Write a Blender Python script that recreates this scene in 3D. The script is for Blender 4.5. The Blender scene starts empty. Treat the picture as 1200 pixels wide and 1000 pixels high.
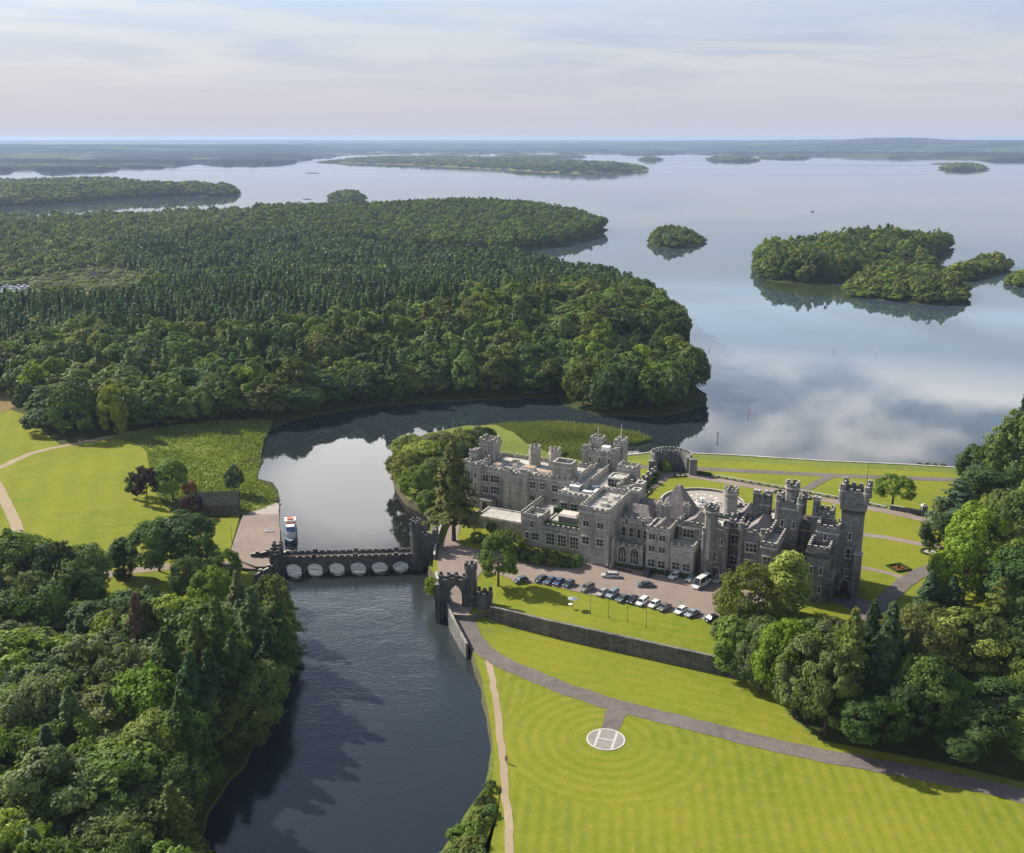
import bpy, bmesh, math, random
import numpy as np
from mathutils import Vector, Matrix, geometry

scene = bpy.context.scene
COL = scene.collection
R = math.radians
random.seed(7)
RNG = np.random.default_rng(11)

# ------------------------------------------------------------------ camera
FPX = 1200.0
PITCH = math.atan(336 / FPX)
CAMZ = 120.0
cam_d = bpy.data.cameras.new("camera")
cam_d.sensor_width = 36.0
cam_d.lens = 36.0
cam_d.clip_start = 0.5
cam_d.clip_end = 120000
cam = bpy.data.objects.new("camera", cam_d)
COL.objects.link(cam)
cam.location = (0, 0, CAMZ)
cam.rotation_euler = (math.pi / 2 - PITCH, 0, 0)
scene.camera = cam

# ------------------------------------------------------------------ light
SUN_DIR = Vector((-0.84, 0.54, 0.0)).normalized()      # towards the sun, on the ground
SUN_EL = R(35)
sun_d = bpy.data.lights.new("sun", 'SUN')
sun_d.energy = 5.0
sun_d.angle = R(0.5)
sun_d.color = (1.0, 0.93, 0.80)
sun = bpy.data.objects.new("sun", sun_d)
COL.objects.link(sun)
to_sun = Vector((SUN_DIR.x * math.cos(SUN_EL), SUN_DIR.y * math.cos(SUN_EL), math.sin(SUN_EL)))
sun.rotation_euler = to_sun.to_track_quat('Z', 'Y').to_euler()
sun.location = (-300, 200, 300)

scene.view_settings.view_transform = 'Standard'
scene.view_settings.look = 'None'
scene.view_settings.exposure = 0.72
scene.view_settings.gamma = 1.0
scene.cycles.max_bounces = 8
scene.cycles.transparent_max_bounces = 8
scene.cycles.volume_bounces = 1
scene.cycles.use_denoising = True

world = bpy.data.worlds.new("World")
scene.world = world
world.use_nodes = True


class NT:
    """small helper round a node tree"""
    def __init__(self, tree):
        self.t = tree

    def n(self, kind, **kw):
        nd = self.t.nodes.new(kind)
        for k, v in kw.items():
            if k == 'ins':
                for kk, vv in v.items():
                    s = nd.inputs[kk]
                    if isinstance(vv, bpy.types.NodeSocket):
                        self.t.links.new(vv, s)
                    else:
                        s.default_value = vv
            else:
                setattr(nd, k, v)
        return nd

    def math(self, op, a, b=None, c=None, clamp=False):
        nd = self.n('ShaderNodeMath', operation=op, use_clamp=clamp)
        for i, x in enumerate((a, b, c)):
            if x is None:
                continue
            if isinstance(x, bpy.types.NodeSocket):
                self.t.links.new(x, nd.inputs[i])
            else:
                nd.inputs[i].default_value = x
        return nd.outputs[0]

    def mix(self, f, a, b, blend='MIX'):
        nd = self.n('ShaderNodeMix', data_type='RGBA', blend_type=blend)
        for s, x in ((nd.inputs[0], f), (nd.inputs[6], a), (nd.inputs[7], b)):
            if isinstance(x, bpy.types.NodeSocket):
                self.t.links.new(x, s)
            elif isinstance(x, (int, float)):
                s.default_value = x
            else:
                s.default_value = tuple(x) + ((1,) if len(x) == 3 else ())
        return nd.outputs[2]

    def ramp(self, f, stops, interp='LINEAR'):
        nd = self.n('ShaderNodeValToRGB')
        cr = nd.color_ramp
        cr.interpolation = interp
        while len(cr.elements) < len(stops):
            cr.elements.new(0.5)
        for e, (p, c) in zip(cr.elements, stops):
            e.position = p
            if isinstance(c, (int, float)):
                c = (c, c, c)
            e.color = tuple(c) + (1,)
        self.t.links.new(f, nd.inputs[0])
        return nd.outputs[0]

    def noise(self, vec, scale, detail=3, rough=0.55, dist=0.0):
        nd = self.n('ShaderNodeTexNoise')
        nd.inputs['Scale'].default_value = scale
        nd.inputs['Detail'].default_value = detail
        nd.inputs['Roughness'].default_value = rough
        nd.inputs['Distortion'].default_value = dist
        if vec is not None:
            self.t.links.new(vec, nd.inputs['Vector'])
        return nd.outputs['Fac']

    def link(self, a, b):
        self.t.links.new(a, b)


# sky with high thin cloud; the cloud sheet lies at one height, so it is looked up by where each ray meets it
w = NT(world.node_tree)
for nd in list(world.node_tree.nodes):
    world.node_tree.nodes.remove(nd)
sky = w.n('ShaderNodeTexSky', sky_type='NISHITA', sun_disc=False, sun_elevation=SUN_EL,
          sun_rotation=math.atan2(SUN_DIR.x, SUN_DIR.y), altitude=50, air_density=1.0, dust_density=1.6, ozone_density=1.2)
tc = w.n('ShaderNodeTexCoord')
sep = w.n('ShaderNodeSeparateXYZ', ins={0: tc.outputs['Generated']})
zz = w.math('MAXIMUM', sep.outputs[2], 0.0)
den = w.math('ADD', zz, 0.035)
cx = w.math('DIVIDE', sep.outputs[0], den)
cy = w.math('DIVIDE', sep.outputs[1], den)
cv = w.n('ShaderNodeCombineXYZ', ins={0: cx, 1: cy, 2: 0.0}).outputs[0]
c1 = w.noise(cv, 0.55, 7, 0.58, 0.35)
c2 = w.noise(cv, 0.17, 3, 0.5)
cc = w.math('ADD', w.math('MULTIPLY', c1, 0.72), w.math('MULTIPLY', c2, 0.42))
cm = w.ramp(cc, [(0.505, 0.0), (0.565, 1.0)])
# cloud lies in two layers: a pale veil low over the far shore, and broken bright cloud higher up (seen mostly mirrored in the lake)
veil = w.ramp(zz, [(0.0, 1.0), (0.06, 0.85), (0.13, 0.62), (0.22, 0.36), (0.36, 0.0)])
veilc = w.ramp(zz, [(0.0, (0.215, 0.212, 0.240)), (0.05, (0.210, 0.214, 0.250)), (0.085, (0.185, 0.205, 0.262)), (0.118, (0.200, 0.235, 0.31)), (0.15, (0.52, 0.60, 0.71)), (0.25, (0.55, 0.64, 0.78))])
veilc = w.mix(1.0, veilc, (20, 20, 20), 'MULTIPLY')
sv = w.n('ShaderNodeMapping', ins={'Vector': tc.outputs['Generated'], 'Scale': (3.0, 3.0, 30), 'Location': (0.35, 0.0, 0.9)}).outputs[0]
streak = w.ramp(w.noise(sv, 1.0, 8, 0.62, 0.5), [(0.43, 0.0), (0.57, 1.0)])
# the top edge of a long cloud bank slopes down to the right
edge = w.math('ADD', w.math('SUBTRACT', zz, 0.088), w.math('MULTIPLY', sep.outputs[0], 0.085))
edge = w.math('ADD', edge, w.math('MULTIPLY', w.math('SUBTRACT', w.noise(w.n('ShaderNodeMapping', ins={'Vector': tc.outputs['Generated'], 'Scale': (9, 9, 45)}).outputs[0], 1.0, 6, 0.65), 0.5), 0.045))
bank = w.math('MULTIPLY', w.ramp(w.math('ADD', w.math('MULTIPLY', edge, 12.0), 0.5), [(0.30, 0.0), (0.44, 1.0), (0.50, 0.65), (0.54, 0.0)]), 0.8)
streak = w.math('MAXIMUM', w.math('MULTIPLY', streak, 0.7), bank)
upper = w.ramp(zz, [(0.02, 0.0), (0.06, 1.0), (0.16, 1.0), (0.2, 0.0)])
skyl = w.mix(w.math('MULTIPLY', w.math('MULTIPLY', streak, upper), 0.95), veilc, (5.3, 5.3, 5.6))
lowsky = w.mix(veil, sky.outputs[0], skyl)
band = w.ramp(zz, [(0.185, 0.0), (0.225, 1.0), (0.34, 1.0), (0.41, 0.0)])
# one big bright cloud hangs over the bay ahead, a little left
qx = w.math('DIVIDE', w.math('ADD', w.math('DIVIDE', sep.outputs[0], w.math('MAXIMUM', sep.outputs[1], 0.05)), 0.13), 0.20)
qz = w.math('DIVIDE', w.math('SUBTRACT', zz, 0.325), 0.075)
blob = w.math('SUBTRACT', 1.0, w.math('ADD', w.math('MULTIPLY', qx, qx), w.math('MULTIPLY', qz, qz)))
blob = w.math('ADD', blob, w.math('MULTIPLY', w.math('SUBTRACT', c1, 0.5), 3.2))
ahead = w.math('GREATER_THAN', sep.outputs[1], 0.05)
bm = w.math('MULTIPLY', w.ramp(blob, [(0.0, 0.0), (0.75, 1.0)]), ahead)
cover = w.math('MAXIMUM', w.math('MULTIPLY', cm, band), bm)
skyc = w.mix(w.math('MULTIPLY', cover, 0.92), lowsky, w.mix(bm, (16.8, 16.5, 16.5), (22.5, 22.0, 21.6)))
bg = w.n('ShaderNodeBackground', ins={'Color': skyc, 'Strength': 0.085})
wo = w.n('ShaderNodeOutputWorld', ins={'Surface': bg.outputs[0]})


# ------------------------------------------------------------------ from a photo pixel to the ground
def at(px, py, z=0.0):
    a = (px - 600) / FPX
    b = (500 - py) / FPX
    dx, dy, dz = a, math.cos(PITCH) + b * math.sin(PITCH), -math.sin(PITCH) + b * math.cos(PITCH)
    t = (z - CAMZ) / dz
    return (dx * t, dy * t)


def P(pts, z=0.0):
    return [at(x, y, z) for x, y in pts]


def px_size(x, y):
    return FPX / math.hypot(x, y, CAMZ)


# ------------------------------------------------------------------ scene helpers
def tag(o, label=None, cat=None, group=None, kind=None):
    if label: o['label'] = label
    if cat: o['category'] = cat
    if group: o['group'] = group
    if kind: o['kind'] = kind
    return o


def empty(name, loc=(0, 0, 0), rz=0.0, label=None, cat=None, group=None):
    o = bpy.data.objects.new(name, None)
    COL.objects.link(o)
    o.location = loc
    o.rotation_euler = (0, 0, rz)
    o.empty_display_size = 0.5
    return tag(o, label, cat, group)


def link(name, me, parent=None):
    o = bpy.data.objects.new(name, me)
    COL.objects.link(o)
    if parent is not None:
        o.parent = parent
    return o


def copy_tree(o, parent=None):
    c = o.copy()
    COL.objects.link(c)
    if parent is not None:
        c.parent = parent
    for ch in list(o.children):
        copy_tree(ch, c)
    return c


class MB:
    """collects shapes, then links them as ONE mesh object"""
    def __init__(self):
        self.v = []; self.f = []; self.m = []

    def add(self, vs, fs, m=0):
        o = len(self.v)
        self.v += [tuple(p) for p in vs]
        for i, f in enumerate(fs):
            self.f.append(tuple(o + k for k in f))
            self.m.append(m if isinstance(m, int) else m[i])

    def box(self, x0, x1, y0, y1, z0, z1, m=0, top=None):
        vs = [(x0, y0, z0), (x1, y0, z0), (x1, y1, z0), (x0, y1, z0), (x0, y0, z1), (x1, y0, z1), (x1, y1, z1), (x0, y1, z1)]
        self.add(vs, [(3, 2, 1, 0), (4, 5, 6, 7), (0, 1, 5, 4), (1, 2, 6, 5), (2, 3, 7, 6), (3, 0, 4, 7)],
                 [m, m if top is None else top, m, m, m, m])

    def prism(self, poly, z0, z1, m=0, top=None, scale_top=1.0):
        n = len(poly)
        cxx = sum(p[0] for p in poly) / n; cyy = sum(p[1] for p in poly) / n
        vs = [(x, y, z0) for x, y in poly] + [(cxx + (x - cxx) * scale_top, cyy + (y - cyy) * scale_top, z1) for x, y in poly]
        fs = [tuple(range(n - 1, -1, -1)), tuple(range(n, 2 * n))]
        ms = [m, m if top is None else top]
        for i in range(n):
            j = (i + 1) % n
            fs.append((i, j, n + j, n + i)); ms.append(m)
        self.add(vs, fs, ms)

    def cyl(self, x, y, r, z0, z1, n=12, m=0, r1=None, ph=0.0, top=None):
        r1 = r if r1 is None else r1
        vs = [(x + r * math.cos(ph + 2 * math.pi * i / n), y + r * math.sin(ph + 2 * math.pi * i / n), z0) for i in range(n)]
        vs += [(x + r1 * math.cos(ph + 2 * math.pi * i / n), y + r1 * math.sin(ph + 2 * math.pi * i / n), z1) for i in range(n)]
        fs = [tuple(range(n - 1, -1, -1)), tuple(range(n, 2 * n))]
        ms = [m, m if top is None else top]
        for i in range(n):
            j = (i + 1) % n
            fs.append((i, j, n + j, n + i)); ms.append(m)
        self.add(vs, fs, ms)

    def tube(self, p, q, r, r1=None, n=7, m=0):
        p = Vector(p); q = Vector(q)
        d = (q - p)
        if d.length < 1e-6: return
        d.normalize()
        a = d.orthogonal().normalized(); b = d.cross(a)
        r1 = r if r1 is None else r1
        vs = [p + (a * math.cos(2 * math.pi * i / n) + b * math.sin(2 * math.pi * i / n)) * r for i in range(n)]
        vs += [q + (a * math.cos(2 * math.pi * i / n) + b * math.sin(2 * math.pi * i / n)) * r1 for i in range(n)]
        fs = [tuple(range(n - 1, -1, -1)), tuple(range(n, 2 * n))] + [(i, (i + 1) % n, n + (i + 1) % n, n + i) for i in range(n)]
        self.add(vs, fs, m)

    def ball(self, c, r, n=10, k=6, m=0, sz=1.0):
        vs = [(c[0], c[1], c[2] + r * sz)]
        for j in range(1, k):
            th = math.pi * j / k
            for i in range(n):
                a = 2 * math.pi * i / n
                vs.append((c[0] + r * math.sin(th) * math.cos(a), c[1] + r * math.sin(th) * math.sin(a), c[2] + r * sz * math.cos(th)))
        vs.append((c[0], c[1], c[2] - r * sz))
        fs = [(0, 1 + i, 1 + (i + 1) % n) for i in range(n)]
        for j in range(k - 2):
            for i in range(n):
                a = 1 + j * n + i; b = 1 + j * n + (i + 1) % n
                fs.append((a, a + n, b + n, b))
        e = len(vs) - 1
        fs += [(e, e - n + (i + 1) % n, e - n + i) for i in range(n)]
        self.add(vs, fs, m)

    def mesh(self, name, mats, smooth=False):
        me = bpy.data.meshes.new(name)
        me.from_pydata(self.v, [], self.f)
        for mt in (mats if isinstance(mats, (list, tuple)) else [mats]):
            me.materials.append(mt)
        if any(self.m):
            me.polygons.foreach_set('material_index', self.m)
        if smooth:
            me.polygons.foreach_set('use_smooth', [True] * len(me.polygons))
        me.update()
        return me

    def build(self, name, mats, parent=None, smooth=False):
        return link(name, self.mesh(name, mats, smooth), parent)


def in_poly(x, y, poly):
    x = np.asarray(x, float); y = np.asarray(y, float)
    c = np.zeros(x.shape, bool)
    n = len(poly)
    for i in range(n):
        x0, y0 = poly[i]; x1, y1 = poly[(i + 1) % n]
        if y0 == y1: continue
        k = ((y0 > y) != (y1 > y)) & (x < (x1 - x0) * (y - y0) / (y1 - y0) + x0)
        c ^= k
    return c


def seg_dist(x, y, a, b):
    ax, ay = a; bx, by = b
    dx, dy = bx - ax, by - ay
    t = np.clip(((x - ax) * dx + (y - ay) * dy) / (dx * dx + dy * dy + 1e-9), 0, 1)
    return np.hypot(x - ax - t * dx, y - ay - t * dy)


def line_dist(x, y, pts, closed=False):
    d = np.full(np.shape(x), 1e9)
    n = len(pts)
    for i in range(n if closed else n - 1):
        d = np.minimum(d, seg_dist(x, y, pts[i], pts[(i + 1) % n]))
    return d


def smooth_line(pts, it=2, closed=False):
    for _ in range(it):
        out = []
        n = len(pts)
        if not closed: out.append(pts[0])
        for i in range(n if closed else n - 1):
            a = pts[i]; b = pts[(i + 1) % n]
            out.append((a[0] * .75 + b[0] * .25, a[1] * .75 + b[1] * .25))
            out.append((a[0] * .25 + b[0] * .75, a[1] * .25 + b[1] * .75))
        if not closed: out.append(pts[-1])
        pts = out
    return pts


def densify(pts, step, closed=True):
    out = []
    n = len(pts)
    for i in range(n if closed else n - 1):
        a = pts[i]; b = pts[(i + 1) % n]
        k = max(1, int(math.hypot(b[0] - a[0], b[1] - a[1]) / step))
        for j in range(k):
            out.append((a[0] + (b[0] - a[0]) * j / k, a[1] + (b[1] - a[1]) * j / k))
    if not closed: out.append(pts[-1])
    return out
# ------------------------------------------------------------------ materials
def new_mat(name):
    m = bpy.data.materials.new(name)
    m.use_nodes = True
    for nd in list(m.node_tree.nodes):
        m.node_tree.nodes.remove(nd)
    t = NT(m.node_tree)
    out = t.n('ShaderNodeOutputMaterial')
    bs = t.n('ShaderNodeBsdfPrincipled')
    bs.inputs['Roughness'].default_value = 0.85
    bs.inputs['Specular IOR Level'].default_value = 0.25
    t.link(bs.outputs[0], out.inputs[0])
    return m, t, bs, out


def bump(t, bs, h, dist=0.1, strength=0.5):
    b = t.n('ShaderNodeBump', ins={'Height': h, 'Distance': dist, 'Strength': strength})
    t.link(b.outputs[0], bs.inputs['Normal'])


def pos(t):
    return t.n('ShaderNodeNewGeometry').outputs['Position']


def plain(name, col, rough=0.6, spec=0.3, metal=0.0):
    m, t, bs, out = new_mat(name)
    bs.inputs['Base Color'].default_value = tuple(col) + (1,)
    bs.inputs['Roughness'].default_value = rough
    bs.inputs['Specular IOR Level'].default_value = spec
    bs.inputs['Metallic'].default_value = metal
    return m


def mottled(name, a, b, c, s1=0.05, s2=1.2, rough=0.9, bd=0.06, s3=9.0):
    """ground of three mixed colours"""
    m, t, bs, out = new_mat(name)
    p = pos(t)
    n1 = t.noise(p, s1, 4, 0.6)
    n2 = t.noise(p, s2, 4, 0.65)
    n3 = t.noise(p, s3, 2, 0.6)
    f1 = t.ramp(n1, [(0.35, 0), (0.65, 1)])
    f2 = t.ramp(n2, [(0.38, 0), (0.7, 1)])
    col = t.mix(t.math('MULTIPLY', f2, 0.7), t.mix(f1, a, b), c)
    col = t.mix(t.ramp(n3, [(0.3, 0.0), (0.7, 0.28)]), col, tuple(k * 0.55 for k in a))
    t.link(col, bs.inputs['Base Color'])
    bs.inputs['Roughness'].default_value = rough
    bs.inputs['Specular IOR Level'].default_value = 0.06 if rough > .5 else 0.3
    bump(t, bs, t.math('ADD', n2, n3), bd, 0.6)
    return m


def lawn_mat(name, stripes=None, rings=None, period=2.4, amp=0.2):
    m, t, bs, out = new_mat(name)
    p = pos(t)
    n1 = t.noise(p, 0.035, 4, 0.6)
    n2 = t.noise(p, 0.35, 5, 0.65)
    n3 = t.noise(p, 3.0, 3, 0.7)
    f1 = t.ramp(n1, [(0.36, 0), (0.64, 1)])
    f2 = t.ramp(n2, [(0.4, 0), (0.68, 1)])
    col = t.mix(f1, (0.166, 0.202, 0.018), (0.226, 0.238, 0.023))
    col = t.mix(t.math('MULTIPLY', f2, 0.60), col, (0.285, 0.255, 0.042))
    col = t.mix(t.ramp(n3, [(0.42, 0.30), (0.62, 0.0)]), col, (0.075, 0.115, 0.010))
    sp = t.n('ShaderNodeSeparateXYZ', ins={0: p})
    wob = t.math('MULTIPLY', t.math('SUBTRACT', t.noise(p, 0.08, 2), 0.5), 0.5)
    fac = None
    if stripes is not None:
        s = t.math('ADD', t.math('ADD', t.math('MULTIPLY', sp.outputs[0], stripes[0]), t.math('MULTIPLY', sp.outputs[1], stripes[1])), wob)
        fac = t.math('SINE', t.math('MULTIPLY', s, 2 * math.pi / period))
    if rings is not None:
        (rx, ry, rmax) = rings
        dx = t.math('SUBTRACT', sp.outputs[0], rx); dy = t.math('SUBTRACT', sp.outputs[1], ry)
        r = t.math('SQRT', t.math('ADD', t.math('MULTIPLY', dx, dx), t.math('MULTIPLY', dy, dy)))
        rr = t.math('ADD', r, t.math('MULTIPLY', wob, 0.35))
        fr = t.math('SINE', t.math('MULTIPLY', rr, 2 * math.pi / 2.75))
        inner = t.ramp(t.math('DIVIDE', r, rmax * 1.25), [(0.76, 0), (0.83, 1)])
        fac = t.math('ADD', t.math('MULTIPLY', fr, t.math('SUBTRACT', 1.0, inner)), t.math('MULTIPLY', fac, inner)) if fac is not None else t.math('MULTIPLY', fr, t.math('SUBTRACT', 1.0, inner))
    if fac is not None:
        brk = t.ramp(t.noise(p, 0.06, 3), [(0.3, 0.45), (0.65, 1.0)])
        k = t.math('ADD', t.math('MULTIPLY', t.math('MULTIPLY', fac, brk), amp * 0.5), 0.5)
        dark = t.mix(1.0, col, (0.66, 0.72, 0.6), 'MULTIPLY')
        lite = t.mix(1.0, col, (1.22, 1.16, 1.35), 'MULTIPLY')
        col = t.mix(k, dark, lite)
    t.link(col, bs.inputs['Base Color'])
    bs.inputs['Roughness'].default_value = 0.95
    bs.inputs['Specular IOR Level'].default_value = 0.05
    bump(t, bs, t.math('ADD', n3, n2), 0.12, 0.7)
    return m


PAD = at(710, 866.5, 2.6)
M = {}
M['lawn'] = lawn_mat('mown_lawn', stripes=(0.42, 0.906), period=3.2, amp=0.16)
M['lawn_wide'] = lawn_mat('meadow_lawn', stripes=(0.9, 0.3), period=9.0, amp=0.2)
M['lawn_pad'] = lawn_mat('striped_lawn', stripes=(1.0, -0.10), rings=(PAD[0], PAD[1], 22.0), period=2.5, amp=0.36)
M['rough'] = mottled('rough_grass', (0.095, 0.14, 0.022), (0.15, 0.19, 0.03), (0.23, 0.23, 0.07), 0.05, 0.7, s3=4)
M['reedmud'] = mottled('reed_bed_floor', (0.07, 0.11, 0.022), (0.10, 0.14, 0.03), (0.05, 0.07, 0.025), .08, .5)
M['floor'] = mottled('woodland_floor', (0.028, 0.045, 0.012), (0.05, 0.065, 0.018), (0.085, 0.08, 0.03), 0.04, 0.5)
M['meadow'] = mottled('scrub_meadow', (0.13, 0.16, 0.04), (0.19, 0.20, 0.06), (0.23, 0.23, 0.09), 0.02, 0.2)
M['brown'] = mottled('dry_bracken', (0.20, 0.13, 0.06), (0.26, 0.18, 0.09), (0.16, 0.14, 0.05), 0.08, 0.8)
M['asphalt'] = mottled('asphalt', (0.125, 0.105, 0.10), (0.175, 0.15, 0.14), (0.21, 0.185, 0.17), 0.12, 0.9, s3=9, bd=0.03)
M['gravel'] = mottled('forecourt_gravel', (0.25, 0.195, 0.17), (0.32, 0.255, 0.22), (0.21, 0.17, 0.15), 0.07, 0.45, s3=5, bd=0.03)
M['tan'] = mottled('gravel_path', (0.34, 0.26, 0.18), (0.40, 0.32, 0.23), (0.30, 0.22, 0.15), 0.1, 1.2, bd=0.02)
M['pale_gravel'] = mottled('pale_gravel', (0.36, 0.32, 0.28), (0.42, 0.38, 0.33), (0.32, 0.28, 0.24), 0.1, 1.0, bd=0.02)
M['soil'] = mottled('flower_bed', (0.10, 0.03, 0.02), (0.26, 0.035, 0.02), (0.06, 0.09, 0.02), 0.5, 2.5)
M['bank'] = mottled('earth_bank', (0.10, 0.085, 0.055), (0.07, 0.075, 0.035), (0.16, 0.14, 0.10), 0.2, 1.0)
M['shore'] = mottled('shore_stones', (0.20, 0.18, 0.15), (0.27, 0.25, 0.21), (0.12, 0.12, 0.08), 0.1, 0.8)


def stone_mat(name, dark, mid, light, block=1.0):
    m, t, bs, out = new_mat(name)
    tcn = t.n('ShaderNodeTexCoord')
    p = tcn.outputs['Object']
    sp = t.n('ShaderNodeSeparateXYZ', ins={0: p})
    run = t.math('ADD', sp.outputs[0], sp.outputs[1])
    bv = t.n('ShaderNodeCombineXYZ', ins={0: run, 1: sp.outputs[2], 2: 0.0}).outputs[0]
    br = t.n('ShaderNodeTexBrick', ins={'Vector': bv, 'Color1': (0.25, 0.25, 0.25, 1), 'Color2': (0.85, 0.85, 0.85, 1), 'Mortar': (0.5, 0.5, 0.5, 1),
                                        'Scale': 1.0, 'Mortar Size': 0.03, 'Bias': 0.0, 'Brick Width': 0.95 * block, 'Row Height': 0.42 * block})
    n1 = t.noise(p, 0.22, 5, 0.65)
    n2 = t.noise(p, 1.3, 4, 0.7)
    st = t.noise(t.n('ShaderNodeMapping', ins={'Vector': p, 'Scale': (0.9, 0.9, 0.09)}).outputs[0], 1.0, 4, 0.6)   # rain streaks run down
    col = t.mix(t.ramp(n1, [(0.32, 0), (0.68, 1)]), mid, light)
    col = t.mix(t.ramp(n2, [(0.35, 0.7), (0.62, 0.0)]), col, dark)
    col = t.mix(t.ramp(st, [(0.40, 0.0), (0.66, 0.85)]), col, dark)
    big = t.noise(p, 0.07, 3, 0.6)
    col = t.mix(t.ramp(big, [(0.4, 0.0), (0.62, 0.5)]), col, light)
    col = t.mix(0.55, col, br.outputs[0], 'SOFT_LIGHT')
    t.link(col, bs.inputs['Base Color'])
    bs.inputs['Roughness'].default_value = 0.92
    bump(t, bs, t.math('ADD', t.math('MULTIPLY', br.outputs[1], -0.6), n2), 0.12, 0.7)
    return m


M['stone'] = stone_mat('grey_limestone', (0.135, 0.130, 0.118), (0.275, 0.262, 0.232), (0.41, 0.386, 0.336))
M['stone_dk'] = stone_mat('weathered_limestone', (0.060, 0.062, 0.062), (0.140, 0.140, 0.134), (0.225, 0.22, 0.20))
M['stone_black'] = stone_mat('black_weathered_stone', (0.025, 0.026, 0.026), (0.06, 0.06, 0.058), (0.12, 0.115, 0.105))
M['stone_trim'] = stone_mat('dressed_stone', (0.30, 0.28, 0.25), (0.42, 0.40, 0.36), (0.52, 0.50, 0.45))
M['rubble'] = stone_mat('rubble_wall', (0.035, 0.034, 0.03), (0.085, 0.08, 0.068), (0.15, 0.14, 0.115), 0.8)
M['roof_flat'] = mottled('flat_roof_membrane', (0.56, 0.50, 0.44), (0.64, 0.58, 0.52), (0.44, 0.39, 0.34), 0.1, 0.5, s3=2, bd=0.02)
M['roof_dark'] = mottled('dark_lead_roof', (0.13, 0.125, 0.12), (0.19, 0.18, 0.17), (0.10, 0.10, 0.095), 0.15, 0.7, s3=2, bd=0.02)
M['roof_tan'] = mottled('tan_gravel_roof', (0.42, 0.31, 0.22), (0.47, 0.36, 0.26), (0.36, 0.26, 0.18), 0.1, 0.8, bd=0.02)
M['slate'] = stone_mat('slate', (0.13, 0.115, 0.115), (0.20, 0.175, 0.17), (0.26, 0.23, 0.22), 0.6)
M['white'] = plain('white_paint', (0.78, 0.77, 0.74), 0.5)
M['cream'] = plain('cream_canvas', (0.62, 0.52, 0.40), 0.8)
M['rust'] = plain('rust_orange_paint', (0.55, 0.16, 0.09), 0.55)
M['navy'] = plain('navy_paint', (0.015, 0.025, 0.045), 0.35, 0.5)
M['glass'] = plain('dark_window_glass', (0.018, 0.022, 0.026), 0.08, 0.6)
M['metal'] = plain('grey_metal', (0.35, 0.36, 0.37), 0.45, 0.5, 0.5)
M['pole'] = plain('dark_pole_paint', (0.05, 0.055, 0.055), 0.5)
M['rubber'] = plain('tyre_rubber', (0.015, 0.015, 0.015), 0.8)
M['door'] = plain('dark_oak', (0.06, 0.03, 0.02), 0.6)
M['blue_screen'] = plain('blue_tinted_glass', (0.10, 0.16, 0.28), 0.1, 0.6)
M['lamp_glass'] = plain('headlight_glass', (0.7, 0.7, 0.68), 0.1, 0.6)
M['bark'] = mottled('bark', (0.07, 0.055, 0.04), (0.10, 0.08, 0.06), (0.05, 0.045, 0.035), 0.5, 3.0)
M['road_white'] = mottled('worn_white_paint', (0.52, 0.51, 0.48), (0.62, 0.61, 0.58), (0.36, 0.35, 0.32), 0.5, 2.5, s3=8, bd=0.01)
M['pad'] = mottled('helipad_concrete', (0.23, 0.21, 0.195), (0.28, 0.255, 0.24), (0.33, 0.30, 0.28), 0.3, 1.0, s3=6, bd=0.01)


# body paint and leaves take their own colour from the object
def paint_mat():
    m, t, bs, out = new_mat('car_paint')
    oi = t.n('ShaderNodeObjectInfo')
    t.link(oi.outputs['Color'], bs.inputs['Base Color'])
    bs.inputs['Roughness'].default_value = 0.28
    bs.inputs['Specular IOR Level'].default_value = 0.5
    bs.inputs['Coat Weight'].default_value = 0.6
    bs.inputs['Coat Roughness'].default_value = 0.06
    return m


M['paint'] = paint_mat()


def leaf_mat(name='leaves', transl=0.34):
    m, t, bs, out = new_mat(name)
    oi = t.n('ShaderNodeObjectInfo')
    tint = t.n('ShaderNodeAttribute', attribute_name='tint').outputs['Fac']
    rnd = oi.outputs['Random']
    ic = t.n('ShaderNodeAttribute', attribute_type='INSTANCER', attribute_name='leaf_colour').outputs['Color']   # trees of the scattered woods
    own = t.mix(1.0, oi.outputs['Color'], ic, 'ADD')
    hue = t.math('ADD', 0.5, t.math('MULTIPLY', t.math('SUBTRACT', rnd, 0.5), 0.022))
    hue = t.math('SUBTRACT', hue, t.math('MULTIPLY', t.math('SUBTRACT', tint, 0.5), 0.035))
    r2 = t.math('FRACT', t.math('MULTIPLY', rnd, 7.31))
    val = t.math('MULTIPLY', t.math('ADD', 0.55, t.math('MULTIPLY', tint, 0.95)), t.math('ADD', 0.72, t.math('MULTIPLY', r2, 0.6)))
    sat = t.math('ADD', 0.86, t.math('MULTIPLY', t.math('FRACT', t.math('MULTIPLY', rnd, 3.77)), 0.22))
    hs = t.n('ShaderNodeHueSaturation', ins={'Hue': hue, 'Saturation': sat, 'Value': val, 'Color': own})
    col = hs.outputs[0]
    t.link(col, bs.inputs['Base Color'])
    bs.inputs['Roughness'].default_value = 0.6
    bs.inputs['Specular IOR Level'].default_value = 0.15
    tr = t.n('ShaderNodeBsdfTranslucent', ins={'Color': t.mix(1.0, col, (1.25, 1.25, 0.55), 'MULTIPLY')})
    mx = t.n('ShaderNodeMixShader', ins={0: transl, 1: bs.outputs[0], 2: tr.outputs[0]})
    t.link(mx.outputs[0], out.inputs[0])
    return m


M['leaf'] = leaf_mat()
M['needle'] = leaf_mat('needles', 0.2)


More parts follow.
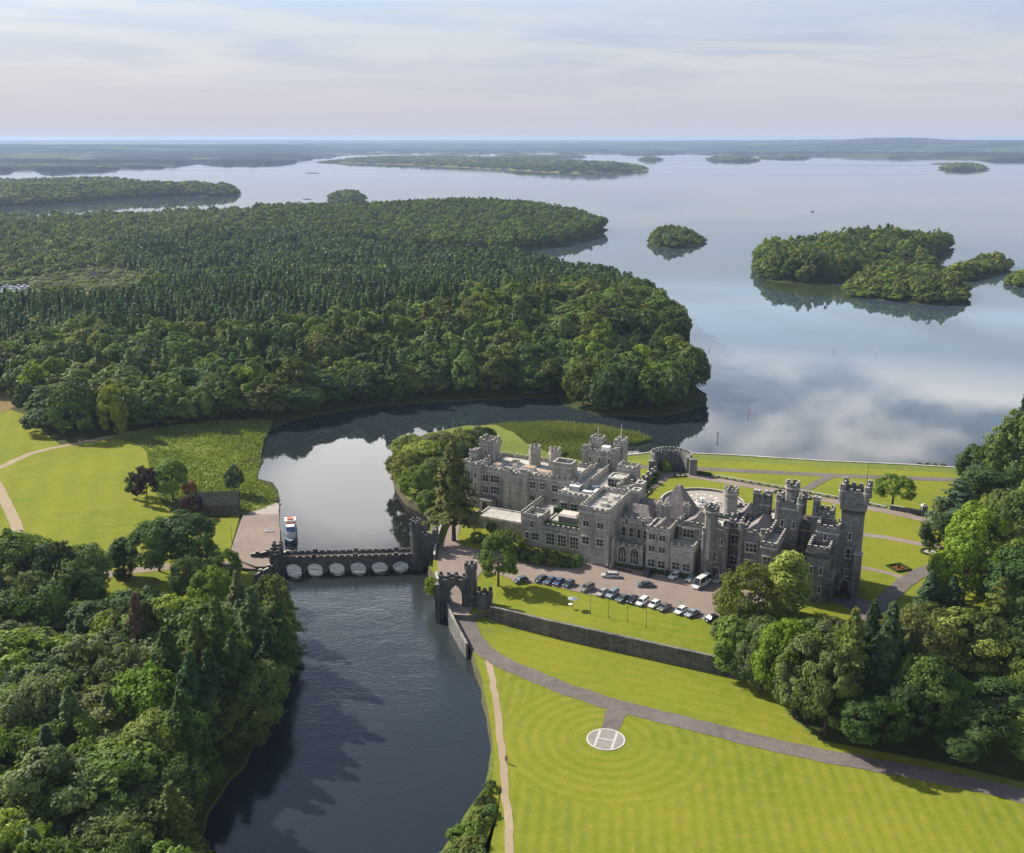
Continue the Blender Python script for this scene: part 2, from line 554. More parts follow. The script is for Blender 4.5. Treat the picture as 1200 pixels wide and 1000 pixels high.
def water_mat():
    m, t, bs, out = new_mat('lake_water')
    p = pos(t)
    sp = t.n('ShaderNodeSeparateXYZ', ins={0: p})
    bs.inputs['IOR'].default_value = 1.45
    bs.inputs['Specular IOR Level'].default_value = 0.5
    t.link(t.ramp(t.math('DIVIDE', sp.outputs[1], 1000.0), [(0.15, (0.015, 0.020, 0.024)), (0.21, (0.024, 0.031, 0.035)), (0.255, (0.034, 0.041, 0.043)), (0.275, (0.010, 0.012, 0.013)), (0.36, (0.012, 0.015, 0.016)), (0.62, (0.042, 0.065, 0.082))]), bs.inputs['Base Color'])   # peaty river, bluer lake; some mirrored sky brightness is put into these colours
    # ripples in the river, calmer water in the bay, slow wind lanes far out on the lake
    small = t.noise(t.n('ShaderNodeMapping', ins={'Vector': p, 'Scale': (0.7, 1.0, 1)}).outputs[0], 1.0, 4, 0.6, 0.6)
    wide = t.noise(t.n('ShaderNodeMapping', ins={'Vector': p, 'Scale': (0.05, 0.09, 1)}).outputs[0], 1.0, 3, 0.55, 1.2)
    river = t.ramp(t.math('DIVIDE', sp.outputs[1], 1000.0), [(0.15, 0.14), (0.185, 0.42), (0.225, 0.62), (0.272, 0.5), (0.280, 0.05), (0.40, 0.025), (1.0, 0.02)])
    patch = t.ramp(t.noise(p, 0.03, 3, 0.6, 0.8), [(0.35, 0.55), (0.65, 1.0)])
    b1 = t.n('ShaderNodeBump', ins={'Height': small, 'Distance': 0.13, 'Strength': t.math('MULTIPLY', river, patch)})
    b2 = t.n('ShaderNodeBump', ins={'Height': wide, 'Distance': 0.5, 'Strength': t.math('MULTIPLY', river, 0.45), 'Normal': b1.outputs[0]})
    t.link(b2.outputs[0], bs.inputs['Normal'])
    lanes = t.noise(t.n('ShaderNodeMapping', ins={'Vector': p, 'Scale': (0.0006, 0.0022, 1)}).outputs[0], 1.0, 4, 0.6, 0.6)
    far = t.ramp(t.math('DIVIDE', sp.outputs[1], 10000.0), [(0.16, 0.0), (0.42, 1.0)])
    rough = t.math('ADD', 0.004, t.math('MULTIPLY', t.math('MULTIPLY', t.ramp(lanes, [(0.42, 0), (0.62, 1)]), far), 0.11))
    t.link(rough, bs.inputs['Roughness'])
    return m


M['water'] = water_mat()

# ------------------------------------------------------------------ the lie of the land
GATE = at(537, 712, 4.0)


def h_low(x, y):
    return 2.5 + 1.4 * np.exp(-(np.hypot(x - GATE[0], y - GATE[1]) / 11.0) ** 2)


def h_up(x, y):
    return 6.0 - 1.7 * np.exp(-(np.hypot(x - GATE[0], y - GATE[1]) / 13.0) ** 2)


LAND_R = P([(470, 1400), (505, 1030), (528, 990), (545, 965), (566, 930), (576, 905), (577, 880), (573, 850), (566, 810), (556, 772), (546, 745), (534, 724),
            (524, 704), (517, 690), (508, 680), (502, 668), (503, 640), (507, 612), (497, 598), (478, 590), (464, 572), (460, 548), (468, 527), (500, 512),
            (545, 503), (580, 502), (600, 510), (618, 524), (650, 538), (690, 546), (728, 539), (770, 534), (860, 538), (960, 544.5), (1060, 549), (1120, 553),
            (1150, 557), (1166, 532), (1176, 510), (1198, 492), (1260, 484), (1700, 480), (2100, 1000), (1800, 1400)], 1.0)
LAND_L = P([(-900, 1400), (150, 1400), (215, 1030), (236, 985), (250, 950), (270, 918), (296, 880), (320, 842), (333, 800), (338, 760), (337, 720), (332, 695),
            (326, 682), (322, 668), (327, 652), (329, 620), (327, 602), (304, 601), (300, 596), (326, 588), (328, 574), (316, 566), (301, 560), (305, 540), (309, 515),
            (318, 502), (345, 491), (400, 480), (450, 474), (520, 469), (600, 467), (650, 464), (662, 474), (700, 484), (760, 488), (800, 483), (826, 473), (829, 464),
            (815, 450), (800, 437), (806, 420), (808, 405), (800, 388), (775, 368), (745, 350), (700, 333), (650, 320), (600, 312), (540, 306), (470, 303), (430, 299),
            (420, 293), (500, 295), (560, 296), (600, 293.5), (660, 287), (700, 277), (713, 269), (690, 262), (640, 257), (560, 254), (480, 254), (400, 256), (300, 256),
            (150, 257), (0, 259), (-300, 262), (-900, 300), (-2200, 420), (-2600, 900)], 0.5)
HILLS = [(at(640, 395), 75, 9.0), (at(480, 400), 120, 8.0), (at(300, 380), 160, 6.0), (at(720, 425), 45, 5.0), (at(760, 360), 60, 4.0),
         (at(560, 258), 140, 13.0), (at(350, 262), 250, 10.0), (at(640, 263), 110, 6.0), (at(100, 290), 300, 5.0)]


def h_left(x, y):
    d = line_dist(np.asarray(x, float), np.asarray(y, float), LAND_L, True)
    h = 0.35 + 1.4 * (1 - np.exp(-d / 7.0))
    for (cx_, cy_), s, a in HILLS:
        h = h + a * np.exp(-(np.hypot(x - cx_, y - cy_) / s) ** 2) * (1 - np.exp(-d / 18.0))
    return h


def flat(z):
    return lambda x, y: np.zeros(np.shape(x)) + z


def sheet(name, poly, hf, mat, dz=0.0, step=5.0, skirt=None, skirt_mat=None, kind='structure', label=None, edge=None, skirt_out=0.6, rnd=0.0, parent=None):
    """a sheet of ground that follows the land inside an outline; skirt = how deep its edge goes down"""
    poly = densify(poly, edge or step)
    if rnd:
        poly = [(x + random.uniform(-rnd, rnd), y + random.uniform(-rnd, rnd)) for x, y in poly]
    xs = [p[0] for p in poly]; ys = [p[1] for p in poly]
    gx, gy = np.meshgrid(np.arange(min(xs) + step * .5, max(xs), step), np.arange(min(ys) + step * .5, max(ys), step))
    gx = gx.ravel(); gy = gy.ravel()
    gx = gx + RNG.uniform(-.2, .2, gx.size) * step
    gy = gy + RNG.uniform(-.2, .2, gy.size) * step
    ok = in_poly(gx, gy, poly) & (line_dist(gx, gy, poly, True) > step * 0.35)
    pts = [Vector(p) for p in poly] + [Vector((a, b)) for a, b in zip(gx[ok], gy[ok])]
    n = len(poly)
    vo, eo, fo, _, _, _ = geometry.delaunay_2d_cdt(pts, [], [list(range(n))], 1, 1e-4)
    vx = np.array([v.x for v in vo]); vy = np.array([v.y for v in vo])
    vz = np.broadcast_to(hf(vx, vy), vx.shape) + dz
    mb = MB()
    fs = []
    for f in fo:
        a, b, c = [vo[i] for i in f]
        if (b.x - a.x) * (c.y - a.y) - (b.y - a.y) * (c.x - a.x) < 0:
            f = list(reversed(f))
        fs.append(tuple(f))
    mb.add(list(zip(vx.tolist(), vy.tolist(), vz.tolist())), fs, 0)
    mats = [mat]
    if skirt is not None:
        mats.append(skirt_mat or mat)
        area = sum(poly[i][0] * poly[(i + 1) % n][1] - poly[(i + 1) % n][0] * poly[i][1] for i in range(n))
        sg = 1 if area > 0 else -1
        px_ = np.array(poly); d = np.roll(px_, -1, 0) - np.roll(px_, 1, 0)
        d = d / (np.hypot(d[:, 0], d[:, 1])[:, None] + 1e-9)
        ox = px_[:, 0] + d[:, 1] * sg * skirt_out; oy = px_[:, 1] - d[:, 0] * sg * skirt_out
        tz = np.broadcast_to(hf(px_[:, 0], px_[:, 1]), (n,)) + dz
        vs = [(p[0], p[1], z) for p, z in zip(poly, tz)] + [(a, b, skirt) for a, b in zip(ox, oy)]
        fs = []
        for i in range(n):
            j = (i + 1) % n
            fs.append((i, n + i, n + j, j) if sg > 0 else (i, j, n + j, n + i))
        mb.add(vs, fs, 1)
    o = mb.build(name, mats, parent)
    if kind: o['kind'] = kind
    if label: o['label'] = label
    return o


def vnoise(x, y, s, seed):
    """smooth value noise"""
    x = x / s + seed * 17.3; y = y / s + seed * 9.1
    xi = np.floor(x); yi = np.floor(y); fx = x - xi; fy = y - yi
    fx = fx * fx * (3 - 2 * fx); fy = fy * fy * (3 - 2 * fy)

    def hsh(a, b):
        v = np.sin(a * 127.1 + b * 311.7 + seed * 74.7) * 43758.5453
        return v - np.floor(v)
    return (hsh(xi, yi) * (1 - fx) + hsh(xi + 1, yi) * fx) * (1 - fy) + (hsh(xi, yi + 1) * (1 - fx) + hsh(xi + 1, yi + 1) * fx) * fy


def strip(name, pts, width, hf, mat, dz=0.06, it=3, w_end=None):
    """a road or path along a line on the ground"""
    pts = smooth_line(pts, it)
    pts = densify(pts, 2.0, closed=False)
    a = np.array(pts); d = np.gradient(a, axis=0); d /= np.hypot(d[:, 0], d[:, 1])[:, None] + 1e-9
    nrm = np.stack([-d[:, 1], d[:, 0]], 1)
    wv = np.linspace(width, w_end or width, len(a))[:, None] * .5
    jit = (vnoise(a[:, 0], a[:, 1], 3.0, 61)[:, None] - .5) * .5 + RNG.normal(0, 0.05, (len(a), 1))
    L = a + nrm * (wv + jit); Rr = a - nrm * (wv - jit)
    vs = []
    for q in (L, a, Rr):
        z = np.broadcast_to(hf(q[:, 0], q[:, 1]), (len(q),)) + dz
        vs += list(zip(q[:, 0].tolist(), q[:, 1].tolist(), z.tolist()))
    n = len(a)
    fs = []
    for i in range(n - 1):
        fs.append((i, n + i, n + i + 1, i + 1))
        fs.append((n + i, 2 * n + i, 2 * n + i + 1, n + i + 1))
    mb = MB(); mb.add(vs, fs)
    o = mb.build(name, mat)
    o['kind'] = 'structure'
    return o


# water: one sheet to the horizon
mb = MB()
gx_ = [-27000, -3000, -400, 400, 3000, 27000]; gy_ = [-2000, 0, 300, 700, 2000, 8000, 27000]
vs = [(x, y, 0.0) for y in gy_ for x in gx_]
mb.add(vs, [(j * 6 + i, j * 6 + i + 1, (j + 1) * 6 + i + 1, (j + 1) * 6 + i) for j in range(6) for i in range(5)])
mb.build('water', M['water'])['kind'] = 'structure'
# lake bed under the shallows and the far depths
mb = MB(); mb.add([(-27000, -2000, -6), (27000, -2000, -6), (27000, 27000, -6), (-27000, 27000, -6)], [(0, 1, 2, 3)])
mb.build('ground', M['bank'])['kind'] = 'structure'

sheet('castle_shore', LAND_R, h_low, M['rough'], 0, 5, skirt=-1.5, skirt_mat=M['bank'], edge=3, rnd=0.35)
sheet('wooded_shore', LAND_L, h_left, M['floor'], 0, 14, skirt=-1.2, skirt_mat=M['floor'], edge=5, rnd=1.1, skirt_out=.8)

# castle plateau, held up by stone walls
PLAT = P([(517, 694), (530, 715), (549, 716), (570, 712), (600, 718), (640, 728), (700, 741), (760, 754), (838, 771), (900, 785), (1000, 812)], 6) + \
       P([(1100, 800), (1400, 790), (1900, 700), (1700, 620), (1300, 612), (1090, 606), (1040, 597), (1000, 589), (920, 574), (860, 563.5), (812, 556), (792, 556), (765, 553), (735, 572), (700, 575), (640, 552), (560, 535), (500, 552), (492, 575), (505, 596), (513, 612), (509, 640), (507, 668)], 6)
sheet('castle_plateau', PLAT, h_up, M['lawn'], 0, 4, skirt=1.5, skirt_mat=M['rubble'], skirt_out=0.15, edge=3)

# lawns
LOW = P([(583, 772), (620, 790), (670, 810), (715, 824), (760, 836), (820, 850), (880, 867), (950, 882), (1020, 895), (1100, 909), (1200, 932), (1400, 985), (1500, 1350), (520, 1350), (560, 1010), (582, 955),
         (589, 900), (585, 860), (578, 810), (573, 778)], 2.6)
sheet('helipad_lawn', LOW, h_low, M['lawn_pad'], 0.03, 5, edge=4)
MIDL = P([(551, 722), (560, 724), (640, 741), (740, 762), (840, 785), (900, 800), (925, 840), (960, 868), (1100, 895), (1200, 925), (1200, 932), (1100, 909), (1020, 895), (950, 882), (880, 867), (820, 850),
          (760, 836), (715, 824), (670, 810), (620, 790), (583, 772), (556, 752), (546, 735)], 2.6)
sheet('sloping_lawn', MIDL, h_low, M['lawn'], 0.03, 4, edge=3)
sheet('river_lawn', P([(548, 745), (556, 753), (572, 768), (574, 780), (579, 810), (586, 860), (590, 900), (584, 950), (570, 1010), (560, 1010), (572, 950), (578, 905), (579, 880), (575, 850), (568, 810), (559, 772)], 2.6), h_low, M['lawn'], 0.03, 4, edge=3)
sheet('lakeside_lawn', P([(728, 541), (770, 536.5), (860, 540.5), (960, 547), (1060, 551.5), (1118, 555), (1150, 575), (1100, 600), (1000, 586), (860, 562), (800, 555), (760, 556), (735, 572), (722, 560)], 2.5), h_low, M['lawn'], 0.03, 5, edge=4)
LAWN_L = P([(-400, 470), (-60, 474), (0, 478), (28, 487), (50, 506), (72, 523), (110, 518), (128, 513), (160, 520), (172, 530), (175, 548), (180, 575), (200, 600), (232, 606), (262, 606), (282, 600), (268, 650), (285, 668),
            (322, 680), (331, 700), (334, 745), (262, 764), (150, 764), (100, 750), (60, 706), (0, 694), (-400, 690)], 1.8)
sheet('parkland_lawn', LAWN_L, h_left, M['lawn_wide'], 0.06, 9, edge=4)
MARSH = P([(128, 513), (150, 508), (200, 501), (262, 494), (320, 492), (309, 512), (303, 545), (300, 561), (320, 570), (327, 575), (325, 587), (300, 595), (285, 600), (262, 604), (232, 604), (200, 598), (181, 573), (176, 548), (173, 530), (161, 519)], 1.8)
sheet('marsh_grass_ground', MARSH, h_left, M['rough'], 0.06, 8, edge=3)
sheet('bracken_patch', P([(-60, 463), (10, 460), (28, 463), (25, 474), (5, 485), (-60, 482)], 2), h_left, M['brown'], 0.09, 8)
MEADOW = P([(-200, 335), (-60, 330), (45, 328), (110, 316), (160, 322), (200, 345), (190, 362), (110, 374), (0, 374), (-200, 380)], 3)
sheet('scrub_meadow', MEADOW, h_left, M['meadow'], 0.08, 14)
HARB = P([(-120, 336), (-20, 334), (36, 334), (42, 338), (30, 343), (0, 346), (-120, 348)], 3)
sheet('harbour_water', HARB, h_left, M['water'], 0.15, 20)

# roads and paths
strip('drive', P([(537, 700), (542, 722), (551, 744), (566, 762), (588, 776), (620, 790), (670, 810), (715, 824), (760, 836), (820, 850), (880, 867), (950, 882), (1020, 895), (1100, 909), (1200, 932), (1320, 966)], 2.7), 4.7, h_low, M['asphalt'], 0.10)
strip('helipad_spur', P([(724, 827), (721, 836), (717, 848), (714, 858)], 2.7), 5.2, h_low, M['asphalt'], 0.085, w_end=3.0)
sheet('spur_flare', P([(706, 822), (722, 827), (744, 833), (734, 836), (728, 842), (713, 839), (714, 832)], 2.6), h_low, M['asphalt'], 0.075, 1.5)
strip('footpath', P([(571, 766), (574, 782), (579, 810), (586, 860), (590, 900), (594, 950), (597, 985), (600, 1050), (602, 1150)], 2.6), 1.5, h_low, M['tan'], 0.07)
YARD = P([(512, 655), (516, 640), (523, 628), (528, 612), (541, 611), (536, 630), (541, 640), (562, 645), (600, 651), (640, 659), (668, 664), (690, 656), (716, 662), (753, 670), (800, 677), (850, 685), (900, 700), (905, 720),
          (870, 737), (838, 729), (800, 721), (740, 708), (690, 697), (640, 686), (600, 679), (580, 671), (566, 668), (559, 676), (557, 700), (549, 716), (530, 715), (522, 697), (513, 672)], 6)
sheet('forecourt', YARD, h_up, M['gravel'], 0.12, 3, edge=3)
strip('side_road', P([(975, 697), (1000, 705), (1020, 716), (1016, 740), (1005, 765)], 6), 8, h_up, M['asphalt'], 0.05)
strip('park_road', P([(1015, 728), (1035, 708), (1052, 690), (1072, 674), (1095, 664), (1125, 656), (1160, 650), (1200, 648)], 6), 4.5, h_up, M['asphalt'], 0.09)
strip('lakeside_path', P([(700, 552), (740, 546.5), (800, 549), (900, 553.5), (975, 557.5), (1100, 562), (1200, 565)], 2.5), 4.2, h_low, M['asphalt'], 0.08)
strip('linking_path', P([(975, 558), (962, 564), (950, 571), (938, 576)], 2.5), 3.2, h_low, M['asphalt'], 0.12)
strip('terrace_path', P([(768, 553), (790, 556.5), (812, 558), (860, 566), (920, 577), (1000, 592), (1048, 601), (1090, 611), (1150, 622)], 6), 4.2, h_up, M['gravel'], 0.05)
strip('garden_path', P([(1003, 625), (1050, 632), (1095, 641), (1150, 650)], 6), 3.0, h_up, M['gravel'], 0.05)
strip('moat_path', P([(1000, 664), (1025, 668), (1050, 674), (1064, 681)], 6), 2.2, h_up, M['gravel'], 0.045)
strip('west_walk', P([(728, 592), (748, 580), (768, 567), (786, 556)], 6), 3.4, h_up, M['gravel'], 0.04)
strip('park_path', P([(-60, 566), (-20, 555), (0, 549), (30, 534), (60, 526), (90, 521), (125, 514), (170, 506)], 1.8), 3.2, h_left, M['tan'], 0.10)
strip('west_path', P([(-30, 540), (-8, 560), (5, 585), (16, 608), (24, 630), (40, 660)], 1.8), 3.4, h_left, M['tan'], 0.12)
strip('bridge_road', P([(60, 690), (125, 672), (200, 663), (255, 660), (300, 661), (330, 660)], 2.0), 4.5, h_left, M['gravel'], 0.12)
sheet('quay', P([(268, 652), (276, 628), (285, 603), (326.8, 602.5), (328.8, 620), (327, 652), (322, 664), (300, 664)], 2.0), flat(2.0), M['gravel'], 0.0, 5, skirt=-1, skirt_mat=M['rubble'], skirt_out=.1)
sheet('grove_ground', P([(842, 786), (900, 802), (930, 842), (965, 868), (1100, 893), (1300, 940), (1400, 800), (1000, 812), (900, 785)], 2.6), h_low, M['floor'], 0.05, 5)


# ------------------------------------------------------------------ far shore, hills and islands
def far_land():
    sh = np.array([(-700, 212), (-300, 206), (-60, 203), (0, 202), (30, 199), (62, 203), (120, 200.5), (190, 197), (228, 191), (260, 193), (300, 194), (345, 191), (372, 186), (420, 181.5), (500, 180.5), (600, 180.5), (700, 181),
                   (770, 181.5), (830, 181), (900, 182.5), (960, 183.5), (1040, 186), (1120, 188), (1200, 190.5), (1400, 193), (1900, 198)], float)
    nc, nr = 1200, 250
    pxs = np.linspace(-700, 1900, nc)
    pys = np.interp(pxs, sh[:, 0], sh[:, 1]) + (vnoise(pxs, pxs * 0, 23, 3) - .5) * 2.0 + (vnoise(pxs, pxs * 0, 7, 5) - .5) * 1.0
    X0 = np.array([at(a, b, 0) for a, b in zip(pxs, pys)])
    g = np.geomspace(1.0, 8.0, nr)
    gmax = 26500.0 / X0[:, 1]
    g = 1.0 + (g[:, None] - 1.0) * (gmax[None, :] - 1.0) / 7.0
    x = X0[None, :, 0] * g; y = X0[None, :, 1] * g
    inland = (g - 1) * X0[None, :, 1]
    wood = np.clip((vnoise(x * .45, y, 420, 1) * .6 + vnoise(x * .6, y, 150, 2) * .4 - .42) * 6, 0, 1)
    can = wood * (9 + 7 * vnoise(x, y, 36, 4))
    shore = np.clip(inland / 60, 0, 1)
    ridge = np.interp(pxs, [-700, 200, 500, 760, 830, 900, 960, 1010, 1050, 1090, 1130, 1200, 1300, 1900], [52, 56, 58, 66, 92, 104, 110, 124, 131, 116, 104, 104, 110, 84])
    hill = ridge[None, :] * np.exp(-((inland - 6800) / 2900) ** 2) * (0.82 + 0.3 * vnoise(x, y, 2200, 6))
    swell = 9 * vnoise(x, y, 900, 7) * np.clip(inland / 900, 0, 1)
    dist_h = np.clip((y - 15000) / 8000, 0, 1) * (104 + 22 * vnoise(x, y * 0, 5200, 8))
    z = 0.8 + np.maximum(can * shore + hill + swell, dist_h)
    # inlets and small lakes behind the shore, left of the hills
    inl = np.clip((vnoise(x * .3, y, 330, 9) - .63) * 9, 0, 1) * np.clip((3600 - inland) / 800, 0, 1) * np.clip(inland / 150, 0, 1) * np.clip((880 - pxs[None, :]) / 120, 0, 1)
    z = z * (1 - inl) - 2.0 * inl
    z[0, :] = -1.0
    vs = np.stack([x, y, z], -1).reshape(-1, 3)
    ii = np.arange(nr - 1)[:, None] * nc + np.arange(nc - 1)[None, :]
    fs = np.stack([ii, ii + 1, ii + nc + 1, ii + nc], -1).reshape(-1, 4)
    me = bpy.data.meshes.new('far_shore')
    n_f = len(fs)
    me.vertices.add(len(vs)); me.vertices.foreach_set('co', vs.ravel().astype(np.float32))
    me.loops.add(n_f * 4); me.loops.foreach_set('vertex_index', fs.ravel().astype(np.int32))
    me.polygons.add(n_f); me.polygons.foreach_set('loop_start', np.arange(0, n_f * 4, 4, dtype=np.int32))
    me.update(calc_edges=True)
    m, t, bs, out = new_mat('far_fields_and_woods')
    at_ = me.attributes.new('wood', 'FLOAT', 'POINT')
    at_.data.foreach_set('value', wood.ravel().astype(np.float32))
    p = pos(t)
    fld = t.ramp(t.noise(t.n('ShaderNodeMapping', ins={'Vector': p, 'Scale': (1.0, 0.45, 1.0)}).outputs[0], 0.006, 4, 0.7), [(0.36, (0.026, 0.042, 0.024)), (0.48, (0.065, 0.085, 0.04)), (0.62, (0.14, 0.145, 0.08))], 'CONSTANT')
    wd = t.mix(t.noise(p, 0.02, 3), (0.006, 0.013, 0.011), (0.014, 0.024, 0.016))
    wa = t.n('ShaderNodeAttribute', attribute_name='wood').outputs['Fac']
    t.link(t.mix(t.ramp(wa, [(0.25, 0), (0.5, 1)]), fld, wd), bs.inputs['Base Color'])
    bs.inputs['Specular IOR Level'].default_value = 0.0
    me.materials.append(m)
    o = link('far_shore', me)
    o['kind'] = 'structure'


far_land()

ISLES = {}


def island(name, pts, hmax=3.0, mat='floor', step=14, rnd=1.2, skirt=True):
    poly = smooth_line(P(pts, 0.3), 2, True)
    a = np.array(poly)

    def hf(x, y):
        d = line_dist(np.asarray(x, float), np.asarray(y, float), poly, True)
        return 0.35 + hmax * (1 - np.exp(-d / 35.0))
    sheet(name, poly, hf, M[mat], 0, step, skirt=-1.0, skirt_mat=M['floor'], edge=step * .5, rnd=rnd, skirt_out=2.0)
    ISLES[name] = (poly, hf)


island('lough_island', [(886, 308), (888, 297), (930, 296), (985, 292), (1060, 290), (1112, 288), (1116, 289), (1092, 301), (1076, 308), (1107, 318), (1100, 321), (1050, 321), (985, 330), (940, 333), (885, 327)], 8, step=10)
island('front_islet', [(990, 345), (992, 337), (1010, 330), (1050, 324), (1105, 329), (1124, 336), (1136, 350), (1110, 358), (1060, 354), (1010, 349)], 5, step=8)
island('east_islet', [(1102, 331), (1104, 323), (1130, 312), (1160, 308), (1184, 313), (1180, 318), (1150, 324), (1130, 330)], 4, step=8)
island('small_islet', [(1181, 334), (1184, 327), (1200, 324), (1225, 326), (1230, 336), (1200, 338)], 4, step=8)
island('pine_islet', [(761, 287), (764, 278), (785, 274), (810, 276), (828, 284), (815, 289), (785, 292)], 4, step=8)
island('long_point', [(-500, 250), (0, 243), (12, 241), (30, 242), (55, 240), (100, 236), (160, 232), (210, 230), (255, 231), (288, 226.5), (270, 224), (225, 222), (180, 221), (170, 219), (120, 217.5), (60, 217), (0, 217.5), (-500, 222)], 5, step=30, rnd=3)
island('round_islet', [(384, 236), (386, 231), (402, 229), (418, 231), (431, 235), (415, 237.5)], 7, step=12)
island('low_islet', [(458, 242), (466, 240.5), (480, 240), (494, 241), (478, 243)], 1.0, step=15)
island('field_island', [(388, 190.5), (420, 188), (470, 187), (540, 187), (590, 187.5), (640, 189), (700, 192), (740, 196), (767, 200), (735, 203), (690, 204), (640, 202.5), (600, 199.5), (550, 197), (480, 193), (430, 192)], 6, 'meadow', step=45, rnd=4)
island('dark_islet', [(826, 187), (845, 186.2), (870, 186.4), (896, 188), (870, 189.5), (838, 189)], 3, step=40)
island('far_islet', [(1086, 192), (1105, 190.8), (1128, 191.5), (1130, 193), (1100, 193.5)], 3, step=40)
island('far_islet', [(1100, 197.5), (1120, 195.5), (1145, 196), (1161, 198.5), (1140, 200), (1110, 199.5)], 3, step=40)
island('mid_islet', [(745, 187.5), (760, 186.6), (780, 187.4), (765, 188.6)], 2, step=40)
island('outer_islet', [(362, 191), (400, 188.6), (440, 184.8), (500, 184.2), (560, 184.5), (520, 185.6), (450, 186.5), (410, 190)], 2.5, step=50)
island('thin_islet', [(560, 184.2), (640, 183.5), (700, 184.4), (650, 185.4)], 2.5, step=50)
island('low_spit', [(880, 185.6), (920, 184.5), (958, 185.4), (920, 186.6)], 2.5, step=50)
island('shore_islet', [(-40, 197.5), (40, 195.2), (95, 196), (150, 194.8), (120, 197.2), (50, 198.6)], 2.5, step=50)
island('bare_islet', [(355, 203), (366, 202.2), (378, 203), (366, 203.8)], 1.0, step=20)
island('rock_islet', [(353, 233.5), (359, 232.8), (367, 233.4), (360, 234.2)], .8, step=10)
# ------------------------------------------------------------------ trees
def unit(n, rng):
    v = rng.normal(size=(n, 3))
    return v / np.linalg.norm(v, axis=1)[:, None]


def leaf_mesh(name, c, nrm, size, tint, rng, mat, extra=None, aspect=1.5):
    """many small leaf-clump faces; extra = MB with the trunk and limbs (bark)"""
    n = len(c)
    t = np.cross(nrm, unit(n, rng)); t /= np.linalg.norm(t, axis=1)[:, None] + 1e-9
    b = np.cross(nrm, t)
    s = (size * (0.6 + 0.8 * rng.random(n)))[:, None] * 0.5
    k = aspect ** 0.5
    v = np.stack([c - t * s * k, c - b * s / k + nrm * s * .25, c + t * s * k, c + b * s / k + nrm * s * .25], 1).reshape(-1, 3)
    f = np.arange(4 * n).reshape(-1, 4)
    vs = v.tolist(); fs = f.tolist()
    tn = tint.tolist()
    mi = [0] * n
    mats = [mat]
    if extra is not None and extra.f:
        o = len(vs)
        vs += extra.v
        fs += [tuple(o + i for i in q) for q in extra.f]
        tn += [0.5] * len(extra.f); mi += [1] * len(extra.f)
        mats.append(M['bark'])
    me = bpy.data.meshes.new(name)
    me.from_pydata(vs, [], fs)
    a = me.attributes.new('tint', 'FLOAT', 'FACE')
    a.data.foreach_set('value', np.array(tn, np.float32))
    for m in mats: me.materials.append(m)
    if len(mats) > 1: me.polygons.foreach_set('material_index', mi)
    me.update()
    return me


def limbs(rng, H, Rr, z0, thick, n=6, lean=0.0):
    mb = MB()
    top = Vector((rng.normal() * lean, rng.normal() * lean, H * 0.62))
    mid = Vector((top.x * .4, top.y * .4, H * 0.28))
    mb.tube((0, 0, -0.6), mid, thick, thick * .75)
    mb.tube(mid, top, thick * .75, thick * .35)
    for i in range(n):
        a = 2 * math.pi * (i + rng.random() * .6) / n
        st = mid.lerp(top, rng.uniform(0.0, 0.8))
        en = Vector((math.cos(a) * Rr * rng.uniform(.55, .8), math.sin(a) * Rr * rng.uniform(.55, .8), H * rng.uniform(.5, .78)))
        kn = st.lerp(en, .5) + Vector((0, 0, -H * .04))
        mb.tube(st, kn, thick * .38, thick * .26, 5)
        mb.tube(kn, en, thick * .26, thick * .1, 5)
    return mb


def broad(seed, Rr=6.0, H=14.0, z0=2.2, leaves=9000, ls=0.5, lobes=34, lr=(0.26, 0.42), top=0.5, gap=0.12):
    """a round-headed tree: clumps of leaves over a lumpy crown"""
    rng = np.random.default_rng(seed)
    hc = (H - z0)
    u = unit(lobes * 3, rng)
    u = u[u[:, 2] > -0.62][:lobes]
    lobes = len(u)
    rad = rng.uniform(lr[0], lr[1], lobes) * Rr
    asym = 1 + 0.18 * np.sin(np.arctan2(u[:, 1], u[:, 0]) * 2 + rng.random() * 6)
    zc = z0 + hc * 0.47
    c = np.stack([u[:, 0] * (Rr - rad * .75) * asym, u[:, 1] * (Rr - rad * .75) * asym, zc + u[:, 2] * (hc * 0.53 - rad * .6)], 1)
    c[:, 2] += rng.normal(0, hc * .04, lobes)
    wt = rad ** 2; wt /= wt.sum()
    ns = 9                                        # each bough carries smaller sprays, so its outline is broken
    su = unit(lobes * ns, rng).reshape(lobes, ns, 3)
    back = (su * u[:, None, :]).sum(2) < -0.2
    su[back] *= -1
    sr = rad[:, None] * rng.uniform(.30, .58, (lobes, ns))
    sc_ = c[:, None, :] + su * (rad[:, None] * rng.uniform(.55, .98, (lobes, ns)))[:, :, None] * np.array([1, 1, .85])
    li = rng.choice(lobes, leaves, p=wt)
    si = rng.integers(0, ns, leaves)
    d = unit(leaves, rng)
    flip = (d * su[li, si]).sum(1) < -0.3
    d[flip] *= -1
    rr = sr[li, si] * np.clip(rng.normal(0.88, 0.2, leaves), .2, 1.35)
    pt = sc_[li, si] + d * rr[:, None] * np.array([1, 1, .8])
    nrm = d * .75 + su[li, si] * .5 + 0.5 * unit(leaves, rng) + np.array([0, 0, .3])
    nrm /= np.linalg.norm(nrm, axis=1)[:, None]
    lt = rng.uniform(.3, .7, lobes)
    tint = np.clip(lt[li] + rng.normal(0, .16, leaves), 0, 1)
    return pt, nrm, tint, rng, limbs(rng, H, Rr, z0, 0.035 * H ** .9 * .55 + .12, 7)


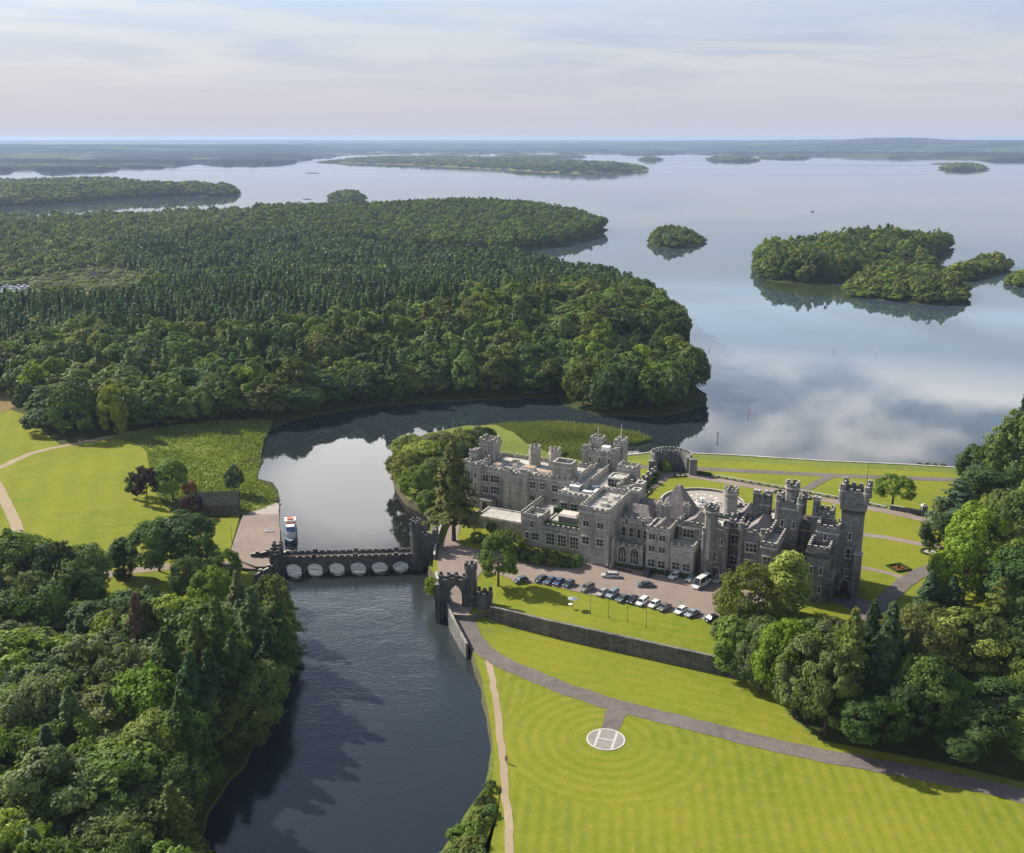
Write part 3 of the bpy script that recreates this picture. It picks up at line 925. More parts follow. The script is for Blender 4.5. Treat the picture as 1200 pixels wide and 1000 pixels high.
def conifer(seed, Rr=3.4, H=17.0, z0=1.2, leaves=5000, ls=0.5, whorls=24, per=9, droop=0.28, shape=0.85, ragged=0.25, plates=False):
    """a spruce-like tree of drooping branches in whorls"""
    rng = np.random.default_rng(seed)
    cen = []; nr = []; tn = []
    nb = whorls * per
    per_b = max(2, leaves // nb)
    for i in range(whorls):
        t = (i + rng.random() * .6) / whorls
        z = z0 + (H - z0) * t
        r0 = Rr * max(0.03, (1 - t)) ** shape
        for k in range(per):
            a = 2 * math.pi * (k + rng.random()) / per + i * 1.7
            L = r0 * rng.uniform(1 - ragged * 1.4, 1 + ragged * .6)
            m = max(2, int(per_b * (0.35 + 1.3 * (1 - t))))
            s = rng.random(m) ** .62
            sp = (rng.normal(0, .16, m)) * L * (1 - s * .45) + rng.normal(0, .1, m)
            x = math.cos(a) * s * L - math.sin(a) * sp
            y = math.sin(a) * s * L + math.cos(a) * sp
            zz_ = z - droop * L * s ** 1.5 + rng.normal(0, .10 if plates else .2, m) + (0.12 * L * s if plates else 0)
            cen.append(np.stack([x, y, zz_], 1))
            q = np.stack([np.full(m, math.cos(a) * .55), np.full(m, math.sin(a) * .55), np.full(m, .8)], 1) + (.25 if plates else .5) * unit(m, rng)
            nr.append(q); tn.append(np.clip(rng.normal(.5, .12) + rng.normal(0, .12, m), 0, 1))
    c = np.concatenate(cen); nrm = np.concatenate(nr); nrm /= np.linalg.norm(nrm, axis=1)[:, None]
    mb = MB(); mb.tube((0, 0, -.6), (0, 0, H * .97), 0.022 * H, 0.03, 7)
    return c, nrm, np.concatenate(tn), rng, mb


def column(seed, Rr=2.6, H=15.0, leaves=7000, ls=.42):
    """a narrow upright tree, widest a third of the way up"""
    rng = np.random.default_rng(seed)
    lob = 46
    t = rng.random(lob) ** .9
    a = rng.random(lob) * 2 * math.pi
    pr = np.sin(np.pi * np.clip(t * .86 + .12, 0, 1)) ** .75
    c = np.stack([np.cos(a) * Rr * pr * .68, np.sin(a) * Rr * pr * .68, 1.0 + t * (H - 2.0)], 1)
    rad = rng.uniform(.3, .52, lob) * Rr * (0.5 + .5 * pr)
    wt = rad ** 2; wt /= wt.sum(); li = rng.choice(lob, leaves, p=wt)
    d = unit(leaves, rng)
    pt = c[li] + d * (rad[li] * np.clip(rng.normal(.9, .15, leaves), .3, 1.2))[:, None] * np.array([1, 1, 1.5])
    nrm = d + .5 * unit(leaves, rng) + np.array([0, 0, .3]); nrm /= np.linalg.norm(nrm, axis=1)[:, None]
    lt = rng.uniform(.3, .7, lob)
    mb = MB(); mb.tube((0, 0, -.6), (0, 0, H * .8), .3, .06)
    return pt, nrm, np.clip(lt[li] + rng.normal(0, .15, leaves), 0, 1), rng, mb


PROTO = {}


def proto(key, gen, ls, near, H, Rr, mat='leaf', name='tree'):
    pt, nrm, tint, rng, wood = gen
    if near:
        cr = leaf_mesh(name + '_crown', pt, nrm, ls, tint, rng, M[mat])
        tr = wood.mesh(name + '_trunk', M['bark'], True)
        PROTO.setdefault(key, []).append((cr, tr, H, Rr))
    else:
        PROTO.setdefault(key, []).append((leaf_mesh(name, pt, nrm, ls, tint, rng, M[mat], wood), None, H, Rr))


for s in range(6):
    r_ = 5.6 + (s % 3) * .7; h_ = 13.5 + (s % 2) * 2
    proto('broad', broad(100 + s, r_, h_, 1.6 + (s % 2), 11500, .5, 38 + 4 * (s % 3)), .5, True, h_, r_, name='broadleaf_tree')
for s in range(2):
    proto('willow', broad(140 + s, 6.4, 13, 1.2, 12500, .45, 62, (.17, .30)), .42, True, 13, 6.4, name='broadleaf_tree')
for s in range(2):
    proto('park', broad(150 + s, 5.6, 12.5, 2.9, 8500, .48, 30, (.24, .36)), .46, True, 12.5, 5.6, name='broadleaf_tree')
for s in range(2):
    proto('oval', broad(155 + s, 4.4, 13.5, 2.6, 9000, .44, 36, (.28, .42)), .44, True, 13.5, 4.4, name='broadleaf_tree')
for s in range(3):
    proto('conifer', conifer(200 + s, 4.2, 19, 1.0, 9000, .5, 30, 10, .28, .8, .3), .55, True, 19, 4.2, 'needle', 'conifer_tree')
proto('redwood', conifer(260, 5.0, 19, 4.2, 12000, .5, 24, 8, .12, .62, .42), .55, True, 19, 5.0, 'leaf', 'conifer_tree')
for s in range(2):
    proto('cedar', conifer(220 + s, 6.2, 16, 2.2, 8000, .5, 13, 9, .10, .62, .45, True), .55, True, 16, 6.2, 'needle', 'cedar_tree')
for s in range(2):
    proto('column', column(240 + s), .42, True, 15, 2.6, name='upright_tree')
proto('bush', broad(160, 2.2, 3.0, 0.1, 2600, .33, 22, (.3, .45)), .34, True, 3.0, 2.2, name='shrub')
proto('bush', broad(161, 2.2, 2.6, 0.1, 2600, .33, 22, (.3, .45)), .34, True, 2.6, 2.2, name='shrub')
# lighter copies for the far woods: fewer and larger leaf clumps
for s in range(6):
    r_ = 5.4 + (s % 3) * .6; h_ = 13 + (s % 2) * 2
    proto('broad_mid', broad(300 + s, r_, h_, 0.6, 3000, .9, 30, (.26, .42)), .92, False, h_, r_, name='broadleaf_tree')
for s in range(4):
    proto('conifer_mid', conifer(330 + s, 3.6, 17, .6, 2000, .8, 17, 9, .25, .68, .32), .95, False, 17, 3.3, 'needle', 'conifer_tree')
for s in range(4):
    proto('broad_far', broad(350 + s, 5.6, 13, .2, 750, 1.7, 20, (.3, .45)), 1.7, False, 13, 5.6, name='broadleaf_tree')
for s in range(3):
    proto('conifer_far', conifer(370 + s, 3.5, 16, .5, 480, 1.5, 10, 7, .25, .66, .28), 1.7, False, 16, 3.2, 'needle', 'conifer_tree')

CLR = {'mid': (0.120, 0.180, 0.030), 'yellow': (0.172, 0.214, 0.032), 'dark': (0.062, 0.112, 0.026), 'silver': (0.148, 0.190, 0.066), 'copper': (0.040, 0.023, 0.024),
       'fresh': (0.120, 0.188, 0.028), 'spruce': (0.112, 0.180, 0.058), 'olive': (0.118, 0.148, 0.030), 'blue': (0.074, 0.130, 0.060), 'orange': (0.28, 0.13, 0.04),
       'dead': (0.135, 0.100, 0.058), 'lime': (0.185, 0.240, 0.026), 'pale': (0.20, 0.235, 0.10), 'fir': (0.044, 0.086, 0.030)}
NTREE = {'broad': 0, 'conifer': 0}


def jcol(c, j=.16):
    k = random.uniform(1 - j, 1 + j)
    return tuple(v * k * random.uniform(.97, 1.03) for v in CLR[c]) + (1,)


KIND = {'broad': ('broadleaf_tree', 'tree'), 'willow': ('broadleaf_tree', 'tree'), 'park': ('broadleaf_tree', 'tree'), 'oval': ('broadleaf_tree', 'tree'), 'conifer': ('conifer_tree', 'conifer'), 'redwood': ('conifer_tree', 'conifer'), 'cedar': ('cedar_tree', 'conifer'),
        'column': ('upright_tree', 'tree'), 'bush': ('shrub', 'shrub')}


def plant(kind, x, y, z, H, W, col, label, group=None, which=None):
    pr = PROTO[kind]
    cr, tr, h0, r0 = pr[random.randrange(len(pr)) if which is None else which % len(pr)]
    nm, cat = KIND[kind]
    e = empty(nm, (x, y, z - .12), random.uniform(0, 6.28), label, cat, group)
    e.scale = (W / (2 * r0), W / (2 * r0) * random.uniform(.92, 1.08), H / h0)
    c = link('crown', cr, e); c.color = jcol(col)
    t = link('trunk', tr, e)
    NTREE['conifer' if kind in ('conifer', 'cedar') else 'broad'] += 1
    return e


def plant_px(kind, bx, by, hp, wp, col, label, hf, group=None, which=None):
    """a tree whose foot is seen at (bx, by) and which looks hp tall and wp wide there"""
    z = 3.0
    for _ in range(4):
        x, y = at(bx, by, z); z = float(hf(x, y))
    d = math.sqrt(x * x + y * y + (CAMZ - z) ** 2)
    dep = math.asin((CAMZ - z) / d)
    Wm = wp * d / FPX
    Hm = max(1.0, (hp * d / FPX - Wm * .25 * math.sin(dep)) / math.cos(dep))
    return plant(kind, x, y, z, Hm, Wm, col, label, group, which)


# --- single trees one can point to
single = [
    # kind, foot, height, width, colour, label, land
    ('oval', 584, 687, 60, 42, 'mid', 'small round green tree standing alone on the forecourt lawn beside the parked cars', h_up),
    ('redwood', 532, 634, 118, 68, 'yellow', 'tall dark conifer with a bare lower trunk at the left end of the castle', h_up),
    ('park', 1046, 590, 33, 44, 'mid', 'spreading round tree alone on the lakeside lawn right of the castle', h_up),
    ('willow', 875, 742, 80, 74, 'olive', 'olive green tree overhanging the right end of the car park', h_up),
    ('column', 921, 722, 78, 48, 'lime', 'bright lime upright tree in front of the castle, left of its square corner tower', h_up),
    ('park', 173, 588, 40, 30, 'copper', 'dark purple leaved tree at the edge of the parkland lawn', h_left),
    ('oval', 203, 587, 48, 36, 'mid', 'thin green tree right behind the dark purple tree on the lawn', h_left),
    ('park', 160, 582, 28, 22, 'dark', 'small dark green tree touching the left side of the purple tree', h_left),
    ('oval', 275, 578, 30, 20, 'blue', 'slim grey green tree behind the old stone boathouse', h_left),
    ('park', 226, 606, 26, 24, 'copper', 'small brownish purple tree at the left end of the stone boathouse', h_left),
    ('bush', 222, 578, 14, 14, 'orange', 'small orange leaved shrub in the rough grass by the boathouse', h_left),
    ('broad', 187, 670, 60, 62, 'dark', 'large dark spreading tree by the road to the bridge, left half of the pair', h_left),
    ('broad', 222, 666, 62, 66, 'dark', 'large dark spreading tree by the road to the bridge, right half of the pair', h_left),
    ('column', 146, 676, 46, 30, 'dark', 'dark cone shaped evergreen left of the big spreading trees', h_left),
    ('willow', 221, 700, 46, 38, 'dark', 'dense dome shaped evergreen beneath the big spreading trees', h_left),
    ('willow', 262, 683, 38, 40, 'mid', 'rounded bushy tree between the dome shaped evergreens and the quay road', h_left),
    ('willow', 251, 712, 46, 46, 'mid', 'round ball shaped tree nearest the bridge, below the bushy one', h_left),
    ('conifer', 1086, 728, 58, 46, 'fir', 'dark fir tree between the curving road and the grove right of the castle', h_up),
    ('cedar', 1164, 765, 84, 50, 'olive', 'ragged pine with thin foliage at the right edge near the stone bridge ruin', h_up),
    ('conifer', 1190, 552, 88, 26, 'fir', 'pointed dark conifer on the lake shore at the right edge', h_low),
    ('broad', 1196, 590, 96, 66, 'fresh', 'bright green tree below the pointed conifer at the right edge', h_low),
    ('cedar', 1120, 618, 58, 62, 'blue', 'blue green cedar with flat layers beside the lawn path', h_up),
    ('broad', 1106, 650, 44, 42, 'dark', 'dark rounded tree at the bend of the garden road', h_up),
    ('broad', 1140, 676, 78, 62, 'fresh', 'tall leafy tree above the garden road, left of its neighbours at the right edge', h_up),
    ('broad', 1180, 668, 84, 62, 'fresh', 'tall leafy tree at the right edge above the lawn with a sunlit crown', h_up),
    ('broad', 1128, 708, 70, 64, 'fresh', 'wide leafy tree just right of the dark fir', h_up),
    ('broad', 1186, 720, 70, 66, 'dark', 'dark leafy tree at the right edge above the ragged pine', h_up),
    ('broad', 1160, 600, 50, 60, 'dark', 'dark tree by the lake shore between the cedar and the bright green tree', h_low),
    ('cedar', 1168, 572, 36, 66, 'olive', 'low flat topped dark tree at the shore in front of the slipway', h_low),
    ('broad', 1146, 574, 48, 40, 'dark', 'dark tree on the lake shore left of the pointed conifer', h_low),
    ('park', 1103, 616, 30, 22, 'silver', 'pale grey green young tree beside the garden bed', h_up),
    ('conifer', 1112, 732, 56, 40, 'fir', 'small dark fir behind the wide leafy tree', h_up),
    ('broad', 1076, 792, 78, 84, 'yellow', 'big yellow green domed tree in the grove right of the castle', h_up),
    ('broad', 1120, 800, 76, 84, 'yellow', 'big yellow green domed tree in the grove, right of its twin', h_up),
    ('broad', 1046, 760, 40, 56, 'mid', 'leafy tree where the side road ends at the grove', h_up),
    ('redwood', 990, 850, 126, 54, 'olive', 'tall dark conifer in the middle of the grove, left of two', h_low),
    ('redwood', 1032, 852, 132, 58, 'fir', 'tall dark conifer in the middle of the grove, right of two', h_low),
    ('redwood', 1012, 840, 124, 48, 'fir', 'tall dark conifer standing behind the pair in the grove', h_low),
    ('redwood', 1060, 850, 112, 50, 'olive', 'tall ragged conifer at the right of the conifers in the grove', h_low),
    ('park', 232, 498, 40, 32, 'fresh', 'single bright tree with a visible trunk at the edge of the far wood', h_left),
    ('bush', 548, 998, 15, 34, 'yellow', 'rounded bank shrub at the bottom edge beside the river', h_low),
    ('bush', 562, 962, 13, 26, 'yellow', 'rounded bank shrub above the bottom one beside the river', h_low),
    ('bush', 574, 924, 9, 14, 'mid', 'small shrub hanging over the river bank below the footpath', h_low),
    ('bush', 509, 698, 22, 22, 'yellow', 'sunlit bush on the river bank below the bridge tower', h_low),
    ('bush', 318, 712, 36, 36, 'olive', 'wispy bush on the bank by the left bridge tower', h_left),
]
for k_, bx, by, hp, wp, c_, lb, hf_ in single:
    plant_px(k_, bx, by, hp, wp, c_, lb, hf_)

# grove right of the castle: the leafy front of it
for i, (bx, by, hp, wp, c_) in enumerate([(862, 790, 62, 50, 'mid'), (890, 806, 78, 56, 'silver'), (917, 826, 92, 58, 'mid'), (944, 846, 96, 60, 'silver'), (966, 862, 90, 54, 'mid'), (905, 775, 50, 60, 'dark'), (940, 790, 60, 62, 'mid'),
                                          (970, 790, 62, 56, 'silver'), (1000, 800, 66, 56, 'mid'), (1040, 806, 60, 60, 'dark'), (1078, 852, 76, 58, 'mid'), (1062, 862, 56, 46, 'dark'), (1100, 850, 60, 60, 'dark'), (872, 800, 46, 40, 'dark'), (930, 842, 60, 46, 'mid'),
                                          (858, 762, 40, 44, 'mid'), (885, 752, 44, 40, 'dark'), (1140, 870, 46, 60, 'dark'), (1170, 850, 50, 60, 'dark'), (1205, 868, 40, 60, 'mid'), (1120, 886, 24, 40, 'dark'), (1195, 882, 26, 40, 'mid'), (1008, 868, 46, 48, 'dark'), (1036, 868, 48, 46, 'dark'), (1150, 800, 70, 70, 'mid'), (1200, 700, 60, 60, 'mid'), (1210, 770, 60, 60, 'dark'), (1220, 640, 80, 60, 'mid'), (1215, 830, 60, 60, 'mid')]):
    plant_px('broad', bx, by, hp, wp, c_, 'leafy green tree packed into the grove at the right foot of the castle', h_low if by > 770 and bx < 1000 else h_up, 'leafy trees of the grove right of the castle')

# shrubs and trees on the shore behind the conifer, left of the castle
for i, (bx, by, hp, wp, c_) in enumerate([(478, 574, 44, 40, 'yellow'), (500, 560, 46, 50, 'yellow'), (490, 590, 44, 38, 'mid'), (520, 545, 40, 52, 'yellow'), (545, 536, 34, 44, 'yellow'), (566, 530, 30, 36, 'dark'),
                                          (510, 582, 46, 44, 'olive'), (480, 545, 36, 40, 'yellow'), (535, 560, 40, 40, 'dark'), (502, 604, 30, 30, 'mid'), (470, 560, 30, 30, 'olive')]):
    plant_px('broad', bx, by, hp, wp, c_, 'yellow green leafy tree crowding the shore left of the castle', lambda x, y: h_low(x, y) + 1, 'trees on the shore left of the castle')

for bx, by, hp, wp in ((536, 1006, 15, 34), (541, 984, 14, 28), (552, 978, 13, 26), (566, 944, 11, 18), (570, 954, 11, 18), (528, 1012, 14, 30), (558, 1004, 12, 26), (569, 936, 9, 14)):
    plant_px('bush', bx, by, hp, wp, random.choice(['fresh', 'yellow', 'mid']), 'low bright shrub in the strip along the river bank at the bottom edge', h_low, 'low shrubs along the river bank')

# garden shrubs along the castle front
for i, (bx, by, hp, wp, c_) in enumerate([(600, 652, 14, 18, 'dark'), (610, 655, 14, 20, 'dark'), (622, 658, 16, 22, 'mid'), (634, 660, 17, 22, 'mid'), (645, 661, 16, 20, 'olive'), (654, 662, 15, 18, 'yellow'), (664, 663, 14, 20, 'dark'), (674, 663, 13, 18, 'mid'),
                                          (598, 630, 10, 14, 'yellow'), (606, 634, 11, 14, 'olive'), (612, 640, 10, 12, 'yellow'), (559, 634, 11, 14, 'mid'), (570, 637, 8, 14, 'mid'), (580, 640, 10, 16, 'dark'), (592, 645, 12, 20, 'dark')]):
    plant_px('bush', bx, by, hp, wp, c_, 'rounded garden shrub below the castle front and its side wall', h_up, 'shrubs below the castle front')
plant_px('park', 576, 630, 20, 12, 'dark', 'tiny standard tree on the small lawn before the castle side wall', h_up)
for i, (bx, by, hp, wp, c_) in enumerate([(766, 567, 9, 7, 'dark'), (758, 572, 9, 7, 'mid'), (750, 577, 8, 7, 'dark'), (770, 561, 8, 7, 'mid')]):
    plant_px('bush', bx, by, hp, wp, c_, 'small climbing shrub on the battlemented garden wall', h_up, 'shrubs on the garden wall')
for i in range(4):
    bx = 375 / 3.845 + 980 + i * 9
    plant_px('bush', bx, 549.5 + i * .3, 7, 6, 'mid', 'small reed clump standing in the lake off the lawn', flat(0.0), 'reed clumps off the lakeside lawn')
for i in range(26):
    bx = random.uniform(20, 190); by = random.uniform(336, 372)
    x, y = at(bx, by, 3)
    if not in_poly(np.array([x]), np.array([y]), MEADOW)[0]: continue
    x, y = at(bx, by, 3)
    plant('bush', x, y, float(h_left(x, y)), random.uniform(3, 5.5), random.uniform(6, 12), random.choice(['silver', 'olive', 'silver', 'yellow']), 'pale low bush in the scrub meadow behind the conifers', 'bushes of the scrub meadow')


# tall dark conifers leaning over the river from the near left wood
for i, (bx, by, hp, wp, c_) in enumerate([(262, 826, 118, 58, 'dark'), (326, 776, 96, 54, 'olive'), (302, 806, 112, 58, 'dark'), (205, 856, 112, 58, 'dark'), (232, 880, 108, 60, 'fir'), (336, 750, 62, 40, 'olive'), (180, 800, 90, 54, 'olive'), (280, 850, 104, 54, 'dark'), (252, 872, 104, 56, 'fir'), (222, 930, 110, 60, 'dark'), (318, 826, 84, 46, 'fir'), (240, 842, 112, 50, 'olive')]):
    plant_px('redwood', bx, by, hp, wp, c_, 'tall dark conifer rising above the near left wood by the river', h_left, 'tall conifers of the near left wood')


# --- scattered woods
def spread(poly, step, rng, jit=.45):
    xs = [p[0] for p in poly]; ys = [p[1] for p in poly]
    gx, gy = np.meshgrid(np.arange(min(xs), max(xs), step), np.arange(min(ys), max(ys), step * .87))
    gx = gx + (np.arange(gx.shape[0]) % 2)[:, None] * step * .5
    gx = gx.ravel() + rng.uniform(-jit, jit, gx.size) * step; gy = gy.ravel() + rng.uniform(-jit, jit, gy.size) * step
    k = in_poly(gx, gy, poly)
    return gx[k], gy[k]


def proj(x, y, z):
    zz_ = np.asarray(z) - CAMZ
    f = y * math.cos(PITCH) - zz_ * math.sin(PITCH)
    u_ = y * math.sin(PITCH) + zz_ * math.cos(PITCH)
    return 600 + FPX * x / f, 500 - FPX * u_ / f


# near left wood: all single trees
NEARW = P([(336, 752), (318, 748), (290, 745), (262, 756), (200, 760), (150, 758), (112, 748), (70, 716), (30, 706), (0, 702), (-160, 700), (-420, 1250), (120, 1250), (205, 1040), (234, 980), (248, 948), (268, 918), (293, 880), (316, 842), (330, 800), (336, 770)], 2)
rng5 = np.random.default_rng(5)
nx, ny = spread(NEARW, 8.4, rng5, .36)
gl = 'trees of the dense wood on the near left bank'
for x, y in zip(nx, ny):
    qx, qy = proj(x, y, 9.0)
    if qx < -90 or qy > 1120: continue
    r = random.random()
    z = float(h_left(x, y))
    nearbank = float(line_dist(np.array([x]), np.array([y]), LAND_L, True)[0])
    if (qx > 240 and qy < 800 and r < .35) or r < .07:
        plant('conifer', x, y, z, random.uniform(15, 20), random.uniform(9.5, 12.5), random.choice(['fir', 'olive', 'dark']), 'dark conifer among the leafy trees of the near left wood', 'conifers of the near left wood')
    else:
        c_ = random.choice(['mid', 'mid', 'silver', 'olive', 'fresh', 'dark', 'silver', 'yellow'] if qx < 240 else ['mid', 'dark', 'dark', 'olive', 'mid'])
        plant(random.choice(['broad', 'broad', 'willow']), x, y, z, random.uniform(10, 17.5) * (.8 if nearbank < 9 else 1), random.uniform(12, 19) * (.68 if nearbank < 9 else 1), c_, 'leafy tree in the dense wood on the near left river bank', gl)
for bx, by, hp, wp, c_ in [(30, 712, 80, 66, 'mid'), (66, 716, 72, 54, 'dark'), (95, 704, 62, 66, 'mid'), (0, 700, 66, 60, 'mid'), (60, 742, 46, 48, 'olive'), (98, 762, 52, 50, 'yellow'), (-30, 690, 60, 70, 'mid')]:
    plant_px('broad', bx, by, hp, wp, c_, 'leafy tree at the upper edge of the near left wood beside the parkland', h_left, 'trees where the near left wood meets the parkland')
plant_px('redwood', 168, 802, 100, 40, 'dead', 'conifer with a bare reddish brown dying top in the near left wood', h_left)

# far woods: candidates over the wooded shore
rng9 = np.random.default_rng(9)
ZC = [(-200, 452), (0, 436), (70, 424), (130, 404), (210, 418), (330, 424), (420, 410), (520, 398), (610, 388), (690, 372), (760, 352), (700, 326), (600, 308), (430, 290), (330, 286), (225, 292), (140, 300), (150, 330), (200, 345), (190, 368), (100, 376), (-200, 382)]   # plantation of conifers, as seen from above
BAY = P([(-120, 515), (28, 493), (50, 512), (75, 524), (130, 511), (200, 499), (262, 492), (330, 489)], 1.8)
cand = []


def cand_add(kind, x, y, z, H, W, col, zone):
    cand.append((kind, x, y, z, H, W, col, zone))


for kind, step in (('conifer', 5.6), ('broad', 10.0)):
    fx, fy = spread(LAND_L, step, rng9)
    k = (fy > 395) & (fy < 1900)
    fx, fy = fx[k], fy[k]
    qx, qy = proj(fx, fy, 2.0)
    k = (qx > -140) & (qx < 1000)
    fx, fy, qx, qy = fx[k], fy[k], qx[k], qy[k]
    k = ~in_poly(fx, fy, LAWN_L) & ~in_poly(fx, fy, MARSH) & ~in_poly(fx, fy, MEADOW) & ~in_poly(fx, fy, HARB) & (line_dist(fx, fy, LAND_L, True) > 1.2)
    k &= ~((fx < 0) & (qy > 462) & (qx < 28))
    k &= ~((qy > 560))
    k &= ~((fx > 60) & (line_dist(fx, fy, LAND_L, True) < 5))
    fx, fy, qx, qy = fx[k], fy[k], qx[k], qy[k]
    inc = in_poly(qx, qy, ZC)
    hz = h_left(fx, fy)
    clump = vnoise(fx, fy, 38, 21)
    for x, y, a, b, ic, z, cl in zip(fx, fy, qx, qy, inc, hz, clump):
        r = random.random()
        if kind == 'conifer':
            if ic and r < (0.95 if cl > .3 else .55) and abs(((x * .8 + y * .6) % 170) - 85) > 4:
                far_k = np.clip((b - 300) / 90, 0, 1)
                cand_add('conifer', x, y, z, random.uniform(10, 15) + 7 * cl + 2 * far_k, random.uniform(6.4, 10.6), random.choice(['spruce', 'spruce', 'dark', 'blue']), 'plantation')
            elif not ic and b > 400 and b < 470 and a < 640 and r < .08:
                cand_add('conifer', x, y, z, random.uniform(18, 26), random.uniform(8.5, 12), random.choice(['spruce', 'olive', 'dark']), 'front wood')
            elif not ic and b > 318 and a > 600 and b < 372 and r < .05:
                cand_add('conifer', x, y, z, random.uniform(13, 18), random.uniform(6, 8), 'spruce', 'dome')
            elif not ic and b < 330 and a < 330 and r < .22:
                cand_add('conifer', x, y, z, random.uniform(6, 11), random.uniform(4.5, 6.5), random.choice(['spruce', 'silver', 'silver']), 'young')
            elif not ic and b < 290 and r < .03:
                cand_add('conifer', x, y, z, random.uniform(13, 18), random.uniform(5, 7), 'spruce', 'headland')
        else:
            if ic:
                if r < (.05 if cl > .3 else .34): cand_add('broad', x, y, z, random.uniform(8, 14), random.uniform(8, 13), random.choice(['yellow', 'mid', 'silver']), 'plantation')
            elif b < 296 and a > 300:
                cand_add('broad', x, y, z, random.uniform(11, 16), random.uniform(10, 14), random.choice(['mid', 'dark', 'mid', 'olive']), 'headland')
            elif b < 335 and a < 330:
                if r < .8: cand_add('broad', x, y, z, random.uniform(4, 11) * (.6 + .8 * cl), random.uniform(7, 12), random.choice(['silver', 'pale', 'silver', 'yellow', 'mid']), 'young')
            else:
                Hh = random.uniform(13, 21) if cl > .4 else random.uniform(9, 16)
                cand_add('broad', x, y, z, Hh, random.uniform(11, 21), random.choice(['mid', 'mid', 'dark', 'olive', 'yellow', 'dark', 'fresh'] if cl > .5 else ['dark', 'mid', 'dark', 'olive', 'mid']), 'dome' if a > 560 else 'front wood')

SCAT = bpy.data.collections.new('wood_sources')          # sources for the far woods only; not linked into the scene
ORDER = {}
for key in ('broad_mid', 'conifer_mid', 'broad_far', 'conifer_far'):
    pass


def scatter(name, items, protos, cols, label):
    """a far-off wood that reads as one mass: ONE object whose trees are instanced on its points"""
    srcs = []
    colx = bpy.data.collections.new(name + '_sources')
    i = 0
    lut = {}
    for pk in protos:
        for (me, _, h0, r0) in PROTO[pk]:
            o = bpy.data.objects.new('%s_%03d' % (name, i), me)
            colx.objects.link(o)
            lut.setdefault(pk, []).append((i, h0, r0)); i += 1
    n = len(items)
    pts = np.zeros((n, 3), np.float32); sc = np.zeros((n, 3), np.float32); ro = np.zeros((n, 3), np.float32); ix = np.zeros(n, np.int32); lc = np.ones((n, 4), np.float32)
    for j, (pk, x, y, z, H, W, c) in enumerate(items):
        k, h0, r0 = random.choice(lut[pk])
        pts[j] = (x, y, z); q = W / (2 * r0); sc[j] = (q, q * random.uniform(.9, 1.1), H / h0); ro[j] = (0, 0, random.uniform(0, 6.28)); ix[j] = k; lc[j] = jcol(c)
    me = bpy.data.meshes.new(name)
    me.vertices.add(n)
    me.vertices.foreach_set('co', pts.ravel())
    for nm, ty, arr, key in (('size', 'FLOAT_VECTOR', sc, 'vector'), ('turn', 'FLOAT_VECTOR', ro, 'vector'), ('pick', 'INT', ix, 'value'), ('leaf_colour', 'FLOAT_COLOR', lc, 'color')):
        at_ = me.attributes.new(nm, ty, 'POINT')
        at_.data.foreach_set(key, arr.ravel())
    me.update()
    o = link(name, me)
    o.color = (0, 0, 0, 1)
    g = bpy.data.node_groups.new(name, 'GeometryNodeTree')
    g.interface.new_socket('Geometry', in_out='INPUT', socket_type='NodeSocketGeometry')
    g.interface.new_socket('Geometry', in_out='OUTPUT', socket_type='NodeSocketGeometry')
    t = NT(g)
    gi = t.n('NodeGroupInput'); go = t.n('NodeGroupOutput')
    ci = t.n('GeometryNodeCollectionInfo')
    ci.inputs['Collection'].default_value = colx
    ci.inputs['Separate Children'].default_value = True
    ci.inputs['Reset Children'].default_value = True
    iop = t.n('GeometryNodeInstanceOnPoints')
    iop.inputs['Pick Instance'].default_value = True
    for sock, ty, nm in (('Scale', 'FLOAT_VECTOR', 'size'), ('Rotation', 'FLOAT_VECTOR', 'turn'), ('Instance Index', 'INT', 'pick')):
        na = t.n('GeometryNodeInputNamedAttribute', data_type=ty)
        na.inputs['Name'].default_value = nm
        t.link(na.outputs[0], iop.inputs[sock])
    t.link(gi.outputs[0], iop.inputs['Points'])
    t.link(ci.outputs[0], iop.inputs['Instance'])
    t.link(iop.outputs[0], go.inputs[0])
    md = o.modifiers.new('wood', 'NODES')
    md.node_group = g
    tag(o, label, 'wood', kind='stuff')
    return o


def seen(c):
    return c[4] / math.hypot(c[1], c[2])


ZLAB = {'front wood': ('leafy tree at the foot of the far wood, behind the bay and the marsh', 'dark conifer standing among leafy trees at the foot of the far wood'),
        'dome': ('leafy tree of the rounded wooded point behind the castle', 'conifer on the ridge of the rounded wooded point'),
        'plantation': ('leafy tree showing pale among the plantation conifers', 'dark conifer in the plantation behind the leafy front wood'),
        'young': ('small pale tree of the young wood far left', 'small conifer of the young wood far left'), 'headland': ('leafy tree on the far wooded headland', 'conifer on the far wooded headland')}
rest = {'near': [], 'far': []}
for kd, lim in (('broad', 300 - min(NTREE['broad'], 200)), ('conifer', 300 - NTREE['conifer'])):
    L = sorted([c for c in cand if c[0] == kd], key=seen, reverse=True)
    # the first rows show largest
    for c in L[:lim]:
        _, x, y, z, H, W, col_, zn = c
        pr = PROTO[kd + '_mid']; me, _t, h0, r0 = random.choice(pr)
        o = link('broadleaf_tree' if kd == 'broad' else 'conifer_tree', me)
        o.location = (x, y, z); o.rotation_euler = (0, 0, random.uniform(0, 6.28)); o.scale = (W / (2 * r0), W / (2 * r0) * random.uniform(.9, 1.1), H / h0)
        o.color = jcol(col_)
        tag(o, ZLAB[zn][0 if kd == 'broad' else 1], 'tree' if kd == 'broad' else 'conifer', ('leafy trees: ' if kd == 'broad' else 'conifers: ') + zn)
    for c in L[lim:]:
        near = c[2] < 760
        rest['near' if near else 'far'].append((kd + ('_mid' if near else '_far'),) + c[1:7])
BC = ['mid', 'dark', 'olive', 'yellow', 'silver']; CC = ['spruce', 'dark', 'blue', 'olive', 'silver']
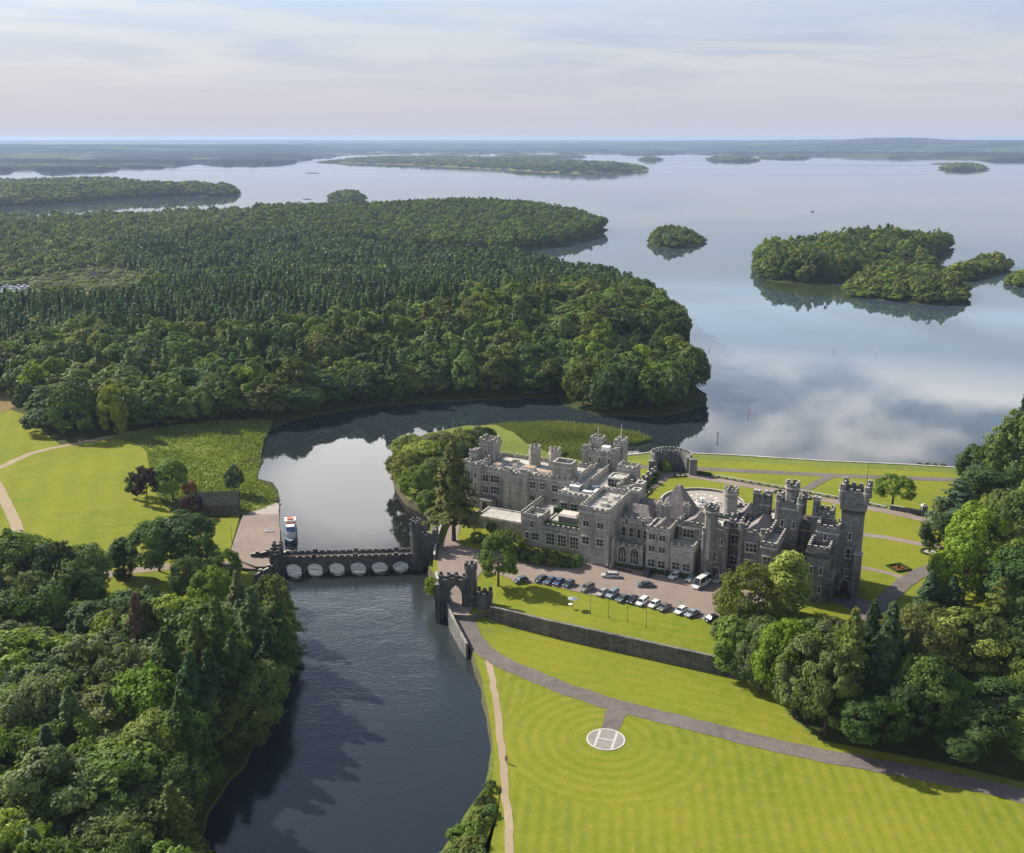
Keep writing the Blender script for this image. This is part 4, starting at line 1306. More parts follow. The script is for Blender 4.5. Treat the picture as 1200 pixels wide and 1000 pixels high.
scatter('bay_wood', rest['near'], ['broad_mid', 'conifer_mid'], {'broad_mid': BC, 'conifer_mid': CC}, 'dense dark wood of leafy trees and conifers between the bay and the lake')
scatter('headland_wood', rest['far'], ['broad_far', 'conifer_far'], {'broad_far': BC, 'conifer_far': CC}, 'woods stretching back to the far headland beyond the conifer plantation')


def isle_wood(name, label, step, H, W, cols, con=.0, inset=0.6, dens=1.0, extra=None):
    items = []
    for nm in (name if isinstance(name, list) else [name]):
        poly, hf = ISLES[nm]
        x, y = spread(poly, step, rng9)
        k = line_dist(x, y, poly, True) > inset
        x, y = x[k], y[k]
        z = hf(x, y); ed = line_dist(x, y, poly, True)
        vn = vnoise(x, y, step * 7, 33)
        for a, b, c, v, e_ in zip(x, y, z, vn, ed):
            if random.random() > dens * (1 if v > .3 else .6): continue
            kd = 'conifer_far' if random.random() < con else 'broad_far'
            items.append((kd, a, b, float(c), random.uniform(*H) * (0.55 + .8 * v) * min(1.0, .45 + e_ / (2.2 * step)), random.uniform(*W), random.choice(cols + ['yellow'])))
    scatter(name if isinstance(name, str) else name[0] + '_wood', items, ['broad_far', 'conifer_far'], {'broad_far': ['mid', 'dark', 'olive', 'yellow'], 'conifer_far': ['spruce', 'dark']}, label)


isle_wood(['lough_island'], 'leafy wood covering the large island in the lake', 7.2, (10, 18), (8, 14), ['mid', 'olive', 'dark', 'mid'])
isle_wood(['front_islet'], 'leafy wood on the low islet in front of the large island', 7.5, (8, 12), (9, 12), ['mid', 'olive', 'yellow'])
isle_wood(['east_islet'], 'leafy wood on the islet right of the large island', 7.5, (7, 11), (9, 12), ['mid', 'olive', 'yellow'])
isle_wood(['small_islet'], 'leafy wood on the islet cut by the right edge of the view', 7.5, (8, 12), (9, 12), ['mid', 'olive'])
isle_wood(['pine_islet'], 'clump of trees on the small round islet left of the large island', 7.5, (8, 14), (8, 12), ['mid', 'dark', 'olive'], .12)
isle_wood(['long_point'], 'wood covering the long point of land across the water far left', 19, (13, 20), (19, 26), ['mid', 'dark', 'olive'], .05, 6)
isle_wood(['round_islet'], 'dense wood on the round islet off the headland', 11, (10, 14), (12, 16), ['dark', 'mid'], .1)
isle_wood(['field_island'], 'tree belts and copses on the long island far out in the lake', 30, (10, 16), (26, 38), ['mid', 'dark', 'dark'], 0, 10, .62)
isle_wood(['dark_islet'], 'dark wood on the flat islet right of the long island', 28, (14, 18), (28, 36), ['dark', 'mid'])
isle_wood(['far_islet'], 'dark wood on the flat islets near the hills at the right', 28, (14, 18), (28, 36), ['dark', 'mid'])
for nm_ in ('outer_islet', 'thin_islet', 'low_spit', 'shore_islet'):
    isle_wood([nm_], {'outer_islet': 'dark tree belt on the long thin islet before the far shore', 'thin_islet': 'dark tree belt on the thin islet right of the long thin one', 'low_spit': 'dark tree belt on the low spit under the hills', 'shore_islet': 'dark tree belt on the islet close to the far shore at the left'}[nm_], 30, (8, 14), (28, 38), ['dark', 'mid'])
isle_wood(['mid_islet'], 'dark wood on the small flat islet beside the long island', 28, (14, 18), (28, 36), ['dark', 'mid'])


SC = spread(MEADOW, 6.5, rng9)
keep_ = ~in_poly(SC[0], SC[1], HARB) & (vnoise(SC[0], SC[1], 30, 51) > .28)
scatter('meadow_scrub', [('broad_far', a, b, float(h_left(a, b)), random.uniform(1.6, 4.6), random.uniform(6, 11), random.choice(['silver', 'pale', 'pale', 'yellow', 'olive'])) for a, b in zip(SC[0][keep_], SC[1][keep_])], ['broad_far'], {}, 'pale low scrub covering the meadow behind the conifers far left')


# reeds behind the castle and rough grass of the marsh
def blades(name, polys, n, hgt, wd, cols, label, hf, mat='rough_blades'):
    rng = np.random.default_rng(len(name))
    vs = []; X = []; Y = []
    for poly in polys:
        xs = [p[0] for p in poly]; ys = [p[1] for p in poly]
        x = rng.uniform(min(xs), max(xs), n * 3); y = rng.uniform(min(ys), max(ys), n * 3)
        k = in_poly(x, y, poly) & (vnoise(x, y, 5, 44) + rng.random(x.size) * .6 > .45)
        X.append(x[k][:n]); Y.append(y[k][:n])
    x = np.concatenate(X); y = np.concatenate(Y); m = len(x)
    z = np.broadcast_to(hf(x, y), (m,))
    a = rng.random(m) * 6.28; h = rng.uniform(hgt[0], hgt[1], m) * (.7 + .6 * vnoise(x, y, 9, 12)); ww = rng.uniform(wd[0], wd[1], m) * .5
    dx = np.cos(a) * ww; dy = np.sin(a) * ww; lx = rng.normal(0, .25, m) * h; ly = rng.normal(0, .25, m) * h
    v = np.stack([np.stack([x - dx, y - dy, z - .2], 1), np.stack([x + dx, y + dy, z - .2], 1), np.stack([x + dx * .5 + lx, y + dy * .5 + ly, z + h], 1), np.stack([x - dx * .5 + lx, y - dy * .5 + ly, z + h], 1)], 1)
    me = bpy.data.meshes.new(name)
    me.from_pydata(v.reshape(-1, 3).tolist(), [], np.arange(4 * m).reshape(-1, 4).tolist())
    t_ = me.attributes.new('tint', 'FLOAT', 'FACE'); t_.data.foreach_set('value', np.clip(vnoise(x, y, 14, 8) * .7 + rng.random(m) * .3, 0, 1).astype(np.float32))
    me.materials.append(M['leaf'])
    o = link(name, me); o.color = cols + (1,)
    return tag(o, label, 'reeds' if 'reed' in name else 'grass', kind='stuff')


REED = P([(570, 503), (600, 497), (645, 497), (700, 502), (745, 510), (764, 516), (745, 521), (718, 522), (690, 528), (668, 533), (650, 538), (620, 526), (596, 512)], 0.2)
REED2 = P([(664, 541), (672, 533), (690, 530), (700, 545), (684, 548)], 0.2)
sheet('reed_bed', REED, flat(0.06), M['reedmud'], 0, 6)
sheet('reed_bed', REED2, flat(0.06), M['reedmud'], 0, 6)
blades('reeds', [REED, REED2], 16000, (1.3, 2.3), (.25, .5), (0.115, 0.155, 0.035), 'bright green reed bed in the inlet behind the castle', flat(0.0))
blades('marsh_grass', [MARSH], 12000, (.3, .9), (.4, .9), (0.13, 0.18, 0.03), 'tussocky rough grass on the marsh beside the bay', h_left)
SHAL = smooth_line(P([(886, 330), (905, 328), (945, 333), (985, 334), (992, 345), (1010, 349), (1000, 352), (950, 347), (905, 342)], 0.0), 2, True)
sheet('shallows', SHAL, flat(0.02), mottled('weedy_shallows', (0.040, 0.055, 0.020), (0.055, 0.070, 0.026), (0.03, 0.04, 0.018), .02, .2, rough=.10, bd=.01), 0, 20)
# ------------------------------------------------------------------ the castle (local frame: u along the front, v away from us, z up from the forecourt)
C0 = at(697, 657, 6.0)
CTH = R(-25.5)
castle = empty('castle', (C0[0], C0[1], 6.0), CTH, 'huge grey stone castle with battlemented wings and a tall corner tower beside the lake', 'castle')
SM = [M['stone'], M['roof_flat'], M['stone_trim'], M['roof_dark'], M['stone_dk']]
SD = [M['stone_dk'], M['roof_dark'], M['stone_trim'], M['roof_dark'], M['stone_black']]
_eps = [0]


def merlons(mb, x0, x1, y0, y1, z0, z1, side, mer=0.95, gap=0.75, t=0.45, m=0, step=False):
    """a row of merlons along one side of a box"""
    L = (x1 - x0) if side in 'fb' else (y1 - y0)
    n = max(2, int(round((L + gap) / (mer + gap))))
    g = (L - n * mer) / max(1, n - 1)
    for i in range(n):
        s = i * (mer + g)
        top = z1 + ((0.45 if i in (0, n - 1) else 0) if step else 0)
        if side == 'f': mb.box(x0 + s, x0 + s + mer, y0, y0 + t, z0, top, m, 2)
        elif side == 'b': mb.box(x0 + s, x0 + s + mer, y1 - t, y1, z0, top, m, 2)
        elif side == 'l': mb.box(x0, x0 + t, y0 + s, y0 + s + mer, z0, top, m, 2)
        else: mb.box(x1 - t, x1, y0 + s, y0 + s + mer, z0, top, m, 2)


def wing_mb(u0, u1, v0, v1, z1, par=1.5, merl=True, sides='fblr', step=False, roof=1, t=0.5, z0=-1.5, course=True):
    mb = MB()
    zr = z1 - par
    mb.box(u0, u1, v0, v1, z0, zr, 0, roof)
    zp = z1 - 0.75 if merl else z1
    mb.box(u0, u1, v0, v0 + t, zr, zp, 0, 2)
    mb.box(u0, u1, v1 - t, v1, zr, zp, 0, 2)
    mb.box(u0, u0 + t, v0 + t, v1 - t, zr, zp, 0, 2)
    mb.box(u1 - t, u1, v0 + t, v1 - t, zr, zp, 0, 2)
    if merl:
        for s in sides:
            a, b = (v0 + (t + .5 if 'f' in sides else 0), v1 - (t + .5 if 'b' in sides else 0)) if s in 'lr' else (v0, v1)
            if (s in 'fb' and u1 - u0 > 1.5) or (s in 'lr' and b - a > 2):
                merlons(mb, u0, u1, a if s in 'lr' else v0, b if s in 'lr' else v1, zp, z1, s, step=step)
    if course:
        e = .14
        mb.box(u0 - e, u1 + e, v0 - e, v1 + e, zr - .25, zr + .05, 2)
        mb.box(u0 - e * .8, u1 + e * .8, v0 - e * .8, v1 + e * .8, z0, 0.7, 0)
    return mb


def wing(name, u0, u1, v0, v1, z1, mats=None, label=None, **kw):
    _eps[0] += 1
    e = 0.011 * (_eps[0] % 9)
    o = wing_mb(u0 - e, u1 + e, v0 - e, v1 + e, z1 + e, **kw).build(name, mats or SM, castle)
    if label: o['label'] = label
    return o


def turret(name, u, v, r, z1, mats=None, n=12, head=None, label=None, z0=-1.5, mer=6, ph=0.13, hh=2.6):
    """a round or many-sided turret; head = how far its top oversails"""
    mb = MB()
    hd = head or 0.0
    zr = z1 - 1.5
    mb.cyl(u, v, r, z0, z1 - hh if hd else zr, n, 0, ph=ph, top=3)
    if hd:
        mb.cyl(u, v, r, z1 - hh, z1 - hh + .5, n, 0, r1=r + hd, ph=ph)
        mb.cyl(u, v, r + hd, z1 - hh + .5, zr, n, 0, ph=ph, top=3)
    ro = r + hd; ri = ro - .42
    k = n
    vs = []; fs = []
    for zz2, rr in ((zr, ro), (zr + .8, ro), (zr + .8, ri), (zr, ri)):
        vs += [(u + rr * math.cos(ph + 2 * math.pi * i / k), v + rr * math.sin(ph + 2 * math.pi * i / k), zz2) for i in range(k)]
    for j in range(3):
        fs += [(j * k + i, j * k + (i + 1) % k, (j + 1) * k + (i + 1) % k, (j + 1) * k + i) for i in range(k)]
    mb.add(vs, fs, [0] * k + [2] * k + [0] * k)
    for i in range(mer):
        a0 = 2 * math.pi * i / mer + ph; a1 = a0 + 2 * math.pi / mer * .55
        q = [(u + ro * math.cos(a0), v + ro * math.sin(a0)), (u + ro * math.cos(a1), v + ro * math.sin(a1)), (u + ri * math.cos(a1), v + ri * math.sin(a1)), (u + ri * math.cos(a0), v + ri * math.sin(a0))]
        mb.prism(q, zr + .8, z1, 0, 2)
    mb.cyl(u, v, ro + .1, zr - .3, zr - .02, n, 2, ph=ph)
    o = mb.build(name, mats or SM, castle)
    if label: o['label'] = label
    return o


# windows: a stone surround standing proud of the wall with dark glass inside it
def win_mesh(name, w, h, lights, rows=1, hood=False, arch=False, door=False):
    mb = MB()
    f = .2
    mb.box(-w / 2, w / 2, -.05, .02, 0, h, 2)
    mb.box(-w / 2 - f, -w / 2, -.16, .02, -f, h + (0 if arch else f), 0)
    mb.box(w / 2, w / 2 + f, -.16, .02, -f, h + (0 if arch else f), 0)
    mb.box(-w / 2 - f - .1, w / 2 + f + .1, -.24, .02, -f - .18, -f + .02, 0)
    if arch:
        n = 8
        pi_ = []; po = []
        for i in range(n + 1):
            a = math.pi * i / n
            k = 1.15
            pi_.append((-w / 2 * math.cos(a), h + w / 2 * k * math.sin(a))); po.append((-(w / 2 + f) * math.cos(a), h + (w / 2 * k + f + .05) * math.sin(a)))
        vs = [(x, -.16, z) for x, z in pi_] + [(x, -.16, z) for x, z in po] + [(x, .02, z) for x, z in po] + [(x, .02, z) for x, z in pi_]
        m1 = n + 1
        fs = []
        for i in range(n):
            fs += [(i, i + 1, m1 + i + 1, m1 + i), (m1 + i, m1 + i + 1, 2 * m1 + i + 1, 2 * m1 + i), (3 * m1 + i + 1, 3 * m1 + i, i, i + 1)]
        mb.add(vs, fs, 0)
        mb.add([(x, -.05, z) for x, z in pi_], [tuple(range(n, -1, -1))], 2)
    else:
        mb.box(-w / 2, w / 2, -.16, .02, h, h + f, 0)
        mb.box(-w / 2, w / 2, -.16, .02, -f, 0, 0)
    if hood:
        mb.box(-w / 2 - f - .15, w / 2 + f + .15, -.3, .02, h + f + (w * .5 if arch else 0), h + f + .2 + (w * .5 if arch else 0), 0)
    for i in range(1, lights):
        x = -w / 2 + w * i / lights
        mb.box(x - .07, x + .07, -.12, .01, 0, h, 0)
    for i in range(1, rows):
        z = h * i / rows
        mb.box(-w / 2, w / 2, -.115, .01, z - .06, z + .06, 0)
    return mb.mesh(name, [M['stone_trim'], M['stone_trim'], M['door'] if door else M['glass']])


WIN = {'two': win_mesh('window', 1.9, 2.0, 2, 2, True), 'three': win_mesh('window', 2.9, 2.3, 3, 2, True), 'tall': win_mesh('window', 2.4, 3.4, 3, 3, True),
       'arch': win_mesh('window', 1.1, 1.9, 1, 2, False, True), 'slit': win_mesh('window', .55, 1.7, 1, 1), 'gothic': win_mesh('window', 2.3, 3.2, 3, 2, False, True),
       'one': win_mesh('window', 1.0, 1.7, 1, 2), 'door': win_mesh('door', 2.0, 2.6, 1, 1, False, True, True), 'pair': win_mesh('window', 1.7, 1.6, 2, 1)}
NWIN = [0]


def win(parent, kind, u, v, z, face='f', name=None):
    o = link(name or ('door' if kind == 'door' else 'window'), WIN[kind], parent)
    o.location = (u, v, z)
    o.rotation_euler = (0, 0, {'f': 0.0, 'r': math.pi / 2, 'l': -math.pi / 2, 'b': math.pi}.get(face, face if not isinstance(face, str) else 0.0))
    NWIN[0] += 1
    return o


# --- north wing, the long light-coloured block at the left
nw = wing('long_wing', -49.5, -17.2, 26.0, 42.0, 13.9, label='long left wing with a pale flat roof')
for u in (-47.5, -44.2):
    for z, k in ((1.2, 'two'), (5.0, 'three'), (8.8, 'three')): win(nw, k if u > -46 else 'two', u, 25.85, z)
for u in (-36.6,):
    for z in (1.0, 5.0, 8.8): win(nw, 'two', u, 25.85, z)
for u in (-31.0, -27.6, -23.4, -20.0):
    for z, k in ((4.8, 'pair'), (8.9, 'two')): win(nw, k, u, 25.85, z)
for i, (u0_, u1_) in enumerate(((-40.6, -38.6), (-34.6, -32.4))):
    wing('pilaster_tower', u0_, u1_, 24.7, 27.5, 14.9, par=1.2, sides='f')
wing('bay_parapet', -38.55, -34.65, 25.3, 27.6, 13.2, par=1.3, sides='f')
nb = wing('end_block', -54.5, -49.0, 24.3, 33.0, 15.0, step=True)
for z in (3.0, 6.6, 10.0): win(nb, 'one', -52.6, 24.15, z); win(nb, 'slit', -50.3, 24.15, z)
ct = wing('corner_turret', -53.6, -48.4, 33.2, 38.2, 20.0, step=True)
win(ct, 'slit', -51, 33.05, 15)
wing('low_turret', -55.6, -53.0, 30.0, 34.6, 17.2, sides='fr')
turret('round_turret', -35.3, 37.0, 1.95, 19.2, n=16, mer=8)
turret('round_turret', -28.2, 36.8, 2.0, 19.4, n=16, mer=8)
et = wing('square_turret', -24.6, -18.4, 26.6, 31.4, 18.1, par=1.3, step=True, merl=False)
nw2 = wing('long_wing', -17.6, -13.0, 24.6, 47.0, 13.2)
# roof clutter on the long wing
for (a, b, c, d, z) in ((-47, -44.6, 30, 33, 13.4), (-43, -41, 34, 38, 13.3), (-36.5, -33, 31, 33.4, 13.6), (-31, -27, 29, 31.5, 13.5), (-26.5, -25, 33, 39, 13.2), (-40, -38.8, 30, 31.2, 14.2)):
    mb = MB(); mb.box(a, b, c, d, 12.3, z, 0, 1); mb.build('roof_light', [M['roof_flat'], M['roof_tan']], castle)
# --- keep
kp = wing('keep', -22.4, -11.5, 47.2, 57.0, 17.4, step=True, par=2.2)
for u0_, u1_, v0_, v1_, z_ in ((-22.7, -18.6, 53.4, 57.5, 19.4), (-14.0, -10.9, 52.6, 57.5, 19.7), (-23.0, -21.4, 46.9, 48.6, 18.2), (-12.6, -10.8, 46.8, 48.8, 18.4)):
    wing('keep_turret', u0_, u1_, v0_, v1_, z_, z0=8)
for z in (9.0, 13.0):
    for u in (-20.0, -16.8, -13.6): win(kp, 'slit', u, 47.0, z)
for z in (9.0, 13.0): win(kp, 'slit', -11.35, 51, z, 'r')
mb = MB(); mb.box(-17.6, -15.0, 50.5, 53.0, 15.2, 17.4, 0); mb.build('roof_hut', M['white'], castle)
mb = MB(); mb.tube((-20.6, 55.4, 17.6), (-20.6, 55.4, 23.0), .09, .05); mb.build('flagpole', M['white'], castle)
mb = MB(); mb.tube((-12.4, 55.0, 17.6), (-12.4, 55.0, 24.4), .10, .05); mb.build('flagpole', M['white'], castle)
# --- flat-roofed middle
mg = wing('middle_block', -21.5, -8.2, 30.5, 46.8, 11.6, sides='b', par=.9)
hh = wing('hall_block', -19.6, -4.6, 19.4, 30.4, 11.8, sides='f', par=1.0)
for u in (-17.5, -14.2, -10.8, -7.4): win(hh, 'two', u, 19.2, 6.2)
for u in (-17.5, -14.2, -10.8, -7.4): win(hh, 'one', u, 19.2, 2.4)
for (a, b, c, d, z) in ((-17.5, -14.2, 23, 26.0, 12.5), (-9.4, -7.0, 21.5, 25.0, 12.2), (-13.2, -10.2, 22.5, 24.0, 11.6), (-13.5, -12.6, 25.5, 27.0, 12.0), (-11.8, -9.6, 27.0, 28.5, 11.9), (-18.8, -17.9, 21.0, 22.4, 11.7), (-16, -13, 28, 29.6, 11.6)):
    mb = MB(); mb.box(a, b, c, d, 10.7, z, 0, 1); mb.build('skylight', [M['metal'], M['white']], castle)
gb = wing('glazed_penthouse', -8.6, -3.4, 33.0, 38.0, 13.6, merl=False, par=.4)
win(gb, 'three', -7.0, 32.85, 10.9); win(gb, 'three', -4.9, 32.86, 10.9)
wing('roof_turret', -7.6, -1.5, 38.6, 43.0, 16.2, par=1.2)
hs = wing('stair_block', -3.4, 1.6, 26.0, 33.4, 13.8, step=True)
win(hs, 'slit', -1.0, 25.85, 11)
wing('chimney_block', 2.0, 4.4, 27.5, 31.0, 14.8, merl=False, par=.5)
wing('chimney_block', 4.6, 7.0, 16.2, 19.2, 16.6, merl=False, par=.5)
# --- tall front block left of the porch
fb = wing('front_tower', -3.9, 4.9, -2.6, 15.4, 16.8, roof=1, par=1.7)
for u in (-1.8, 2.4): win(fb, 'pair', u, -2.75, 11.0)
for u in (-1.8, 2.4): win(fb, 'two', u, -2.75, 5.8)
for v in (2, 7, 12): win(fb, 'one', 5.05, v, 11.0, 'r')
for (a, b, c, d, z) in ((0.2, 2.0, 3, 5, 16.2), (-1.0, 0.4, 7, 8.2, 16.4), (1.6, 3.0, 9.5, 12, 16.3)):
    mb = MB(); mb.box(a, b, c, d, 15.1, z, 0, 1); mb.build('roof_vent', [M['roof_flat'], M['stone_trim']], castle)
# --- low left front with terrace
jb = wing('terrace_wing', -17.6, -3.95, 2.4, 15.0, 7.6, sides='f', par=1.1)
for u in (-14.6, -11.0, -7.2): win(jb, 'tall', u, 2.2, 1.5)
kb = wing('corner_tower', -23.2, -17.4, 2.2, 8.2, 9.7, sides='fblr')
win(kb, 'two', -19.4, 2.05, 2.2); win(kb, 'one', -21.9, 2.05, 2.4); win(kb, 'one', -20.4, 2.05, 6.0)
lb_ = wing('kitchen_wing', -42.2, -23.3, 9.3, 17.6, 3.6, merl=False, par=.35, roof=3, mats=[M['stone'], M['roof_tan'], M['stone_trim'], M['roof_tan'], M['stone_dk']])
wing('yard_wall', -45.4, -42.3, 9.35, 10.0, 3.0, merl=False, par=.3)
wing('yard_pillar', -43.6, -42.35, 10.4, 11.8, 4.2, merl=False, par=.3)
mb = MB(); mb.box(-47.5, -43.8, 21.5, 25.9, -1, 3.6, 0, 3); mb.box(-47.9, -43.4, 21.1, 25.95, 3.6, 3.9, 3, 3); pc = mb.build('side_porch', SM, castle)
win(pc, 'door', -45.6, 21.35, 0)
sb_ = wing('back_terrace', -26.4, -19.8, 15.1, 25.6, 5.6, merl=False, par=.5)
wing('terrace_parapet', -27.1, -26.45, 9.0, 24.6, 7.6, sides='l', par=.9)
mb = MB(); mb.box(-14.4, -8.8, 7.4, 11.0, 6.4, 8.7, 1); mb.prism([(-14.8, 7.0), (-8.4, 7.0), (-8.4, 11.4), (-14.8, 11.4)], 8.7, 9.3, 0, scale_top=.8); cs = mb.build('conservatory', [M['roof_flat'], M['roof_dark']], castle)
mb = MB(); mb.box(-16.8, -4.3, 3.3, 4.2, 6.4, 7.9); mb.box(-18.6, -14.8, 13.6, 14.6, 6.4, 8.4); mb.build('terrace_hedge', mottled('clipped_hedge', (.02, .045, .012), (.035, .065, .016), (.05, .08, .02), .5, 3.0, bd=.2), castle)
# --- porch and the range behind it
pb = wing('porch_wing', 0.9, 14.0, -.1, 4.4, 6.8, sides='fr')
win(pb, 'gothic', 8.2, -.27, 1.3); win(pb, 'gothic', 11.7, -.27, 1.3)
gp = wing('entrance_porch', .05, 5.6, -1.2, 3.6, 7.6, sides='fr', step=True)
win(gp, 'door', 2.9, -1.4, -.05)
turret('porch_turret', .1, -1.15, .55, 8.4, n=8, mer=4); turret('porch_turret', 5.6, -1.15, .55, 8.2, n=8, mer=4)
nr_ = wing('middle_range', 4.95, 14.8, 4.6, 12.5, 13.0, sides='f', step=True)
for u in (6.8, 9.0, 11.2, 13.2): win(nr_, 'arch', u, 4.4, 7.3)
for u in (7.6, 12.4): win(nr_, 'slit', u, 4.4, 10.6)


def gable_roof(name, u0, u1, v0, v1, z0, z1, axis='u', mats=None, hip=0.0):
    mb = MB()
    if axis == 'u':
        vm = (v0 + v1) / 2
        vs = [(u0, v0, z0), (u1, v0, z0), (u1, v1, z0), (u0, v1, z0), (u0 + hip, vm, z1), (u1 - hip, vm, z1)]
        fs = [(0, 1, 5, 4), (2, 3, 4, 5), (0, 4, 3), (1, 2, 5), (3, 2, 1, 0)]
    else:
        um = (u0 + u1) / 2
        vs = [(u0, v0, z0), (u1, v0, z0), (u1, v1, z0), (u0, v1, z0), (um, v0 + hip, z1), (um, v1 - hip, z1)]
        fs = [(1, 2, 5, 4), (3, 0, 4, 5), (0, 1, 4), (2, 3, 5), (3, 2, 1, 0)]
    mb.add(vs, fs, 0)
    return mb.build(name, mats or M['slate'], castle)


gable_roof('slate_roof', 5.6, 14.2, 5.6, 13.4, 12.0, 15.3, 'u', hip=2.2)
mb = MB(); mb.box(5.2, 15.2, 13.5, 22, -1, 11.0, 0, 3); mb.build('rear_range', SM, castle)
gable_roof('slate_roof', 5.0, 15.4, 13.7, 22.2, 11.0, 14.0, 'u', hip=2.5)
ob = wing('bay_block', 14.9, 21.3, -.3, 8.4, 13.2, sides='fr')
for u, k in ((16.6, 'pair'), (19.5, 'pair')):
    win(ob, k, u, -.45, 9.4); win(ob, k, u, -.45, 6.0); win(ob, 'two', u, -.45, 1.6)
gable_roof('slate_roof', 15.4, 20.8, 2.0, 8.0, 11.7, 13.4, 'v')
mb = MB(); mb.box(14.6, 23.4, 10.2, 20.0, -1, 12.2, 0, 3); mb.build('rear_range', SM, castle)
mb = MB(); mb.prism([(14.2, 9.8), (23.8, 9.8), (23.8, 20.4), (14.2, 20.4)], 12.2, 20.6, 0, scale_top=.12); mb.build('pyramid_roof', M['slate'], castle)
for u, v in ((15.6, 9.2), (17.6, 8.8), (22.6, 11.0)):
    mb = MB(); mb.box(u - .8, u + .8, v - .6, v + .6, 11, 16.6, 0, 2); mb.box(u - .95, u + .95, v - .75, v + .75, 16.2, 16.6, 2)
    for q in (-.4, .4): mb.cyl(u + q, v, .22, 16.6, 17.3, 8, 1)
    mb.build('chimney', SM, castle)
pl = wing('low_bay', 21.6, 28.1, .1, 4.8, 9.2, sides='fr', roof=4)
for u in (23.4, 26.3): win(pl, 'two', u, -.05, 1.8)
qb = wing('shield_gable_range', 22.2, 31.0, 5.0, 12.6, 14.0, sides='fl', step=True, mats=SD)
win(qb, 'arch', 29.0, 4.8, 10.0); win(qb, 'three', 25.2, 4.8, 9.6)
gable_roof('slate_roof', 22.8, 30.4, 6.0, 12.0, 12.6, 15.0, 'v')
# --- darker gothic south range
su = wing('gothic_gatehouse', 30.6, 36.2, 1.6, 10.0, 16.2, mats=SD, step=True)
win(su, 'door', 33.9, 1.45, 0); win(su, 'arch', 33.5, 1.45, 5.6); win(su, 'arch', 32.0, 1.45, 10.2); win(su, 'slit', 35.2, 1.45, 10.4)
turret('octagon_turret', 31.9, 2.1, 1.75, 21.0, mats=SD, n=8, head=.25, mer=8)
turret('angle_turret', 36.2, 1.6, .75, 17.2, mats=SD, n=8, mer=4); turret('angle_turret', 30.4, 1.3, .6, 14.6, mats=SD, n=8, mer=4)
turret('round_turret', 34.2, 13.4, 1.85, 22.8, mats=SM, n=16, head=.2, mer=8)
rb = wing('recessed_range', 36.2, 40.2, 6.0, 14.0, 15.4, mats=SD, sides='f')
win(rb, 'three', 38.2, 5.85, 9.6); win(rb, 'three', 38.2, 5.85, 3.6)
ub = wing('rear_hall', 33.0, 47.0, 14.2, 22.5, 15.4, mats=SD, step=True)
gable_roof('slate_roof', 35.6, 40.5, 14.6, 22.0, 13.9, 16.2, 'v')
tw = wing('twin_chimney_tower', 40.4, 44.6, 14.0, 17.4, 21.2, mats=SD, par=2.4, step=True)
wing('chimney_stack', 40.2, 41.8, 13.8, 15.2, 22.6, mats=SD, merl=False, par=.6, z0=14); wing('chimney_stack', 43.0, 44.8, 14.9, 16.4, 22.4, mats=SD, merl=False, par=.6, z0=14)
# canted bay
mb = MB()
poly = [(38.4, 5.9), (40.6, 1.2), (45.6, 1.2), (47.4, 5.0), (47.4, 14.2), (38.4, 14.2)]
mb.prism(poly, -1.5, 14.4, 0, 3)
for i in range(len(poly)):
    a = Vector((*poly[i], 0)); b = Vector((*poly[(i + 1) % len(poly)], 0)); d = (b - a); L = d.length; d.normalize(); nn = Vector((-d.y, d.x, 0))
    def q4(s0, s1, z0, z1, m):
        c = [a + d * s0, a + d * s1, a + d * s1 + nn * .5, a + d * s0 + nn * .5]
        mb.prism([(p.x, p.y) for p in c], z0, z1, m, 2)
    q4(0, L - .01, 14.4, 15.2, 0)
    n = max(2, int(L / 1.8))
    for k in range(n): q4(k * L / n + .1, k * L / n + .1 + .95, 15.2, 16.0, 0)
vb = mb.build('canted_bay', SD, castle)
for z, k in ((10.0, 'three'), (5.2, 'three'), (1.0, 'two')):
    win(vb, k, 43.1, 1.05, z)
ang = math.atan2(1.2 - 5.9, 40.6 - 38.4)
for z in (9.4, 4.4): win(vb, 'one', 39.36, 3.5, z, ang)
turret('angle_turret', 40.4, 1.1, .65, 17.6, mats=SD, n=8, mer=4); turret('angle_turret', 45.8, 1.1, .65, 16.8, mats=SD, n=8, mer=4)
gable_roof('slate_roof', 40.8, 46.6, 4.5, 13.6, 14.4, 17.0, 'v')
sr = wing('south_block', 46.2, 50.2, -2.2, 9.4, 14.6, mats=SD, sides='fr')
for z in (3.0, 8.6): win(sr, 'two', 48.0, -2.35, z)
for v in (1.5, 5.0): win(sr, 'arch', 50.35, v, 7.6, 'r')
wt = wing('dark_turret_tower', 47.6, 53.2, 10.2, 16.4, 22.2, mats=SD, step=True, par=2.2)
turret('stair_turret', 50.6, 12.2, 1.75, 27.2, mats=SD, n=8, head=.2, mer=6, z0=15)
win(wt, 'slit', 49.0, 10.05, 15); win(wt, 'slit', 52.0, 10.05, 15)
for (u, v) in ((47.6, 10.2), (53.2, 10.2), (53.2, 16.4)): turret('bartizan', u, v, .8, 23.6, mats=SD, n=8, mer=4, z0=17)
ch = wing('court_range', 50.2, 58.8, 14.0, 20.0, 14.8, mats=SD, sides='f', step=True)
gable_roof('slate_roof', 50.8, 58.0, 14.9, 19.6, 13.5, 16.5, 'u')
for u in (54, 57): win(ch, 'arch', u, 13.85, 6)
fy_ = wing('square_corner_tower', 57.6, 63.0, -1.2, 6.4, 15.4, mats=SD, par=2.3)
